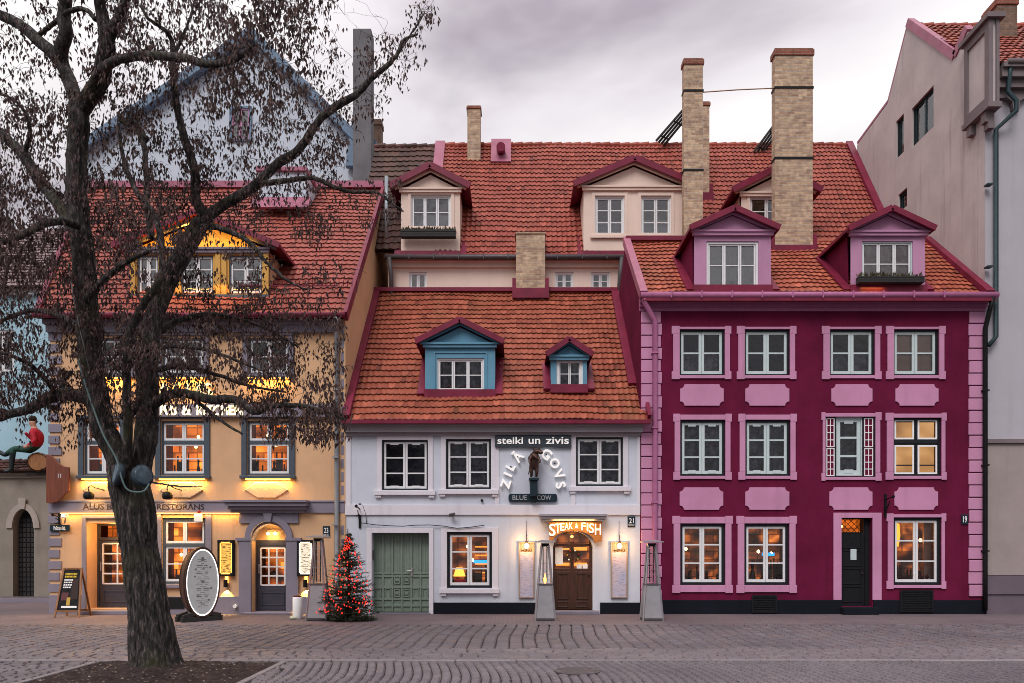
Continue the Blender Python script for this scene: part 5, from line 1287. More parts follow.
# menu boards with their bulbs
M_menupaper = None
def menu_mat():
    m, nt, b = new_mat('printed_menu'); uv = uvc(nt)
    n1 = noise_t(nt, mapping(nt, uv, (2.2, 16, 1)), 3.0, 4, .6); n2 = noise_t(nt, mapping(nt, uv, (1, 1, 1)), 1.3, 2)
    c = ramp(nt, n2, [(.35, (.42,.45,.62)), (.65, (.62,.52,.56))]); ink = ramp(nt, n1, [(.53, (0,0,0)), (.62, (.6,.6,.6))])
    nt.links.new(mixc(nt, ink, c, (.16,.15,.22)), b.inputs['Base Color']); b.inputs['Roughness'].default_value = .3; return m
M_menupaper = menu_mat()
M_aged = wood('aged_pale_wood', (.20,.14,.10), (.42,.33,.26), .7)
for (a, c, lab) in ((518.5, 534.5, 'tall narrow menu board with bare bulb on top, left of the brown door'), (610.5, 627.5, 'tall narrow menu board with bare bulb on top, right of the brown door')):
    x0, x1, z0, z1 = R(a, c, 542, 598); t = thing('menu_board', lab, 'menu board', ((x0+x1)/2, D, z0), 'menu boards beside the arched door')
    s = MB(); s.ring(x0, x1, z0, z1, .035, D-.07, D-.002); s.build('frame', M_aged, t, bevel=.006)
    s = MB(); s.box(x0+.036, x1-.036, D-.035, D-.003, z0+.036, z1-.27); s.build('menu_sheet', M_menupaper, t)
    s = MB(); s.box(x0+.036, x1-.036, D-.04, D-.003, z1-.269, z1-.036); hp = s.build('header_panel', M_aged, t)
    s = MB(); letters(s, 'MENU', x0+.08, x1-.08, z1-.255, z1-.20, D-.043, .02, .004); s.build('lettering', M_brownletter, hp)
    bx, bz = (x0+x1)/2, z1-.11
    s = MB(); s.smooth = True; s.tube([(bx, D-.002, z1+.20), (bx, D-.10, z1+.16), (bx, D-.13, z1+.06), (bx, D-.13, z1+.0)], .010, 8); s.lathe((bx, D-.13, z1-.03), [(.018, .05), (.03, .04), (.03, -.01)], 12); s.build('lamp_arm', M_bronze, t)
    s = MB(); s.smooth = True; s.lathe((bx, D-.13, bz), [(.005, -.075), (.04, -.06), (.068, -.015), (.06, .03), (.03, .075)], 14); bo = s.build('bulb', glow('globe_bulb', (1,.66,.28), 5), t)
    lamp(bo, 'POINT', (bx, D-.28, bz+.0), 13, (1,.52,.18), shadow_soft_size=.07)
    s = MB(); s.smooth = True; s.tube([(bx, D-.006, z1+.2), (bx+.005, D-.006, Z(521))], .006, 5); s.lathe((bx+.0, D-.01, Z(521)), [(.04, -.03), (.04, .03)], 10) if False else None; s.build('cable', M_greymetal, t)
# house numbers, small hardware
def plate(name, lab, r, y, text, bg=M_navy, cat='number plate', small=None):
    x0, x1, z0, z1 = r; t = thing(name, lab, cat, ((x0+x1)/2, y, z0))
    s = MB(); s.box(x0, x1, y-.03, y-.002, z0, z1); s.build('plate', bg, t, bevel=.005)
    s = MB(); h = z1-z0; letters(s, text, x0+(x1-x0)*.2, x1-(x1-x0)*.2, z0+h*(.36 if small else .2), z1-h*.16, y-.034, .012, .004)
    if small: letters(s, small, x0+(x1-x0)*.12, x1-(x1-x0)*.12, z0+h*.12, z0+h*.25, y-.034, 0, .003)
    s.build('lettering', M_letter, t); return t
plate('house_number_plate', 'dark green square house number plate reading 21 beside the arched door', R(627.5, 635, 516.5, 527), D, '21', small='MEISTARU')
plate('house_number_plate', 'dark square house number plate reading 23 beside the christmas tree', R(323, 330, 526, 537), D, '23', small='MEISTARU')
plate('house_number_plate', 'small dark house number plate reading 19 on the burgundy wall', R(961, 967.5, 514.5, 524.5), D, '19')
plate('street_sign', 'long dark street name plate reading Meistaru iela on the yellow corner', R(51.5, 71, 525, 531.5), D-.05, 'Meistaru iela', cat='street sign')
def bracket(lab, px, y0, y1, arm):
    t = thing('iron_bracket', lab, 'bracket', (X(px), D, Z(y1))); s = MB()
    s.box(X(px)-.03, X(px)+.03, D-.04, D-.002, Z(y1), Z(y0)); s.tube([(X(px), D-.04, Z(y0)-.15), (X(px), D-arm, Z(y0)-.10)], .018, 8); s.tube([(X(px), D-.04, Z(y1)+.12), (X(px), D-arm*.6, Z(y0)-.2)], .014, 8)
    s.lathe((X(px), D-arm, Z(y0)-.10), [(.002,-.05), (.04,-.02), (.04,.02), (.002,.05)], 10); s.tube([(X(px), D-.05, Z(y0)-.3), (X(px)-.08, D-.12, Z(y0)-.33)], .012, 6); s.build('bracket', M_iron, t)
bracket('black iron flag bracket high on the white wall above the christmas tree', 360, 503.5, 528, .5)
bracket('black iron lantern bracket on the burgundy wall beside the black door', 885, 494, 517, .45)
bracket('short black iron bracket on the yellow corner above the street name plate', 60, 511.5, 524.5, .32)
t = thing('alarm_box', 'white alarm box with red beacon on the yellow wall', 'alarm', (X(199), D, Z(522)))
s = MB(); s.box(X(195.5), X(203), D-.09, D-.002, Z(522), Z(513.5)); s.build('case', M_letter, t, bevel=.012); s = MB(); s.lathe((X(200), D-.05, Z(513.5)+.002), [(.05, 0), (.05, .05), (.03, .075), (.004, .08)], 12); s.build('beacon', paint('red_beacon', (.35,.01,.01)), t)
t = thing('security_light', 'small white security lamp on an arm at the yellow corner', 'lamp', (X(72), D, Z(520)))
s = MB(); s.tube([(X(66), D-.05, Z(523)), (X(72), D-.3, Z(517.5))], .018, 8); s.build('arm', M_zinc, t); s = MB(); s.box(X(70.5), X(74.5), D-.42, D-.26, Z(518.5), Z(514.5)); ho = s.build('head', M_letter, t, bevel=.02)
s = MB(); s.box(X(71), X(74), D-.435, D-.421, Z(517.8), Z(515.2)); s.build('lens', glow('cool_lens', (.9,.95,1), 1.0), t)
t = thing('wall_camera', 'small grey wall camera above the lower lit window of the white house', 'camera', (X(452), D, Z(516)))
s = MB(); s.tube([(X(452), D-.002, Z(515)), (X(452.5), D-.12, Z(515))], .03, 10); s.tube([(X(450), D-.13, Z(515.5)), (X(455), D-.22, Z(514.5))], .045, 10); s.build('camera', M_greymetal, t)
t = thing('wall_cable', 'dark cable strung along the white facade above the gate', 'cable', (X(400), D, Z(525)))
s = MB(); pts = [(X(362), D-.10, Z(523))]+[(X(362+k*13.6), D-.065, Z(525.6)-.0+.02*math.sin(k*1.7)-(.06 if k in (7, 8) else 0)) for k in range(1, 10)]; s.tube(pts, .012, 6)
s.tube([(X(363), D-.045, Z(505)), (X(366), D-.045, Z(514)), (X(367), D-.06, Z(524))], .009, 5); s.build('cable', M_iron, t)
s = MB(); s.tube([(X(482), D-.002, Z(500.5)), (X(482), D-.08, Z(500.5))], .035, 10); tag(s.build('wall_plug', M_iron), 'tiny dark round spotlight on the white wall left of the small name board', 'spotlight')
# yellow house: gooseneck lamps, lit lettering, menu cases
for (px, lab) in ((97, 'black gooseneck lamp on the yellow wall left of the trunk'), (174, 'black gooseneck lamp on the yellow wall right of the trunk')):
    t = thing('gooseneck_lamp', lab, 'lamp', (X(px), D-.3, Z(500)), 'gooseneck lamps on the yellow house')
    s = MB(); s.smooth = True; pts = [(X(px+9), D-.002, Z(490.5)), (X(px+7), D-.13, Z(490)), (X(px+4), D-.30, Z(488.5)), (X(px+1.5), D-.36, Z(486.5)), (X(px), D-.40, Z(488)), (X(px), D-.40, Z(493))]
    s.tube(pts, .014, 8); s.lathe((X(px+9), D-.012, Z(490.5)), [(.05, -.01), (.05, .01)], 12, 'y'); s.build('arm', M_iron, t)
    s = MB(); s.smooth = True; s.lathe((X(px), D-.40, Z(500)+.02), [(.10, -.03), (.13, .02), (.135, .08), (.11, .14), (.06, .18), (.03, .2)], 16); s.build('shade', M_iron, t)
    lamp(t, 'SPOT', (X(px), D-.38, Z(499.5)), 105, (1,.55,.14), spot_size=math.radians(150), spot_blend=.8, shadow_soft_size=.05).rotation_euler = (math.radians(35), 0, 0)
    lamp(t, 'SPOT', (X(px), D-.40, Z(500.6)), 110, (1,.55,.16), spot_size=math.radians(120), spot_blend=.7, shadow_soft_size=.05).rotation_euler = (math.radians(-14), 0, 0)
t = thing('wall_lettering', 'brown painted restaurant wording along the blue grey band of the yellow house', 'lettering', (X(145), D-.05, Z(511)))
s = MB(); letters(s, 'ALUS', X(84), X(105), Z(509.8), Z(503.6), D-.0555, .012, .003); letters(s, 'BĀRS', X(108), X(131), Z(509.8), Z(502.6), D-.0555, .012, .003); letters(s, ',', X(134), X(135), Z(511), Z(508.8), D-.0555, .012, .003); letters(s, 'RESTORĀNS', X(158), X(205), Z(509.8), Z(502.6), D-.0555, .012, .003); s.build('lettering', M_brownletter, t)
t = thing('lit_sign', 'glowing white pub and kitchen lettering on a grey band under the upper windows', 'sign', (X(190), D, Z(418)))
s = MB(); s.box(X(126), X(340), D-.14, D-.031, Z(417.6), Z(404.6)); s.build('band', M_bluegrey, t, bevel=.006)
s = MB(); letters(s, 'PUB', X(133), X(156), Z(416), Z(406.3), D-.16, .02, .02); letters(s, 'GRIL', X(159), X(181), Z(416), Z(406.3), D-.16, .02, .02) if False else None
letters(s, 'PUB', X(163), X(179), Z(416.2), Z(406.3), D-.16, .02, .02); letters(s, '&', X(184.5), X(193.5), Z(416.2), Z(406.3), D-.16, .03, .02); letters(s, 'KITCHEN', X(199), X(244.5), Z(416.2), Z(406.3), D-.16, .02, .02); s.build('lettering', M_litwhite, t)
t = thing('lit_name_sign', 'large glowing cream letters above the white lettering, mostly behind twigs', 'sign', (X(186), D, Z(398)))
s = MB(); letters(s, 'ALUS', X(158), X(214), Z(397), Z(384), D-.10, .03, .03); s.build('lettering', glow('cream_gold_letter', (1,.78,.40), .95), t)
s = MB(); s.box(X(156), X(216), D-.05, D-.031, Z(393), Z(391)); s.build('rail', M_greymetal, t)
lamp(t, 'AREA', (X(190), D-.18, Z(400)), 2.5, (1,.75,.4), shape='RECTANGLE', size=2, size_y=.1).rotation_euler = (math.radians(70), 0, 0)
for (a, c, lab, cg, emit, pw_) in ((219, 235, 'gold lit menu case with ornate black frame, left of the grey arched door', (1,.56,.10), .30, 4), (298, 314.5, 'white lit menu case with ornate black frame, right of the grey arched door', (1,.88,.66), .30, 4)):
    x0, x1, z0, z1 = R(a, c, 540, 576); t = thing('menu_case', lab, 'menu case', ((x0+x1)/2, D, z0-.6), 'lit menu cases beside the grey arched door')
    s = MB(); s.ring(x0, x1, z0, z1, .05, D-.12, D-.002)
    for (xx, zz) in ((x0, z0), (x1-.09, z0), (x0, z1-.09), (x1-.09, z1-.09)): s.box(xx, xx+.09, D-.125, D-.10, zz, zz+.09)
    s.build('frame', M_black, t, bevel=.006)
    m, nt, b = new_mat('lit_menu_sheet'); uv = uvc(nt)
    ink = ramp(nt, noise_t(nt, mapping(nt, uv, (5, 13, 1)), 2.0, 3, .5), [(.50, (0,0,0)), (.58, (.85,.85,.85))])
    cc = mixc(nt, ink, cg, tuple(v*.12 for v in cg)); nt.links.new(cc, b.inputs['Base Color']); nt.links.new(cc, b.inputs['Emission Color']); b.inputs['Emission Strength'].default_value = emit
    s = MB(); s.box(x0+.051, x1-.051, D-.07, D-.003, z0+.051, z1-.051); s.build('menu_sheet', m, t)
    s = MB(); s.ring(x0+.055, x1-.055, z0+.055, z1-.055, .022, D-.085, D-.071); s.build('light_tube', glow('case_tube', cg, 1.6), t)
    cx = (x0+x1)/2; s = MB(); s.lathe((cx, D-.10, Z(587)), [(.055, 0), (.055, .2)], 14); s.box(cx-.03, cx+.03, D-.06, D-.002, Z(585), Z(583)); so = s.build('down_light', M_iron, t)
    s = MB(); s.lathe((cx, D-.10, Z(582)+.025), [(.05, 0), (.05, .012)], 12); s.build('lens', M_ledstrip, so)
    s = MB(); s.box(cx-.035, cx+.035, D-.035, D-.003, Z(583), z0-.01); s.build('light_bar', M_ledstrip, so)
    lamp(so, 'SPOT', (cx, D-.085, Z(587)-.01), 60, (1,.58,.10), spot_size=math.radians(78), spot_blend=.3, shadow_soft_size=.015).rotation_euler = (math.radians(8), 0, 0)
    lamp(so, 'SPOT', (cx, D-.10, Z(581.5)+.02), 14, (1,.58,.10), spot_size=math.radians(50), spot_blend=.5, shadow_soft_size=.03).rotation_euler = (math.pi, 0, 0)
cxd = (dB[0]+dB[1])/2
t = thing('porch_lamp', 'twin bulb lamp glowing inside the arch of the grey doorway', 'lamp', (cxd, D+.2, Z(533)))
s = MB(); s.box(cxd-.16, cxd+.16, D+.20, D+.26, Z(531.5), Z(530.5)); s.build('bar', M_bronze, t)
for q in (-.1, .1):
    s = MB(); s.lathe((cxd+q, D+.18, Z(533.5)), [(.005,-.05), (.045,-.02), (.045,.02), (.02,.05)], 12); s.build('bulb', M_bulb, t)
lamp(t, 'POINT', (cxd, D+.10, Z(534)), 12, (1,.58,.18), shadow_soft_size=.06)
t = thing('porch_lamp', 'single bulb glowing in the porch of the wide grey door behind the trunk', 'lamp', (X(113), D+.3, Z(528)))
s = MB(); s.lathe((X(113), D+.35, Z(527.5)), [(.005,-.06), (.055,-.02), (.055,.02), (.02,.07)], 12); s.build('bulb', M_bulb, t); s = MB(); s.tube([(X(113), D+.35, Z(526)), (X(113), D+.35, Z(523)-.002)], .015, 8); s.build('stem', M_bronze, t)
lamp(t, 'POINT', (X(113), D+.15, Z(530)), 20, (1,.55,.16), shadow_soft_size=.06)
# shield board
t = thing('shield_sign', 'large red brown wooden shield board on the left corner of the yellow house', 'sign', (X(58), D-.3, Z(504)))
P_ = [(48, 455), (52, 456), (56, 459.5), (60, 464), (65, 467), (70.5, 468), (70.5, 492), (67, 494), (63, 499), (58, 502.5), (52, 503.8), (48, 503.5)]
s = MB(); s.prism([(X(a+3), Z(c)) for a, c in P_[::-1]], D-.22, D-.15); s.build('board', M_signwood, t, bevel=.01)
s = MB(); letters(s, '11', X(63), X(66), Z(478.5), Z(474.5), D-.225, 0, .004); s.build('lettering', M_letter, t)
s = MB(); s.tube([(X(50), D-.14, Z(470)), (X(50), D-.0, Z(470))], .03, 8); s.tube([(X(66), D-.14, Z(480)), (X(66), D-.0, Z(480))], .03, 8); s.build('mount', M_iron, t)
# ------------------------------------------------------------------ barrel and the figure sitting on it, over the gate wall
def barrel(par, c, ax, L, r, name='staves'):
    ax = Vector(ax).normalized(); c = Vector(c); n = 7
    pts = [c+ax*(L*(k/(n-1)-.5)) for k in range(n)]; rs = [r*(1-.16*(2*k/(n-1)-1)**2) for k in range(n)]
    s = MB(); s.smooth = True; s.tube(pts, rs, 24, cap=False, mod=lambda a, l, rr: 1+.012*(1 if int(a*24/6.2832) % 2 else -1)); return s, pts, rs
YBR = YW-.05; bc = Vector((X(39, YBR), YBR, Z(462.5, YBR)))
t = thing('barrel', 'oak barrel lying on the gate wall coping under the seated figure', 'barrel', (bc.x, bc.y, bc.z-.44))
ax = Vector((.45, -.9, -.05)).normalized()
s, pts, rs = barrel(t, bc, ax, .85, .35); s.build('staves', M_oak, t)
s = MB(); e0 = pts[0]; e1 = pts[-1]; s.tube([e1-ax*.06, e1-ax*.03], [rs[-1]*.97]*2, 24); s.tube([e0+ax*.03, e0+ax*.06], [rs[0]*.97]*2, 24); s.build('head', wood('barrel_head_wood', (.22,.09,.035), (.42,.22,.10), .5, (12, 1, 1)), t)
s = MB()
for f in (.06, .25, .75, .94):
    q = bc+ax*(.85*(f-.5)); rr = .35*(1-.16*(2*f-1)**2)+.008; s.tube([q-ax*.03, q+ax*.03], [rr, rr], 24, cap=False)
s.tube([e1-ax*.015, e1+ax*.004], [rs[-1]+.006]*2, 24, cap=False); s.build('hoop', M_iron, t)
s = MB(); s.box(bc.x-.35, bc.x+.35, bc.y-.2, bc.y+.2, bc.z-.44, bc.z-.30); s.build('cradle', M_blackwood, t)
M_red = paint('red_jacket', (.42,.012,.03), rough=.7, scale=10); M_trous = paint('green_trousers', (.022,.075,.055), rough=.75, scale=10); M_boot = paint('dark_boots', (.010,.018,.022), rough=.4); M_skin = paint('painted_skin', (.52,.30,.22), rough=.6)
M_cream2 = paint('cream_sleeve', (.55,.42,.36), rough=.8); M_hair = paint('dark_hair', (.03,.018,.012), rough=.8)
hp_ = Vector((X(40.5, YW), YW-.10, Z(450.6, YW)))
t = thing('seated_figure', 'painted figure in red jacket, green trousers and dark boots sitting on the oak barrel', 'figure', (hp_.x, hp_.y, hp_.z-.1))
k_ = 1.32
fv = [(0,0,0), (.0,0,.17), (-.04,0,.36), (-.08,-.02,.50), (-.10,-.03,.58), (-.13,-.05,.68), (-.14,-.06,.78),        # pelvis..head
      (-.20,-.13,.0), (-.52,-.22,.02), (-.56,-.22,-.28), (-.57,-.24,-.56), (-.74,-.28,-.60),                        # near leg
      (-.22,.06,.02), (-.62,-.02,.04), (-.86,-.05,-.14), (-.98,-.06,-.06), (-1.0,-.08,-.02),                         # far leg thrust out
      (-.06,-.18,.46), (.06,-.24,.22), (-.12,-.30,.06), (-.20,-.31,.03),                                             # near arm
      (-.10,.15,.46), (-.24,.18,.28), (-.36,.08,.42), (-.38,.03,.48)]
fe = [(0,1),(1,2),(2,3),(3,4),(4,5),(5,6),(0,7),(7,8),(8,9),(9,10),(10,11),(0,12),(12,13),(13,14),(14,15),(15,16),(3,17),(17,18),(18,19),(19,20),(3,21),(21,22),(22,23),(23,24)]
fr_ = [.165,.155,.17,.14,.06,.085,.10, .105,.085,.07,.055,.05, .105,.085,.065,.055,.04, .075,.06,.045,.04, .075,.06,.045,.04]
def figmat(c):
    c = c/k_
    if c.z > .56 and c.x > -.33: return 3
    if c.z > .09 and c.x > -.46 and not (c.x < -.30 and c.z < .12): return 0
    if c.x < -.48 and c.z < -.10 or c.x < -.78: return 2
    if c.z > .0 and c.y < -.27 and c.x > -.3: return 3
    return 1
skin_part('body', [M_red, M_trous, M_boot, M_skin], t, hp_, [tuple(v*k_ for v in p) for p in fv], fe, [r*k_ for r in fr_], 2, figmat)
s = MB(); s.smooth = True; hc = hp_+Vector((-.125, -.05, .80))*k_
s.lathe(hc, [(.10, -.04), (.125, .02), (.115, .08), (.07, .13), (.005, .145)], 14); s.build('hair', M_hair, t)
s = MB(); fx = hc+Vector((-.09, -.03, -.05))
s.lathe(hc+Vector((-.105, -.035, -.045)), [(.004,-.02), (.02,-.012), (.012,.02), (.003,.03)], 8)
for q in (-.05, .03): s.lathe(hc+Vector((-.09, q-.03, 0)), [(.003,-.012), (.014,0), (.003,.012)], 8)
s.build('face', M_hair, t)
# ------------------------------------------------------------------ standing things in front of the houses
# A-frame board
t = thing('a_frame_board', 'oak framed black chalk board with yellow and white poster by the yellow corner', 'a-board', (X(67, 19.6), 19.6, 0))
yf, yb = 19.45, 20.0; xl, xr = X(54.5, yf), X(79, yf); xl2, xr2 = xl+.07, xr-.07; ht = Z(568, 19.6)
def leaf(sign, name, yb0, mm):
    T_ = None; s = MB(); top = ht; y0 = 19.72
    def pt(u, v): xm = (xl+xr)/2; w = (xr-xl)/2-.09*v; return (xm+u*w, yb0+(y0-yb0)*v, top*v)
    for u in (-1, 1): s.bar(pt(u, 0), pt(u, 1), .05, .03, up=(0, 1, 0))
    s.bar(pt(-1, .985), pt(1, .985), .05, .03, up=(0, 1, 0)); s.bar(pt(-1, .12), pt(1, .12), .05, .03, up=(0, 1, 0))
    o = s.build(name, M_oak, t, bevel=.004); return pt
pt = leaf(1, 'front_frame', yf, M_oak); leaf(-1, 'back_frame', yb, M_oak)
s = MB(); q = [pt(-.93, .13), pt(.93, .13), pt(.93, .97), pt(-.93, .97)]
i0 = [s.vert(Vector(p)+Vector((0, .004, 0))) for p in q]; i1 = [s.vert(Vector(p)+Vector((0, .016, 0))) for p in q]
s.face(i0); s.face(i1[::-1])
for k in range(4): s.face([i0[(k+1) % 4], i0[k], i1[k], i1[(k+1) % 4]])
po = s.build('poster', M_black, t)
def onboard(mb, u0, u1, v0, v1, lift=.004):
    q = [Vector(pt(u0, v0)), Vector(pt(u1, v0)), Vector(pt(u1, v1)), Vector(pt(u0, v1))]; mb.poly([p+Vector((0, -lift, 0)) for p in q])
s = MB(); rp = random.Random(3)
for k in range(2):
    u = -.72
    while u < .5: w = rp.uniform(.06, .16); onboard(s, u, u+w, .86-k*.055, .895-k*.055); u += w+.035
s.build('yellow_print', paint('yellow_print', (.75,.52,.04)), po)
s = MB()
for k in range(4):
    u = -.72
    while u < (.05 if k else .2): w = rp.uniform(.08, .2); onboard(s, u, u+w, .74-k*.05, .768-k*.05); u += w+.04
onboard(s, -.6, .75, .19, .23); s.build('white_print', M_letter, po)
s = MB(); onboard(s, .12, .78, .36, .78, .003); s.build('stout_glass_print', paint('stout_print', (.035,.018,.015)), po)
s = MB(); onboard(s, -.75, -.1, .34, .50, .003); s.build('dish_print', paint('dish_print', (.12,.035,.04)), po)
s = MB(); onboard(s, -.2, .12, .24, .40, .005); s.build('emblem_print', paint('gold_print', (.55,.36,.06)), po)
# oval cask sign with the menu
t = thing('cask_sign', 'large upright oval cask with a white lit rim menu face on a black cradle', 'sign', (X(199, 18.6), 18.6, 0))
ang = math.radians(47); fc = Vector((X(203, 18.4), 18.4, Z(582.5, 18.4))); nrm = Vector((math.sin(ang), -math.cos(ang), 0)); tx = Vector((math.cos(ang), math.sin(ang), 0))
A_, B_ = .425, .84
def oval(mb, off0, off1, a0, b0, a1, b1, n=44, cap0=False, cap1=False):
    r0 = [mb.vert(fc+nrm*off0+tx*(a0*math.cos(6.28318*k/n))+Vector((0, 0, b0*math.sin(6.28318*k/n)))) for k in range(n)]
    r1 = [mb.vert(fc+nrm*off1+tx*(a1*math.cos(6.28318*k/n))+Vector((0, 0, b1*math.sin(6.28318*k/n)))) for k in range(n)]
    for k in range(n): mb.face([r0[k], r0[(k+1) % n], r1[(k+1) % n], r1[k]])
    if cap0: mb.face(r0)
    if cap1: mb.face(r1)
M_cask = wood('dark_cask_wood', (.030,.012,.008), (.085,.035,.02), .55)
s = MB(); oval(s, -.42, -.14, A_*.94, B_*.94, A_*1.03, B_*1.03, cap0=True); oval(s, -.14, .0, A_*1.03, B_*1.03, A_*1.03, B_*1.03); oval(s, 0, 0, A_*1.03, B_*1.03, A_*.95, B_*.965); oval(s, 0, -.04, A_*.95, B_*.965, A_*.95, B_*.965, cap1=True); s.build('cask', M_cask, t)
s = MB(); oval(s, -.03, -.012, A_*.945, B_*.96, A_*.945, B_*.96); oval(s, -.012, -.012, A_*.945, B_*.96, A_*.90, B_*.93); so = s.build('light_ring', glow('white_ring', (1,.97,.95), 1.5), t)
s = MB(); oval(s, -.03, -.018, A_*.90, B_*.93, A_*.90, B_*.93, cap1=True)
mpf = s.build('menu_face', paint('menu_face', (.60,.65,.65), rough=.5, var=.1), t)
s = MB(); rp = random.Random(8)
for k in range(26):
    v = .80-k*.062
    half = .62*math.sqrt(max(0, 1-v*v))
    for u in ([-.3, .3] if k % 3 else [0]):
        if half < .15: continue
        w = rp.uniform(.10, .26)*half*1.4; uu = u*half*1.2; hgt = .004 if k % 4 else .010
        c0 = fc+nrm*-.014+tx*(uu*A_)+Vector((0, 0, v*B_*.9)); s.poly([c0+tx*(-w*A_)+Vector((0,0,-hgt)), c0+tx*(w*A_)+Vector((0,0,-hgt)), c0+tx*(w*A_)+Vector((0,0,hgt)), c0+tx*(-w*A_)+Vector((0,0,hgt))])
for (u, v, a) in ((0, .72, .10), (-.45, .42, .06), (.05, .45, .05), (.5, .48, .06), (-.5, .2, .05), (.0, .02, .075), (.55, -.18, .06), (-.3, -.42, .06), (.4, -.55, .055), (-.1, -.62, .05)):
    c0 = fc+nrm*-.013+tx*(u*A_*.9)+Vector((0, 0, v*B_*.92)); a_ = a*.5; s.poly([c0+tx*(a_*math.cos(k*.7854))+Vector((0, 0, a_*.75*math.sin(k*.7854))) for k in range(8)])
s.build('print', paint('grey_print', (.20,.21,.22)), mpf)
s = MB()
for f_ in (-.36, -.06): oval(s, f_-.02, f_+.02, A_*(1.03+.01 if f_ > -.2 else .97), B_*(1.04 if f_ > -.2 else .97), A_*(1.04 if f_ > -.2 else .985), B_*(1.04 if f_ > -.2 else .985))
s.build('hoop', M_iron, t)
s = MB()
for f_ in (-.38, -.05):
    c0 = fc+nrm*f_; c0.z = 0
    s.bar(c0+tx*-.50+Vector((0, 0, .06)), c0+tx*.50+Vector((0, 0, .06)), .10, .12)
    for q in (-1, 1): s.bar(c0+tx*(.46*q)+Vector((0,0,.12)), c0+tx*(.20*q)+Vector((0,0,.19)), .10, .10)
s.bar(fc+nrm*-.45+Vector((0,0,.17-fc.z)), fc+nrm*-.12+Vector((0,0,.17-fc.z)), .12, .08); s.build('cradle', M_blackwood, t, bevel=.008)
# gas heaters
def heater(px, Y, top, lab, flame):
    cx = X(px, Y); t = thing('patio_heater', lab, 'patio heater', (cx, Y, 0), 'pyramid gas heaters along the facades')
    h = Z(top, Y); hb, wb = .87, .24
    def fr(z): return wb+(.085-wb)*z/(h-.12)
    s = MB(); lo = [s.vert((cx+a*fr(.06), Y+c*fr(.06), .06)) for a, c in ((-1,-1),(1,-1),(1,1),(-1,1))]; hi = [s.vert((cx+a*fr(hb), Y+c*fr(hb), hb)) for a, c in ((-1,-1),(1,-1),(1,1),(-1,1))]
    s.face(lo[::-1]); s.face(hi)
    for k in range(4): s.face([lo[k], lo[(k+1) % 4], hi[(k+1) % 4], hi[k]])
    bo = s.build('base_cabinet', M_steel, t, bevel=.01)
    s = MB(); s.box(cx-fr(0)-.01, cx+fr(0)+.01, Y-fr(0)-.01, Y+fr(0)+.01, 0.012, .065); s.build('base_plinth', M_greymetal, t)
    for a, c in ((-1,-1),(1,-1),(1,1),(-1,1)):
        s = MB(); s.bar((cx+a*(fr(0)+.0), Y+c*(fr(0)+.0), 0), (cx+a*(fr(h-.12)), Y+c*(fr(h-.12)), h-.12), .035, .035); s.build('leg', M_steel, t)
    s = MB(); s.box(cx-fr(hb)-.02, cx+fr(hb)+.02, Y-fr(hb)-.02, Y+fr(hb)+.02, hb+.002, hb+.03); s.build('shelf', M_greymetal, t)
    s = MB(); s.smooth = True; s.tube([(cx, Y, hb+.06), (cx, Y, h-.16)], .062, 16, cap=False); s.build('glass_tube', M_tube, t)
    s = MB()
    for k in range(6):
        z = hb+.12+k*(h-hb-.3)/6; w = fr(z)-.01
        for c in (-1, 1): s.bar((cx-w, Y+c*w, z), (cx+w, Y+c*w, z), .006, .006)
        for a in (-1, 1): s.bar((cx+a*w, Y-w, z), (cx+a*w, Y+w, z), .006, .006)
    s.build('guard', M_steel, t)
    s = MB(); s.box(cx-.10, cx+.10, Y-.10, Y+.10, h-.16, h-.08); s.build('burner', M_iron, t)
    s = MB(); a_ = [(cx-.25, Y-.25), (cx+.25, Y-.25), (cx+.25, Y+.25), (cx-.25, Y+.25)]; lo = [s.vert((x, y, h-.06)) for x, y in a_]; md = [s.vert((x, y, h-.04)) for x, y in a_]; hi = [s.vert((cx+(x-cx)*.3, Y+(y-Y)*.3, h)) for x, y in a_]
    s.face(lo[::-1]); s.face(hi)
    for k in range(4): s.face([lo[k], lo[(k+1) % 4], md[(k+1) % 4], md[k]]); s.face([md[k], md[(k+1) % 4], hi[(k+1) % 4], hi[k]])
    s.build('heat_shield', M_steel, t)
    if flame:
        s = MB(); s.smooth = True; s.lathe((cx, Y, hb+.04), [(.015, 0), (.035, .05), (.03, .13), (.012, .2), (.002, .25)], 10); fo = s.build('flame', glow('gas_flame', (1,.42,.07), 6), t)
        lamp(fo, 'POINT', (cx, Y, hb+.15), 5, (1,.5,.14), shadow_soft_size=.04)
    return t
heater(545, 18.7, 540, 'steel pyramid gas heater with a burning flame, left of the brown door', True)
heater(651.5, 18.7, 540, 'steel pyramid gas heater without flame at the white and burgundy house joint', False)
heater(318.5, 18.75, 535, 'steel pyramid gas heater between the white bin and the christmas tree', False)
# white cylinder bin and bottle
t = thing('waste_bin', 'slim white cylindrical bin standing beside the grey arched doorway', 'bin', (X(297.5, 19.1), 19.1, 0))
s = MB(); s.smooth = True; s.lathe((X(297.5, 19.1), 19.1, 0), [(.115, 0), (.12, .02), (.12, .53), (.11, .545)], 24); s.build('body', M_letter, t); s = MB(); s.lathe((X(297.5, 19.1), 19.1, .546), [(.108, 0), (.105, .03), (.05, .04)], 20); s.build('lid', paint('red_brown_lid', (.12,.03,.025)), t)
s = MB(); s.smooth = True; Yb_ = 18.9; s.tube([(X(290, Yb_), Yb_, .04), (X(294, Yb_), Yb_, .04), (X(295.5, Yb_), Yb_, .04), (X(297, Yb_), Yb_, .04)], [.04, .04, .016, .016], 12); tag(s.build('bottle', paint('pale_bottle', (.62,.66,.5), rough=.2)), 'small pale bottle lying at the foot of the white bin', 'bottle')
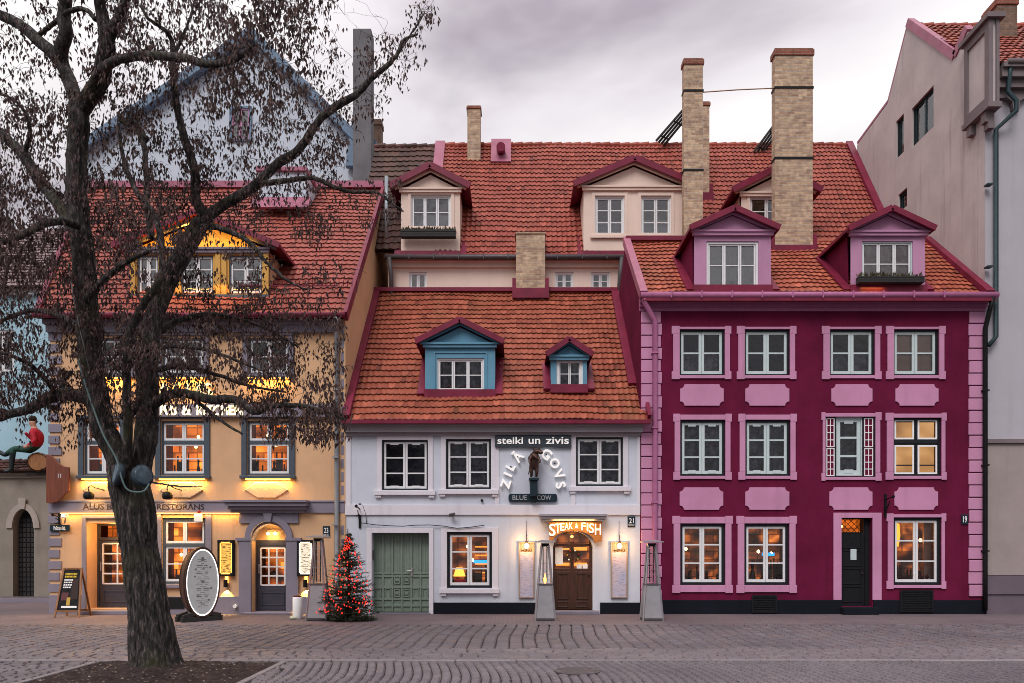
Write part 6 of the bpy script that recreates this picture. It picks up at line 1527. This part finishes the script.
s = MB(); s.lathe((X(237, D), D-.13, Z(606)), [(.05,-.05), (.05,.05)], 12, 'y'); tag(s.build('floor_spotlight', M_letter), 'tiny white round spotlight low on the plinth left of the arched door', 'spotlight')
# planter boxes on the dormers
def planter(lab, r, y, seed):
    x0, x1, z0, z1 = r; t = thing('flower_box', lab, 'flower box', ((x0+x1)/2, y, z0), 'dark flower boxes under the dormer windows'); rp = random.Random(seed)
    s = MB(); s.box(x0, x1, y-.20, y-.19, z0, z1); s.box(x0, x1, y-.025, y-.015, z0, z1); s.box(x0, x0+.01, y-.189, y-.026, z0, z1); s.box(x1-.01, x1, y-.189, y-.026, z0, z1); s.box(x0+.011, x1-.011, y-.189, y-.026, z0, z0+.01)
    for k in range(3): s.box(x0-.006, x1+.006, y-.212, y-.201, z0+.01+k*(z1-z0)/3, z0+(k+1)*(z1-z0)/3-.008)
    s.box(x0+.02, x1-.02, y-.1895, y-.0255, z0+.02, z1-.03); s.build('box', M_blackwood, t)
    s = MB()
    for k in range(260):
        p = Vector((rp.uniform(x0+.03, x1-.03), y-rp.uniform(.03, .18), z1-.04)); d = Vector((rp.uniform(-.08, .08), rp.uniform(-.08, .08), rp.uniform(.06, .2))); w = Vector((rp.uniform(-.02, .02), rp.uniform(-.02, .02), 0)); s.poly([p, p+d*.6+w, p+d, p+d*.6-w])
    s.build('dry_plants', paint('dry_plants', (.07,.06,.03), rough=.9), t); return t
planter('dark slatted flower box on the left cream dormer, dry stems inside', R(401.5, 456, 231.5, 239, 24.7), 24.72, 1)
planter('dark slatted flower box under the right pink dormer window with amber light below', R(857, 922, 277.5, 284, 20.2), 20.28, 2)
t = thing('under_box_light', 'amber light strip glowing under the flower box of the right pink dormer', 'lamp', (X(885, 20.3), 20.3, Z(290, 20.3)))
s = MB(); s.box(X(863, 20.27), X(884, 20.27), 20.29, 20.33, Z(287.6, 20.3), Z(286.2, 20.3)); s.build('strip', M_ledstrip, t)
lamp(t, 'AREA', (X(874, 20.2), 20.2, Z(286, 20.2)), 1, (1,.55,.08), shape='RECTANGLE', size=.6, size_y=.05)
# ------------------------------------------------------------------ christmas tree
rx_ = random.Random(11)
cxT, YT_ = X(348.5, 18.7), 18.7
t = thing('christmas_tree', 'small fir christmas tree by the white house gate', 'tree', (cxT, YT_, 0))
s = MB(); s.smooth = True; s.tube([(cxT, YT_, 0), (cxT+.01, YT_, 1.1), (cxT-.02, YT_, 2.25)], [.05, .035, .008], 8); s.build('trunk', M_blackwood, t)
M_fir, nt_, b_ = new_mat('fir_needles')
nt_.links.new(ramp(nt_, noise_t(nt_, objc(nt_), 9, 3), [(.3, (.012,.022,.013)), (.7, (.05,.065,.03))]), b_.inputs['Base Color']); b_.inputs['Roughness'].default_value = .7
s = MB(); tips = []
for k in range(360):
    f = rx_.random()**1.35; z = .10+f*2.02; L = (.74*(1-f**1.25)+.05)*rx_.uniform(.6, 1.12); a = rx_.uniform(0, 6.283)
    d = Vector((math.cos(a), math.sin(a), rx_.uniform(-.12, .30))).normalized(); p0 = Vector((cxT, YT_, z)); p1 = p0+d*L
    s.tube([p0, p0+d*L*.6-Vector((0,0,.02)), p1], [.010, .006, .003], 3, cap=False); tips.append((p0, p1))
    n = int(30*L/.5)+10
    for q in range(n):
        u = (q+rx_.random())/n; c = p0.lerp(p1, u)-Vector((0,0,.02*math.sin(u*3.14)))
        e_ = (d*.7+Vector((rx_.uniform(-1, 1), rx_.uniform(-1, 1), rx_.uniform(-.5, .8)))).normalized()*rx_.uniform(.05, .095)
        w = e_.cross(Vector((rx_.uniform(-1,1), rx_.uniform(-1,1), 1))).normalized()*.0065
        s.poly([c-w, c+e_*.6-w*.8, c+e_, c+e_*.6+w*.8, c+w])
s.build('foliage', M_fir, t)
t2 = thing('string_lights', 'red string lights wound over the small christmas tree', 'string lights', (cxT, YT_, 0))
s = MB(); pts = []; turns = 9
for k in range(240):
    f = k/239; z = .2+f*1.9; r = (.72*(1-(z-.12)/2)+.05)*.82; a = f*turns*6.283; pts.append((cxT+r*math.cos(a), YT_+r*math.sin(a), z-.02+.02*math.sin(k*.9)))
s.tube(pts, .004, 4); s.build('cable', M_iron, t2)
M_redbulb = glow('red_bulb', (1, .022, .010), 1.7)
bm_ = MB(); bm_.lathe((cxT, YT_, 0), [(.003,-.020), (.012,-.011), (.0155,0), (.012,.011), (.003,.020)], 7); b0_ = bm_.build('bulb', M_redbulb, t2)
for k in range(92):
    f = (k+.5)/92; f = f**1.25; z = .2+f*1.85; L = (.72*(1-f**1.25)+.05)*rx_.uniform(.72, 1.02); a = rx_.uniform(0, 6.283) if k % 4 == 0 else rx_.uniform(3.3, 6.1)
    o = b0_ if k == 0 else b0_.copy()
    if k: col.objects.link(o); o.parent = t2
    o.location = (L*math.cos(a), L*math.sin(a), z)
s = MB()
for k in range(95):
    f = rx_.random()**1.2; z = .18+f*1.85; L = (.72*(1-f**1.25)+.05)*rx_.uniform(.6, 1.0); a = rx_.uniform(3.2, 6.2)
    s.lathe((cxT+L*math.cos(a), YT_+L*math.sin(a), z), [(.003,-.014), (.010,-.006), (.010,.006), (.003,.014)], 6)
tag(s.build('small_bulbs', M_redbulb, t2), kind='stuff')
lamp(t2, 'POINT', (cxT, YT_-.85, .9), 5, (1,.08,.05), shadow_soft_size=.4)
s = MB()
for k in range(900):
    a, r = rx_.uniform(0, 6.283), .62*math.sqrt(rx_.random()); c = Vector((cxT+.05+r*math.cos(a)*1.05, YT_-.05+r*math.sin(a)*.7, rx_.uniform(.0, .09)*(1.2-r)))
    e_ = Vector((rx_.uniform(-1,1), rx_.uniform(-1,1), rx_.uniform(0,.35))).normalized()*rx_.uniform(.08, .16); w = e_.cross(Vector((0,0,1))).normalized()*.012
    s.poly([c-w, c+e_*.6-w, c+e_, c+e_*.6+w, c+w])
tag(s.build('fir_branches', M_fir), 'loose cut fir branches heaped round the foot of the christmas tree', 'branches', kind='stuff')

# ------------------------------------------------------------------ the big bare tree
YTREE = 11.14
rt_ = random.Random(21)
tr = thing('tree', 'old dark leafless tree with forked trunk and hanging dry seed clusters in the soil bed', 'tree', (X(155, YTREE), YTREE, 0))
M_bark, nt_, b_ = new_mat('furrowed_bark'); v_ = objc(nt_)
g1 = noise_t(nt_, mapping(nt_, v_, (11, 11, 2.6)), 2.0, 6, .62, .4); g2 = noise_t(nt_, v_, 1.4, 4)
bc_ = ramp(nt_, g1, [(.38, (.004,.003,.003)), (.48, (.022,.017,.016)), (.56,(.060,.049,.045)), (.68, (.17,.14,.125))])
nm_ = node(nt_, 'ShaderNodeSeparateXYZ'); nt_.links.new(v_, nm_.inputs[0])
moss_f = ramp(nt_, g2, [(.52, (0,0,0)), (.66, (.55,.55,.55))])
nt_.links.new(mixc(nt_, moss_f, bc_, (.050,.052,.018)), b_.inputs['Base Color']); b_.inputs['Roughness'].default_value = .9
bump(nt_, b_, g1, 1.0, .05)
M_twig = paint('dark_twig', (.022,.015,.014), rough=.9)
def wp(px, py, dy=0): Y = YTREE+dy; return Vector((X(px, Y), Y, Z(py, Y)))
def smooth(pts, n):
    """Catmull-Rom through (px, py, r, dy)"""
    P_ = [tuple(p)+(0,)*(4-len(p)) for p in pts]; out = []
    P_ = [tuple(2*a-b for a, b in zip(P_[0], P_[1]))]+P_+[tuple(2*a-b for a, b in zip(P_[-1], P_[-2]))]
    for k in range(1, len(P_)-2):
        for q in range(n):
            u = q/n; a, b, c, d = P_[k-1:k+3]
            out.append(tuple(.5*(2*b[i]+(c[i]-a[i])*u+(2*a[i]-5*b[i]+4*c[i]-d[i])*u*u+(3*b[i]-a[i]-3*c[i]+d[i])*u**3) for i in range(4)))
    out.append(P_[-2]); return out
MPP = YTREE/F
trunk = [(156, 672, 31), (155, 664, 25.5), (152.5, 645, 22.5), (149.5, 620, 20.5), (146.5, 595, 18.8), (142, 565, 18.4), (138.5, 545, 18), (136, 520, 18.6), (132.5, 500, 18.6), (128, 482, 18.5), (122, 466, 15)]
limbs = [  # (px, py, radius px, metres deeper)
 [(127, 492, 13), (119, 464, 11.2), (109, 440, 11.2), (101, 420, 11.6), (93, 375, 10.8), (88, 330, 10.5), (86, 290, 10.5), (83, 255, 10.5), (79, 220, 9.8), (76.5, 185, 9.2), (77, 150, 9), (79, 122, 9.6), (78, 104, 9)],
 [(135, 492, 13), (141, 462, 10.8), (146, 440, 11), (147, 420, 11, .1), (147.5, 385, 10.5, .2), (148, 350, 10, .3), (152, 325, 9.6, .4), (160, 298, 9.4, .5), (172, 272, 9.2, .6), (184, 252, 9, .7), (197, 230, 8.4, .8), (209, 214, 7.8, .9)],
 [(124, 480, 6, -.1), (128, 445, 4.5, -.3), (127, 400, 4.2, -.5), (127, 365, 4, -.6), (130, 335, 3.8, -.7), (143, 305, 3.5, -.8), (160, 280, 3.3, -.8), (162, 255, 3, -.7), (158, 225, 3, -.6), (147, 205, 2.8, -.5), (137, 192, 2.6, -.5), (125, 165, 2.2, -.4), (118, 128, 1.6, -.4)],
 [(80, 112, 7), (72, 88, 6.8, .1), (64, 68, 6.5, .2), (55, 56, 6.4, .2), (38, 40, 6, .3), (20, 25, 5.2, .4), (0, 15, 4.8, .5), (-25, 2, 4, .6)],
 [(63, 66, 6, .2), (61.5, 50, 6.6, .1), (66, 32, 6.4, 0), (64, 14, 6.2, 0), (67, -8, 5.6, -.1), (74, -40, 4.5, -.2)],
 [(80, 112, 8), (90, 96, 8, -.1), (99, 82, 8.2, -.2), (104, 62, 8, -.3), (107, 40, 7.6, -.4), (103, 20, 6, -.4), (99, -4, 5, -.5), (95, -35, 4, -.6)],
 [(108, 38, 6, -.4), (117, 22, 5, -.5), (124, 6, 4.4, -.6), (127, -14, 4, -.7)],
 [(94, 86, 5, -.2), (101, 70, 4.6, -.4), (112, 62.5, 4.2, -.6), (125, 58, 3.9, -.8), (148, 55.5, 3.7, -1), (170, 57, 3.5, -1.2), (188, 58.5, 3.4, -1.3), (205, 64, 3.2, -1.4), (222, 63, 2.8, -1.5), (240, 57, 2.2, -1.6), (254, 44, 1.4, -1.6)],
 [(36, 38, 2.4, .3), (48, 28, 2.3, .2), (60, 18, 2.3, 0), (72, 10, 2.3, -.2), (86, 10, 2.3, -.3), (96, 20, 2.4, -.4)],
 [(207, 216, 5.8, .9), (228, 202, 5.6, 1), (252, 188, 5.3, 1.1), (276, 165, 5, 1.2), (296, 152, 4.6, 1.2), (310, 134, 4.3, 1.2), (322, 117, 4, 1.2), (340, 104, 4.2, 1.2), (358, 93, 3.6, 1.2), (373, 77, 3, 1.2), (388, 65, 2.6, 1.2), (398, 53, 2.2, 1.2), (404, 40, 1.6, 1.2), (418, 34, 1.1, 1.2)],
 [(398, 53, 1.3, 1.2), (412, 33, 1, 1.2), (424, 14, .7, 1.2)],
 [(205, 218, 5.5, .8), (196, 198, 5, .7), (195, 172, 4.6, .6), (187, 146, 4.2, .5), (180, 120, 3.8, .4), (175, 92, 3.4, .3), (173, 62, 3, .2), (172, 42, 2.6, .2), (165, 30, 2, .1), (150, 20, 1.6, 0), (140, 6, 1.2, 0)],
 [(173, 58, 2, .2), (182, 38, 1.6, .3), (190, 18, 1.2, .4), (196, -6, .9, .5)],
 [(258, 184, 3.2, 1.1), (284, 181, 2.8, 1), (312, 178, 2.5, .9), (328, 184, 2.3, .8), (345, 191, 2, .8), (360, 192, 1.8, .7), (378, 193, 1.5, .7), (392, 203, 1.1, .6), (404, 212, .8, .6)],
 [(198, 228, 3.6, .8), (212, 227, 3.2, .6), (228, 231, 2.8, .4), (246, 240, 2.5, .2), (258, 252, 2.2, .1), (268, 264, 1.8, 0), (282, 276, 1.6, -.1), (294, 284, 1.1, -.2), (308, 290, .7, -.2)],
 [(96, 402, 6, .1), (80, 397, 6.2, .2), (62, 394, 6.4, .4), (46, 400, 5.6, .6), (30, 409, 5, .8), (12, 414, 4.6, 1), (-10, 421, 4, 1.2), (-34, 430, 3, 1.4)],
 [(62, 394, 3, .4), (63, 380, 2.8, .5), (72, 372, 2.4, .6)], [(56, 395, 2.6, .4), (46, 380, 2.4, .2), (30, 365, 2.2, 0), (10, 355, 1.8, -.2), (-10, 350, 1.4, -.3)],
 [(76, 232, 6.6, .1), (66, 214, 6.4, .3), (52, 196, 6.2, .5), (38, 178, 6, .7), (24, 156, 5.6, .8), (8, 140, 5, 1), (-12, 122, 4.4, 1.2), (-30, 108, 3.6, 1.3)],
 [(78, 226, 3.6, -.2), (62, 221, 3.6, -.5), (44, 224, 3.4, -.8), (28, 232, 3.2, -1.1), (10, 240, 2.8, -1.3), (-12, 246, 2.2, -1.5)],
 [(148, 410, 5, .1), (160, 400, 4.8, 0), (172, 394, 4.6, -.1), (184, 393, 4.4, -.3), (198, 397, 4.2, -.5), (212, 400, 4.2, -.6), (226, 399, 4, -.7), (240, 402, 3.6, -.8), (254, 412, 3.2, -.9), (268, 407, 2.6, -1), (285, 405, 2.3, -1.1), (308, 407, 1.9, -1.2), (330, 413, 1.3, -1.2), (346, 420, .8, -1.3)],
 [(190, 394, 2, -.4), (205, 408, 1.8, -.5), (222, 421, 1.5, -.6), (242, 434, 1, -.7)],
 [(128, 362, 3, -.6), (140, 352, 2.8, -.7), (154, 348, 2.6, -.8), (172, 346, 2.4, -.9), (190, 347, 2.1, -1), (214, 352, 1.7, -1), (240, 362, 1.2, -1.1), (270, 374, .8, -1.1)],
 [(122, 418, 4.5, .1), (134, 410, 4.4, .1), (145, 402, 4.2, .15)],
 [(146, 140, 3, 0), (136, 124, 2.6, .2), (122, 122, 2, .3), (118, 112, 1.4, .3)], [(152, 238, 3, -.5), (147, 205, 3, -.3), (146, 165, 2.8, -.1), (140, 135, 2.4, 0), (118, 120, 1.6, .2)],
 [(86, 300, 4, -.3), (104, 280, 3.2, -.8), (126, 262, 2.6, -1.2), (150, 250, 2, -1.5)], [(84, 330, 4, .3), (60, 316, 3.2, .7), (34, 310, 2.6, 1), (8, 318, 2, 1.3), (-14, 330, 1.4, 1.5)],
 [(150, 338, 4, .4), (176, 322, 3.2, .8), (206, 314, 2.6, 1.1), (236, 318, 2, 1.3), (270, 330, 1.4, 1.4), (296, 346, .8, 1.5)], [(149, 372, 3.4, .4), (180, 366, 2.8, .9), (214, 374, 2.2, 1.2), (250, 386, 1.6, 1.4), (286, 392, 1, 1.5)],
 [(24, 156, 2.6, .8), (30, 130, 2.2, .7), (24, 110, 1.8, .6), (10, 98, 1.4, .5), (-6, 92, 1, .5)], [(150, 482, 1, -.2), (176, 486, .8, -.4), (202, 487, .5, -.5)],
]
def ridge(a, L, r):
    c, s_ = math.cos(a), math.sin(a)
    n1 = noise.noise(Vector((c*4.2, s_*4.2, L*1.15))); n2 = noise.noise(Vector((c*9, s_*9, L*2.6+7)))
    return 1+.11*noise.noise(Vector((c*1.6, s_*1.6, L*1.6+3)))-.10*max(0, 1-abs(n1)*4.5)+.02-.045*max(0, 1-abs(n2)*4)
tb = MB(); tb.smooth = True
sp = smooth(trunk, 16); tb.tube([wp(p[0], p[1], p[3]) for p in sp], [p[2]*MPP*(1+.10*(k < 10)*(10-k)/10) for k, p in enumerate(sp)], 120, mod=ridge)
segs = []
for k, L in enumerate(limbs):
    sp = smooth(L, 6); jit = [wp(p[0]+rt_.uniform(-.5, .5), p[1]+rt_.uniform(-.5, .5), p[3]) for p in sp]
    big = L[0][2] > 7
    tb.tube(jit, [max(.0035, p[2]*MPP) for p in sp], 64 if big else (12 if L[0][2] > 3 else 7), mod=(lambda a, l, r: ridge(a, l*1.5, r)) if big else (lambda a, l, r: 1+.12*noise.noise(Vector((math.cos(a)*1.5, math.sin(a)*1.5, l*4)))))
    segs.append((sp, jit))
tb.build('trunk', M_bark, tr)
twb = MB(); fol = MB(); nkeys = 0
def px_of(p): return 512+p.x*F/p.y, 550-(p.z-H)*F/p.y
def key(p):
    L = rt_.uniform(.055, .105); w = rt_.uniform(.012, .021); d = Vector((rt_.gauss(0, .28), rt_.gauss(0, .28), -1)).normalized()*L
    u = d.cross(Vector((rt_.uniform(-1, 1), rt_.uniform(-1, 1), .2))).normalized()*w
    n = u.cross(d).normalized()*w*.35
    a = fol.vert(p); b = fol.vert(p+d*.35+u+n); c = fol.vert(p+d); e = fol.vert(p+d*.35-u+n); m_2 = fol.vert(p+d*.4-n)
    fol.face([a, b, m_2]); fol.face([b, c, m_2]); fol.face([a, m_2, e]); fol.face([m_2, c, e])
def cluster(p, n):
    global nkeys
    x, y = px_of(p)
    for _ in range(n):
        q = p+Vector((rt_.gauss(0, .045), rt_.gauss(0, .045), rt_.uniform(-.10, .02))); key(q); nkeys += 1
from mathutils import kdtree
def cover(x, y):
    """share of the crown's volume that carries twigs at a place of the crown"""
    if y > 448 or x > 436: return 0
    if y > 418: return .75 if 258 < x < 352 and y < 442 else (.4 if 52 < x < 98 else (.12 if x <= 52 else 0))
    if y > 402: return .2 if 150 < x < 250 else (.8 if x < 352 else 0)
    if x > 345:
        if y < 140: return max(0, .75-abs((y-18)-(430-x)*1.05)/62) if x < 434 else 0
        return .38 if 175 < y < 225 and x < 412 else 0
    if y > 300: return 1 if x < 300 else .55
    if 130 < x < 262 and y > 246: return .4
    if y > 215: return .28 if x > 205 else .95
    if y > 165: return .5 if x > 215 else 1.0
    if x < 72: return .25 if 52 < y < 88 else (.36 if y < 88 else .8)
    if x < 110: return .35
    if y < 60: return .85 if x < 285 else .62
    return .66
nodes = [(jit[k], sp[k][3], .0085) for sp, jit in segs for k in range(len(jit)) if sp[k][1] < 432]
targets = []
while len(targets) < 2550:
    px, py = rt_.uniform(-30, 434), rt_.uniform(-40, 446)
    if rt_.random() < cover(px, py): targets.append((px, py))
kd = kdtree.KDTree(len(nodes))
for k, q in enumerate(nodes): kd.insert(wp(px_of(q[0])[0], px_of(q[0])[1], 0), k)
kd.balance()
tg = []
for px, py in targets:
    co, k, dist = kd.find(wp(px, py, 0)); dy = nodes[k][1]+rt_.gauss(0, .28+.45*min(1.2, dist)); tg.append((dist, wp(px, py, max(-2.2, min(2.6, dy))), dy))
tg.sort(key=lambda q: q[0])
allp = [(q[0], q[2]) for q in nodes]
for b0 in range(0, len(tg), 60):
    kd = kdtree.KDTree(len(allp))
    for k, q in enumerate(allp): kd.insert(q[0], k)
    kd.balance()
    for dist, Q, dy in tg[b0:b0+60]:
        co, k, dd_ = kd.find(Q); P0, r0 = allp[k]
        if dd_ < .03 or dd_ > 2.4: continue
        n = max(3, min(7, int(dd_/.09))); pts = []; side = Vector((rt_.gauss(0, 1), rt_.gauss(0, 1), rt_.gauss(.4, .8)))*dd_*.13
        for q in range(n+1):
            u = q/n; pts.append(P0.lerp(Q, u)+side*math.sin(u*math.pi)+Vector((rt_.gauss(0, .012), rt_.gauss(0, .012), rt_.gauss(0, .012)))*(0 < q < n))
        r1 = max(.0028, r0*.62); twb.tube(pts, [r1*(1-.45*q/n) for q in range(n+1)], 4 if r1 > .005 else 3, cap=False)
        for q in range(1, n+1): allp.append((pts[q], r1*(1-.45*q/n)))
        for _ in range(rt_.randint(2, 4)):      # short spurs that carry the hanging seed clusters
            b_ = pts[rt_.randint(max(1, n-3), n)]; e_ = ((Q-P0).normalized()*.6+Vector((rt_.gauss(0, .6), rt_.gauss(0, .6), rt_.gauss(.1, .5)))).normalized(); L = rt_.uniform(.07, .2)
            m1 = b_+e_*L*.55+Vector((0, 0, .012)); m2 = b_+e_*L-Vector((0, 0, .02)); twb.tube([b_, m1, m2], [.0032, .0026, .0018], 3, cap=False)
            x, y = px_of(m2); d_ = cover(x, y)
            if d_ > 0:
                if rt_.random() < .82: cluster(m2, rt_.randint(2, 6))
                if rt_.random() < .35*d_: cluster(m1, rt_.randint(2, 4))
twb.build('twigs', M_twig, tr)
M_keys, nt_, b_ = new_mat('dry_seed_keys')
nt_.links.new(ramp(nt_, noise_t(nt_, objc(nt_), 7, 2), [(.3, (.032,.018,.016)), (.55, (.082,.046,.040)), (.8, (.15,.088,.074))]), b_.inputs['Base Color']); b_.inputs['Roughness'].default_value = .85
fol.build('seed_clusters', M_keys, tr)
print('KEYS', nkeys, 'twig faces', len(twb.f))
# two flood lamps with their hose, tied round the fork
def drum(c, nrm, r, th, lab):
    t = thing('flood_lamp', lab, 'lamp', c, 'round lamps strapped to the trunk fork'); nrm = Vector(nrm).normalized(); c = Vector(c)
    s = MB(); s.smooth = True; s.tube([c-nrm*th, c-nrm*th*.6, c+nrm*th*.4, c+nrm*th*.5], [r*.55, r*.9, r, r*.96], 24); s.build('housing', paint('blue_grey_plastic', (.045,.065,.085), rough=.45), t)
    s = MB(); s.smooth = True; s.tube([c+nrm*th*.502, c+nrm*th*.62, c+nrm*th*.70], [r*.92, r*.7, r*.15], 24); s.build('lens', paint('frosted_blue_lens', (.10,.15,.19), rough=.18, var=.5, scale=9), t); return t
drum(wp(118, 474, -.34), (-.75, -.62, .15), .17, .075, 'round blue grey lamp strapped to the left side of the trunk fork')
drum(wp(142, 476, -.32), (.80, -.50, .1), .16, .075, 'round blue grey lamp strapped to the right side of the trunk fork')
s = MB(); s.smooth = True
hp2 = smooth([(76, 352, 1, -.25), (84, 380, 1, -.28), (94, 410, 1, -.32), (104, 436, 1, -.40), (116, 458, 1, -.42), (121, 476, 1, -.47), (126, 488, 1, -.46), (134, 492, 1, -.44), (144, 491, 1, -.40), (149, 484, 1, -.30)], 6)
s.tube([wp(p[0], p[1], p[3]) for p in hp2], .014, 8); tag(s.build('hose', paint('grey_green_hose', (.11,.17,.17), rough=.5)), 'grey green hose running down the left limb to the trunk lamps', 'hose')
s = MB(); s.smooth = True; s.tube([wp(68, 262, -.2), wp(74, 300, -.25), wp(80, 330, -.28), wp(90, 372, -.30)], .009, 6); tag(s.build('cord', paint('pale_cord', (.2,.2,.2))), 'thin pale cord hanging along the upper left limb', 'cord')
# soil bed and litter
M_soil = plaster('damp_soil', (.040,.028,.027), var=.5, sc_=3, bmp=.9)
s = MB(); n_, m_n = 60, 56; s.smooth = True
idx = [[s.vert((PIT[0]+.051+(PIT[1]-PIT[0]-.102)*i/n_, PIT[2]+(PIT[3]-.06-PIT[2])*j/m_n, -.015+.035*noise.noise(Vector((i*.35, j*.35, 0)))+.02*noise.noise(Vector((i*.9, j*.9, 4)))+.10*math.exp(-(((PIT[0]+(PIT[1]-PIT[0])*i/n_)-X(155, YTREE))**2+((PIT[2]+(PIT[3]-PIT[2])*j/m_n)-YTREE)**2)/.35))) for i in range(n_+1)] for j in range(m_n+1)]
for j in range(m_n):
    for i in range(n_): s.face([idx[j][i], idx[j][i+1], idx[j+1][i+1], idx[j+1][i]])
s.build('soil_bed', M_soil, kind='structure')
M_lf, nt_, b_ = new_mat('fallen_leaf'); wn2 = node(nt_, 'ShaderNodeTexWhiteNoise', noise_dimensions='2D'); nt_.links.new(uvc(nt_), wn2.inputs['Vector'])
nt_.links.new(ramp(nt_, wn2.outputs['Value'], [(0, (.05,.03,.02)), (.55, (.11,.07,.045)), (.85, (.22,.17,.13)), (1, (.34,.31,.29))]), b_.inputs['Base Color']); b_.inputs['Roughness'].default_value = .8
s = MB()
def litter(x, y, z):
    a = rt_.uniform(0, 6.28); r = rt_.uniform(.008, .028); t_ = Vector((rt_.gauss(0, .3), rt_.gauss(0, .3), 1)).normalized(); u = Vector((math.cos(a), math.sin(a), 0)); u = (u-t_*u.dot(t_)).normalized(); w = t_.cross(u); c = Vector((x, y, z)); uv = [(rt_.random()*50, rt_.random()*50)]*4
    s.poly([c+u*r, c+w*r*.55, c-u*r, c-w*r*.55], uv)
for _ in range(900): litter(rt_.uniform(PIT[0]+.1, PIT[1]-.1), rt_.uniform(PIT[2]+.1, PIT[3]-.1), rt_.uniform(.025, .06))
for _ in range(420):
    y = rt_.uniform(9.5, 20.2); litter(rt_.uniform(-11, 11), y, .022)
tag(s.build('fallen_leaves', M_lf), 'small dry fallen leaves scattered over the soil bed and paving', 'leaves', kind='stuff')
# far bare treetop behind the cream house ridge
rb_ = random.Random(4); tf = thing('far_tree', 'tiny bare treetop showing over the tiled ridge beside the grey building', 'tree', (X(832, 40), 40, 0))
s = MB(); s.tube([(X(832, 40), 40, 0), (X(832, 40), 40, 20)], [.3, .1], 8); s.build('trunk', M_bark, tf)
s = MB()
def br(p, d, L, r, lv):
    q = p+d*L; s.tube([p, q], [r, r*.6], 3, cap=False)
    if lv:
        for _ in range(4): br(p.lerp(q, rb_.uniform(.4, 1)), (d+Vector((rb_.gauss(0,.6), rb_.gauss(0,.5), rb_.gauss(.1,.4)))).normalized(), L*.62, r*.6, lv-1)
for _ in range(9): br(Vector((X(832, 40), 40, 20)), Vector((rb_.gauss(0,.75), rb_.gauss(0,.3), rb_.uniform(.5, 1))).normalized(), 1.5, .03, 3)
s.build('crown', M_twig, tf)
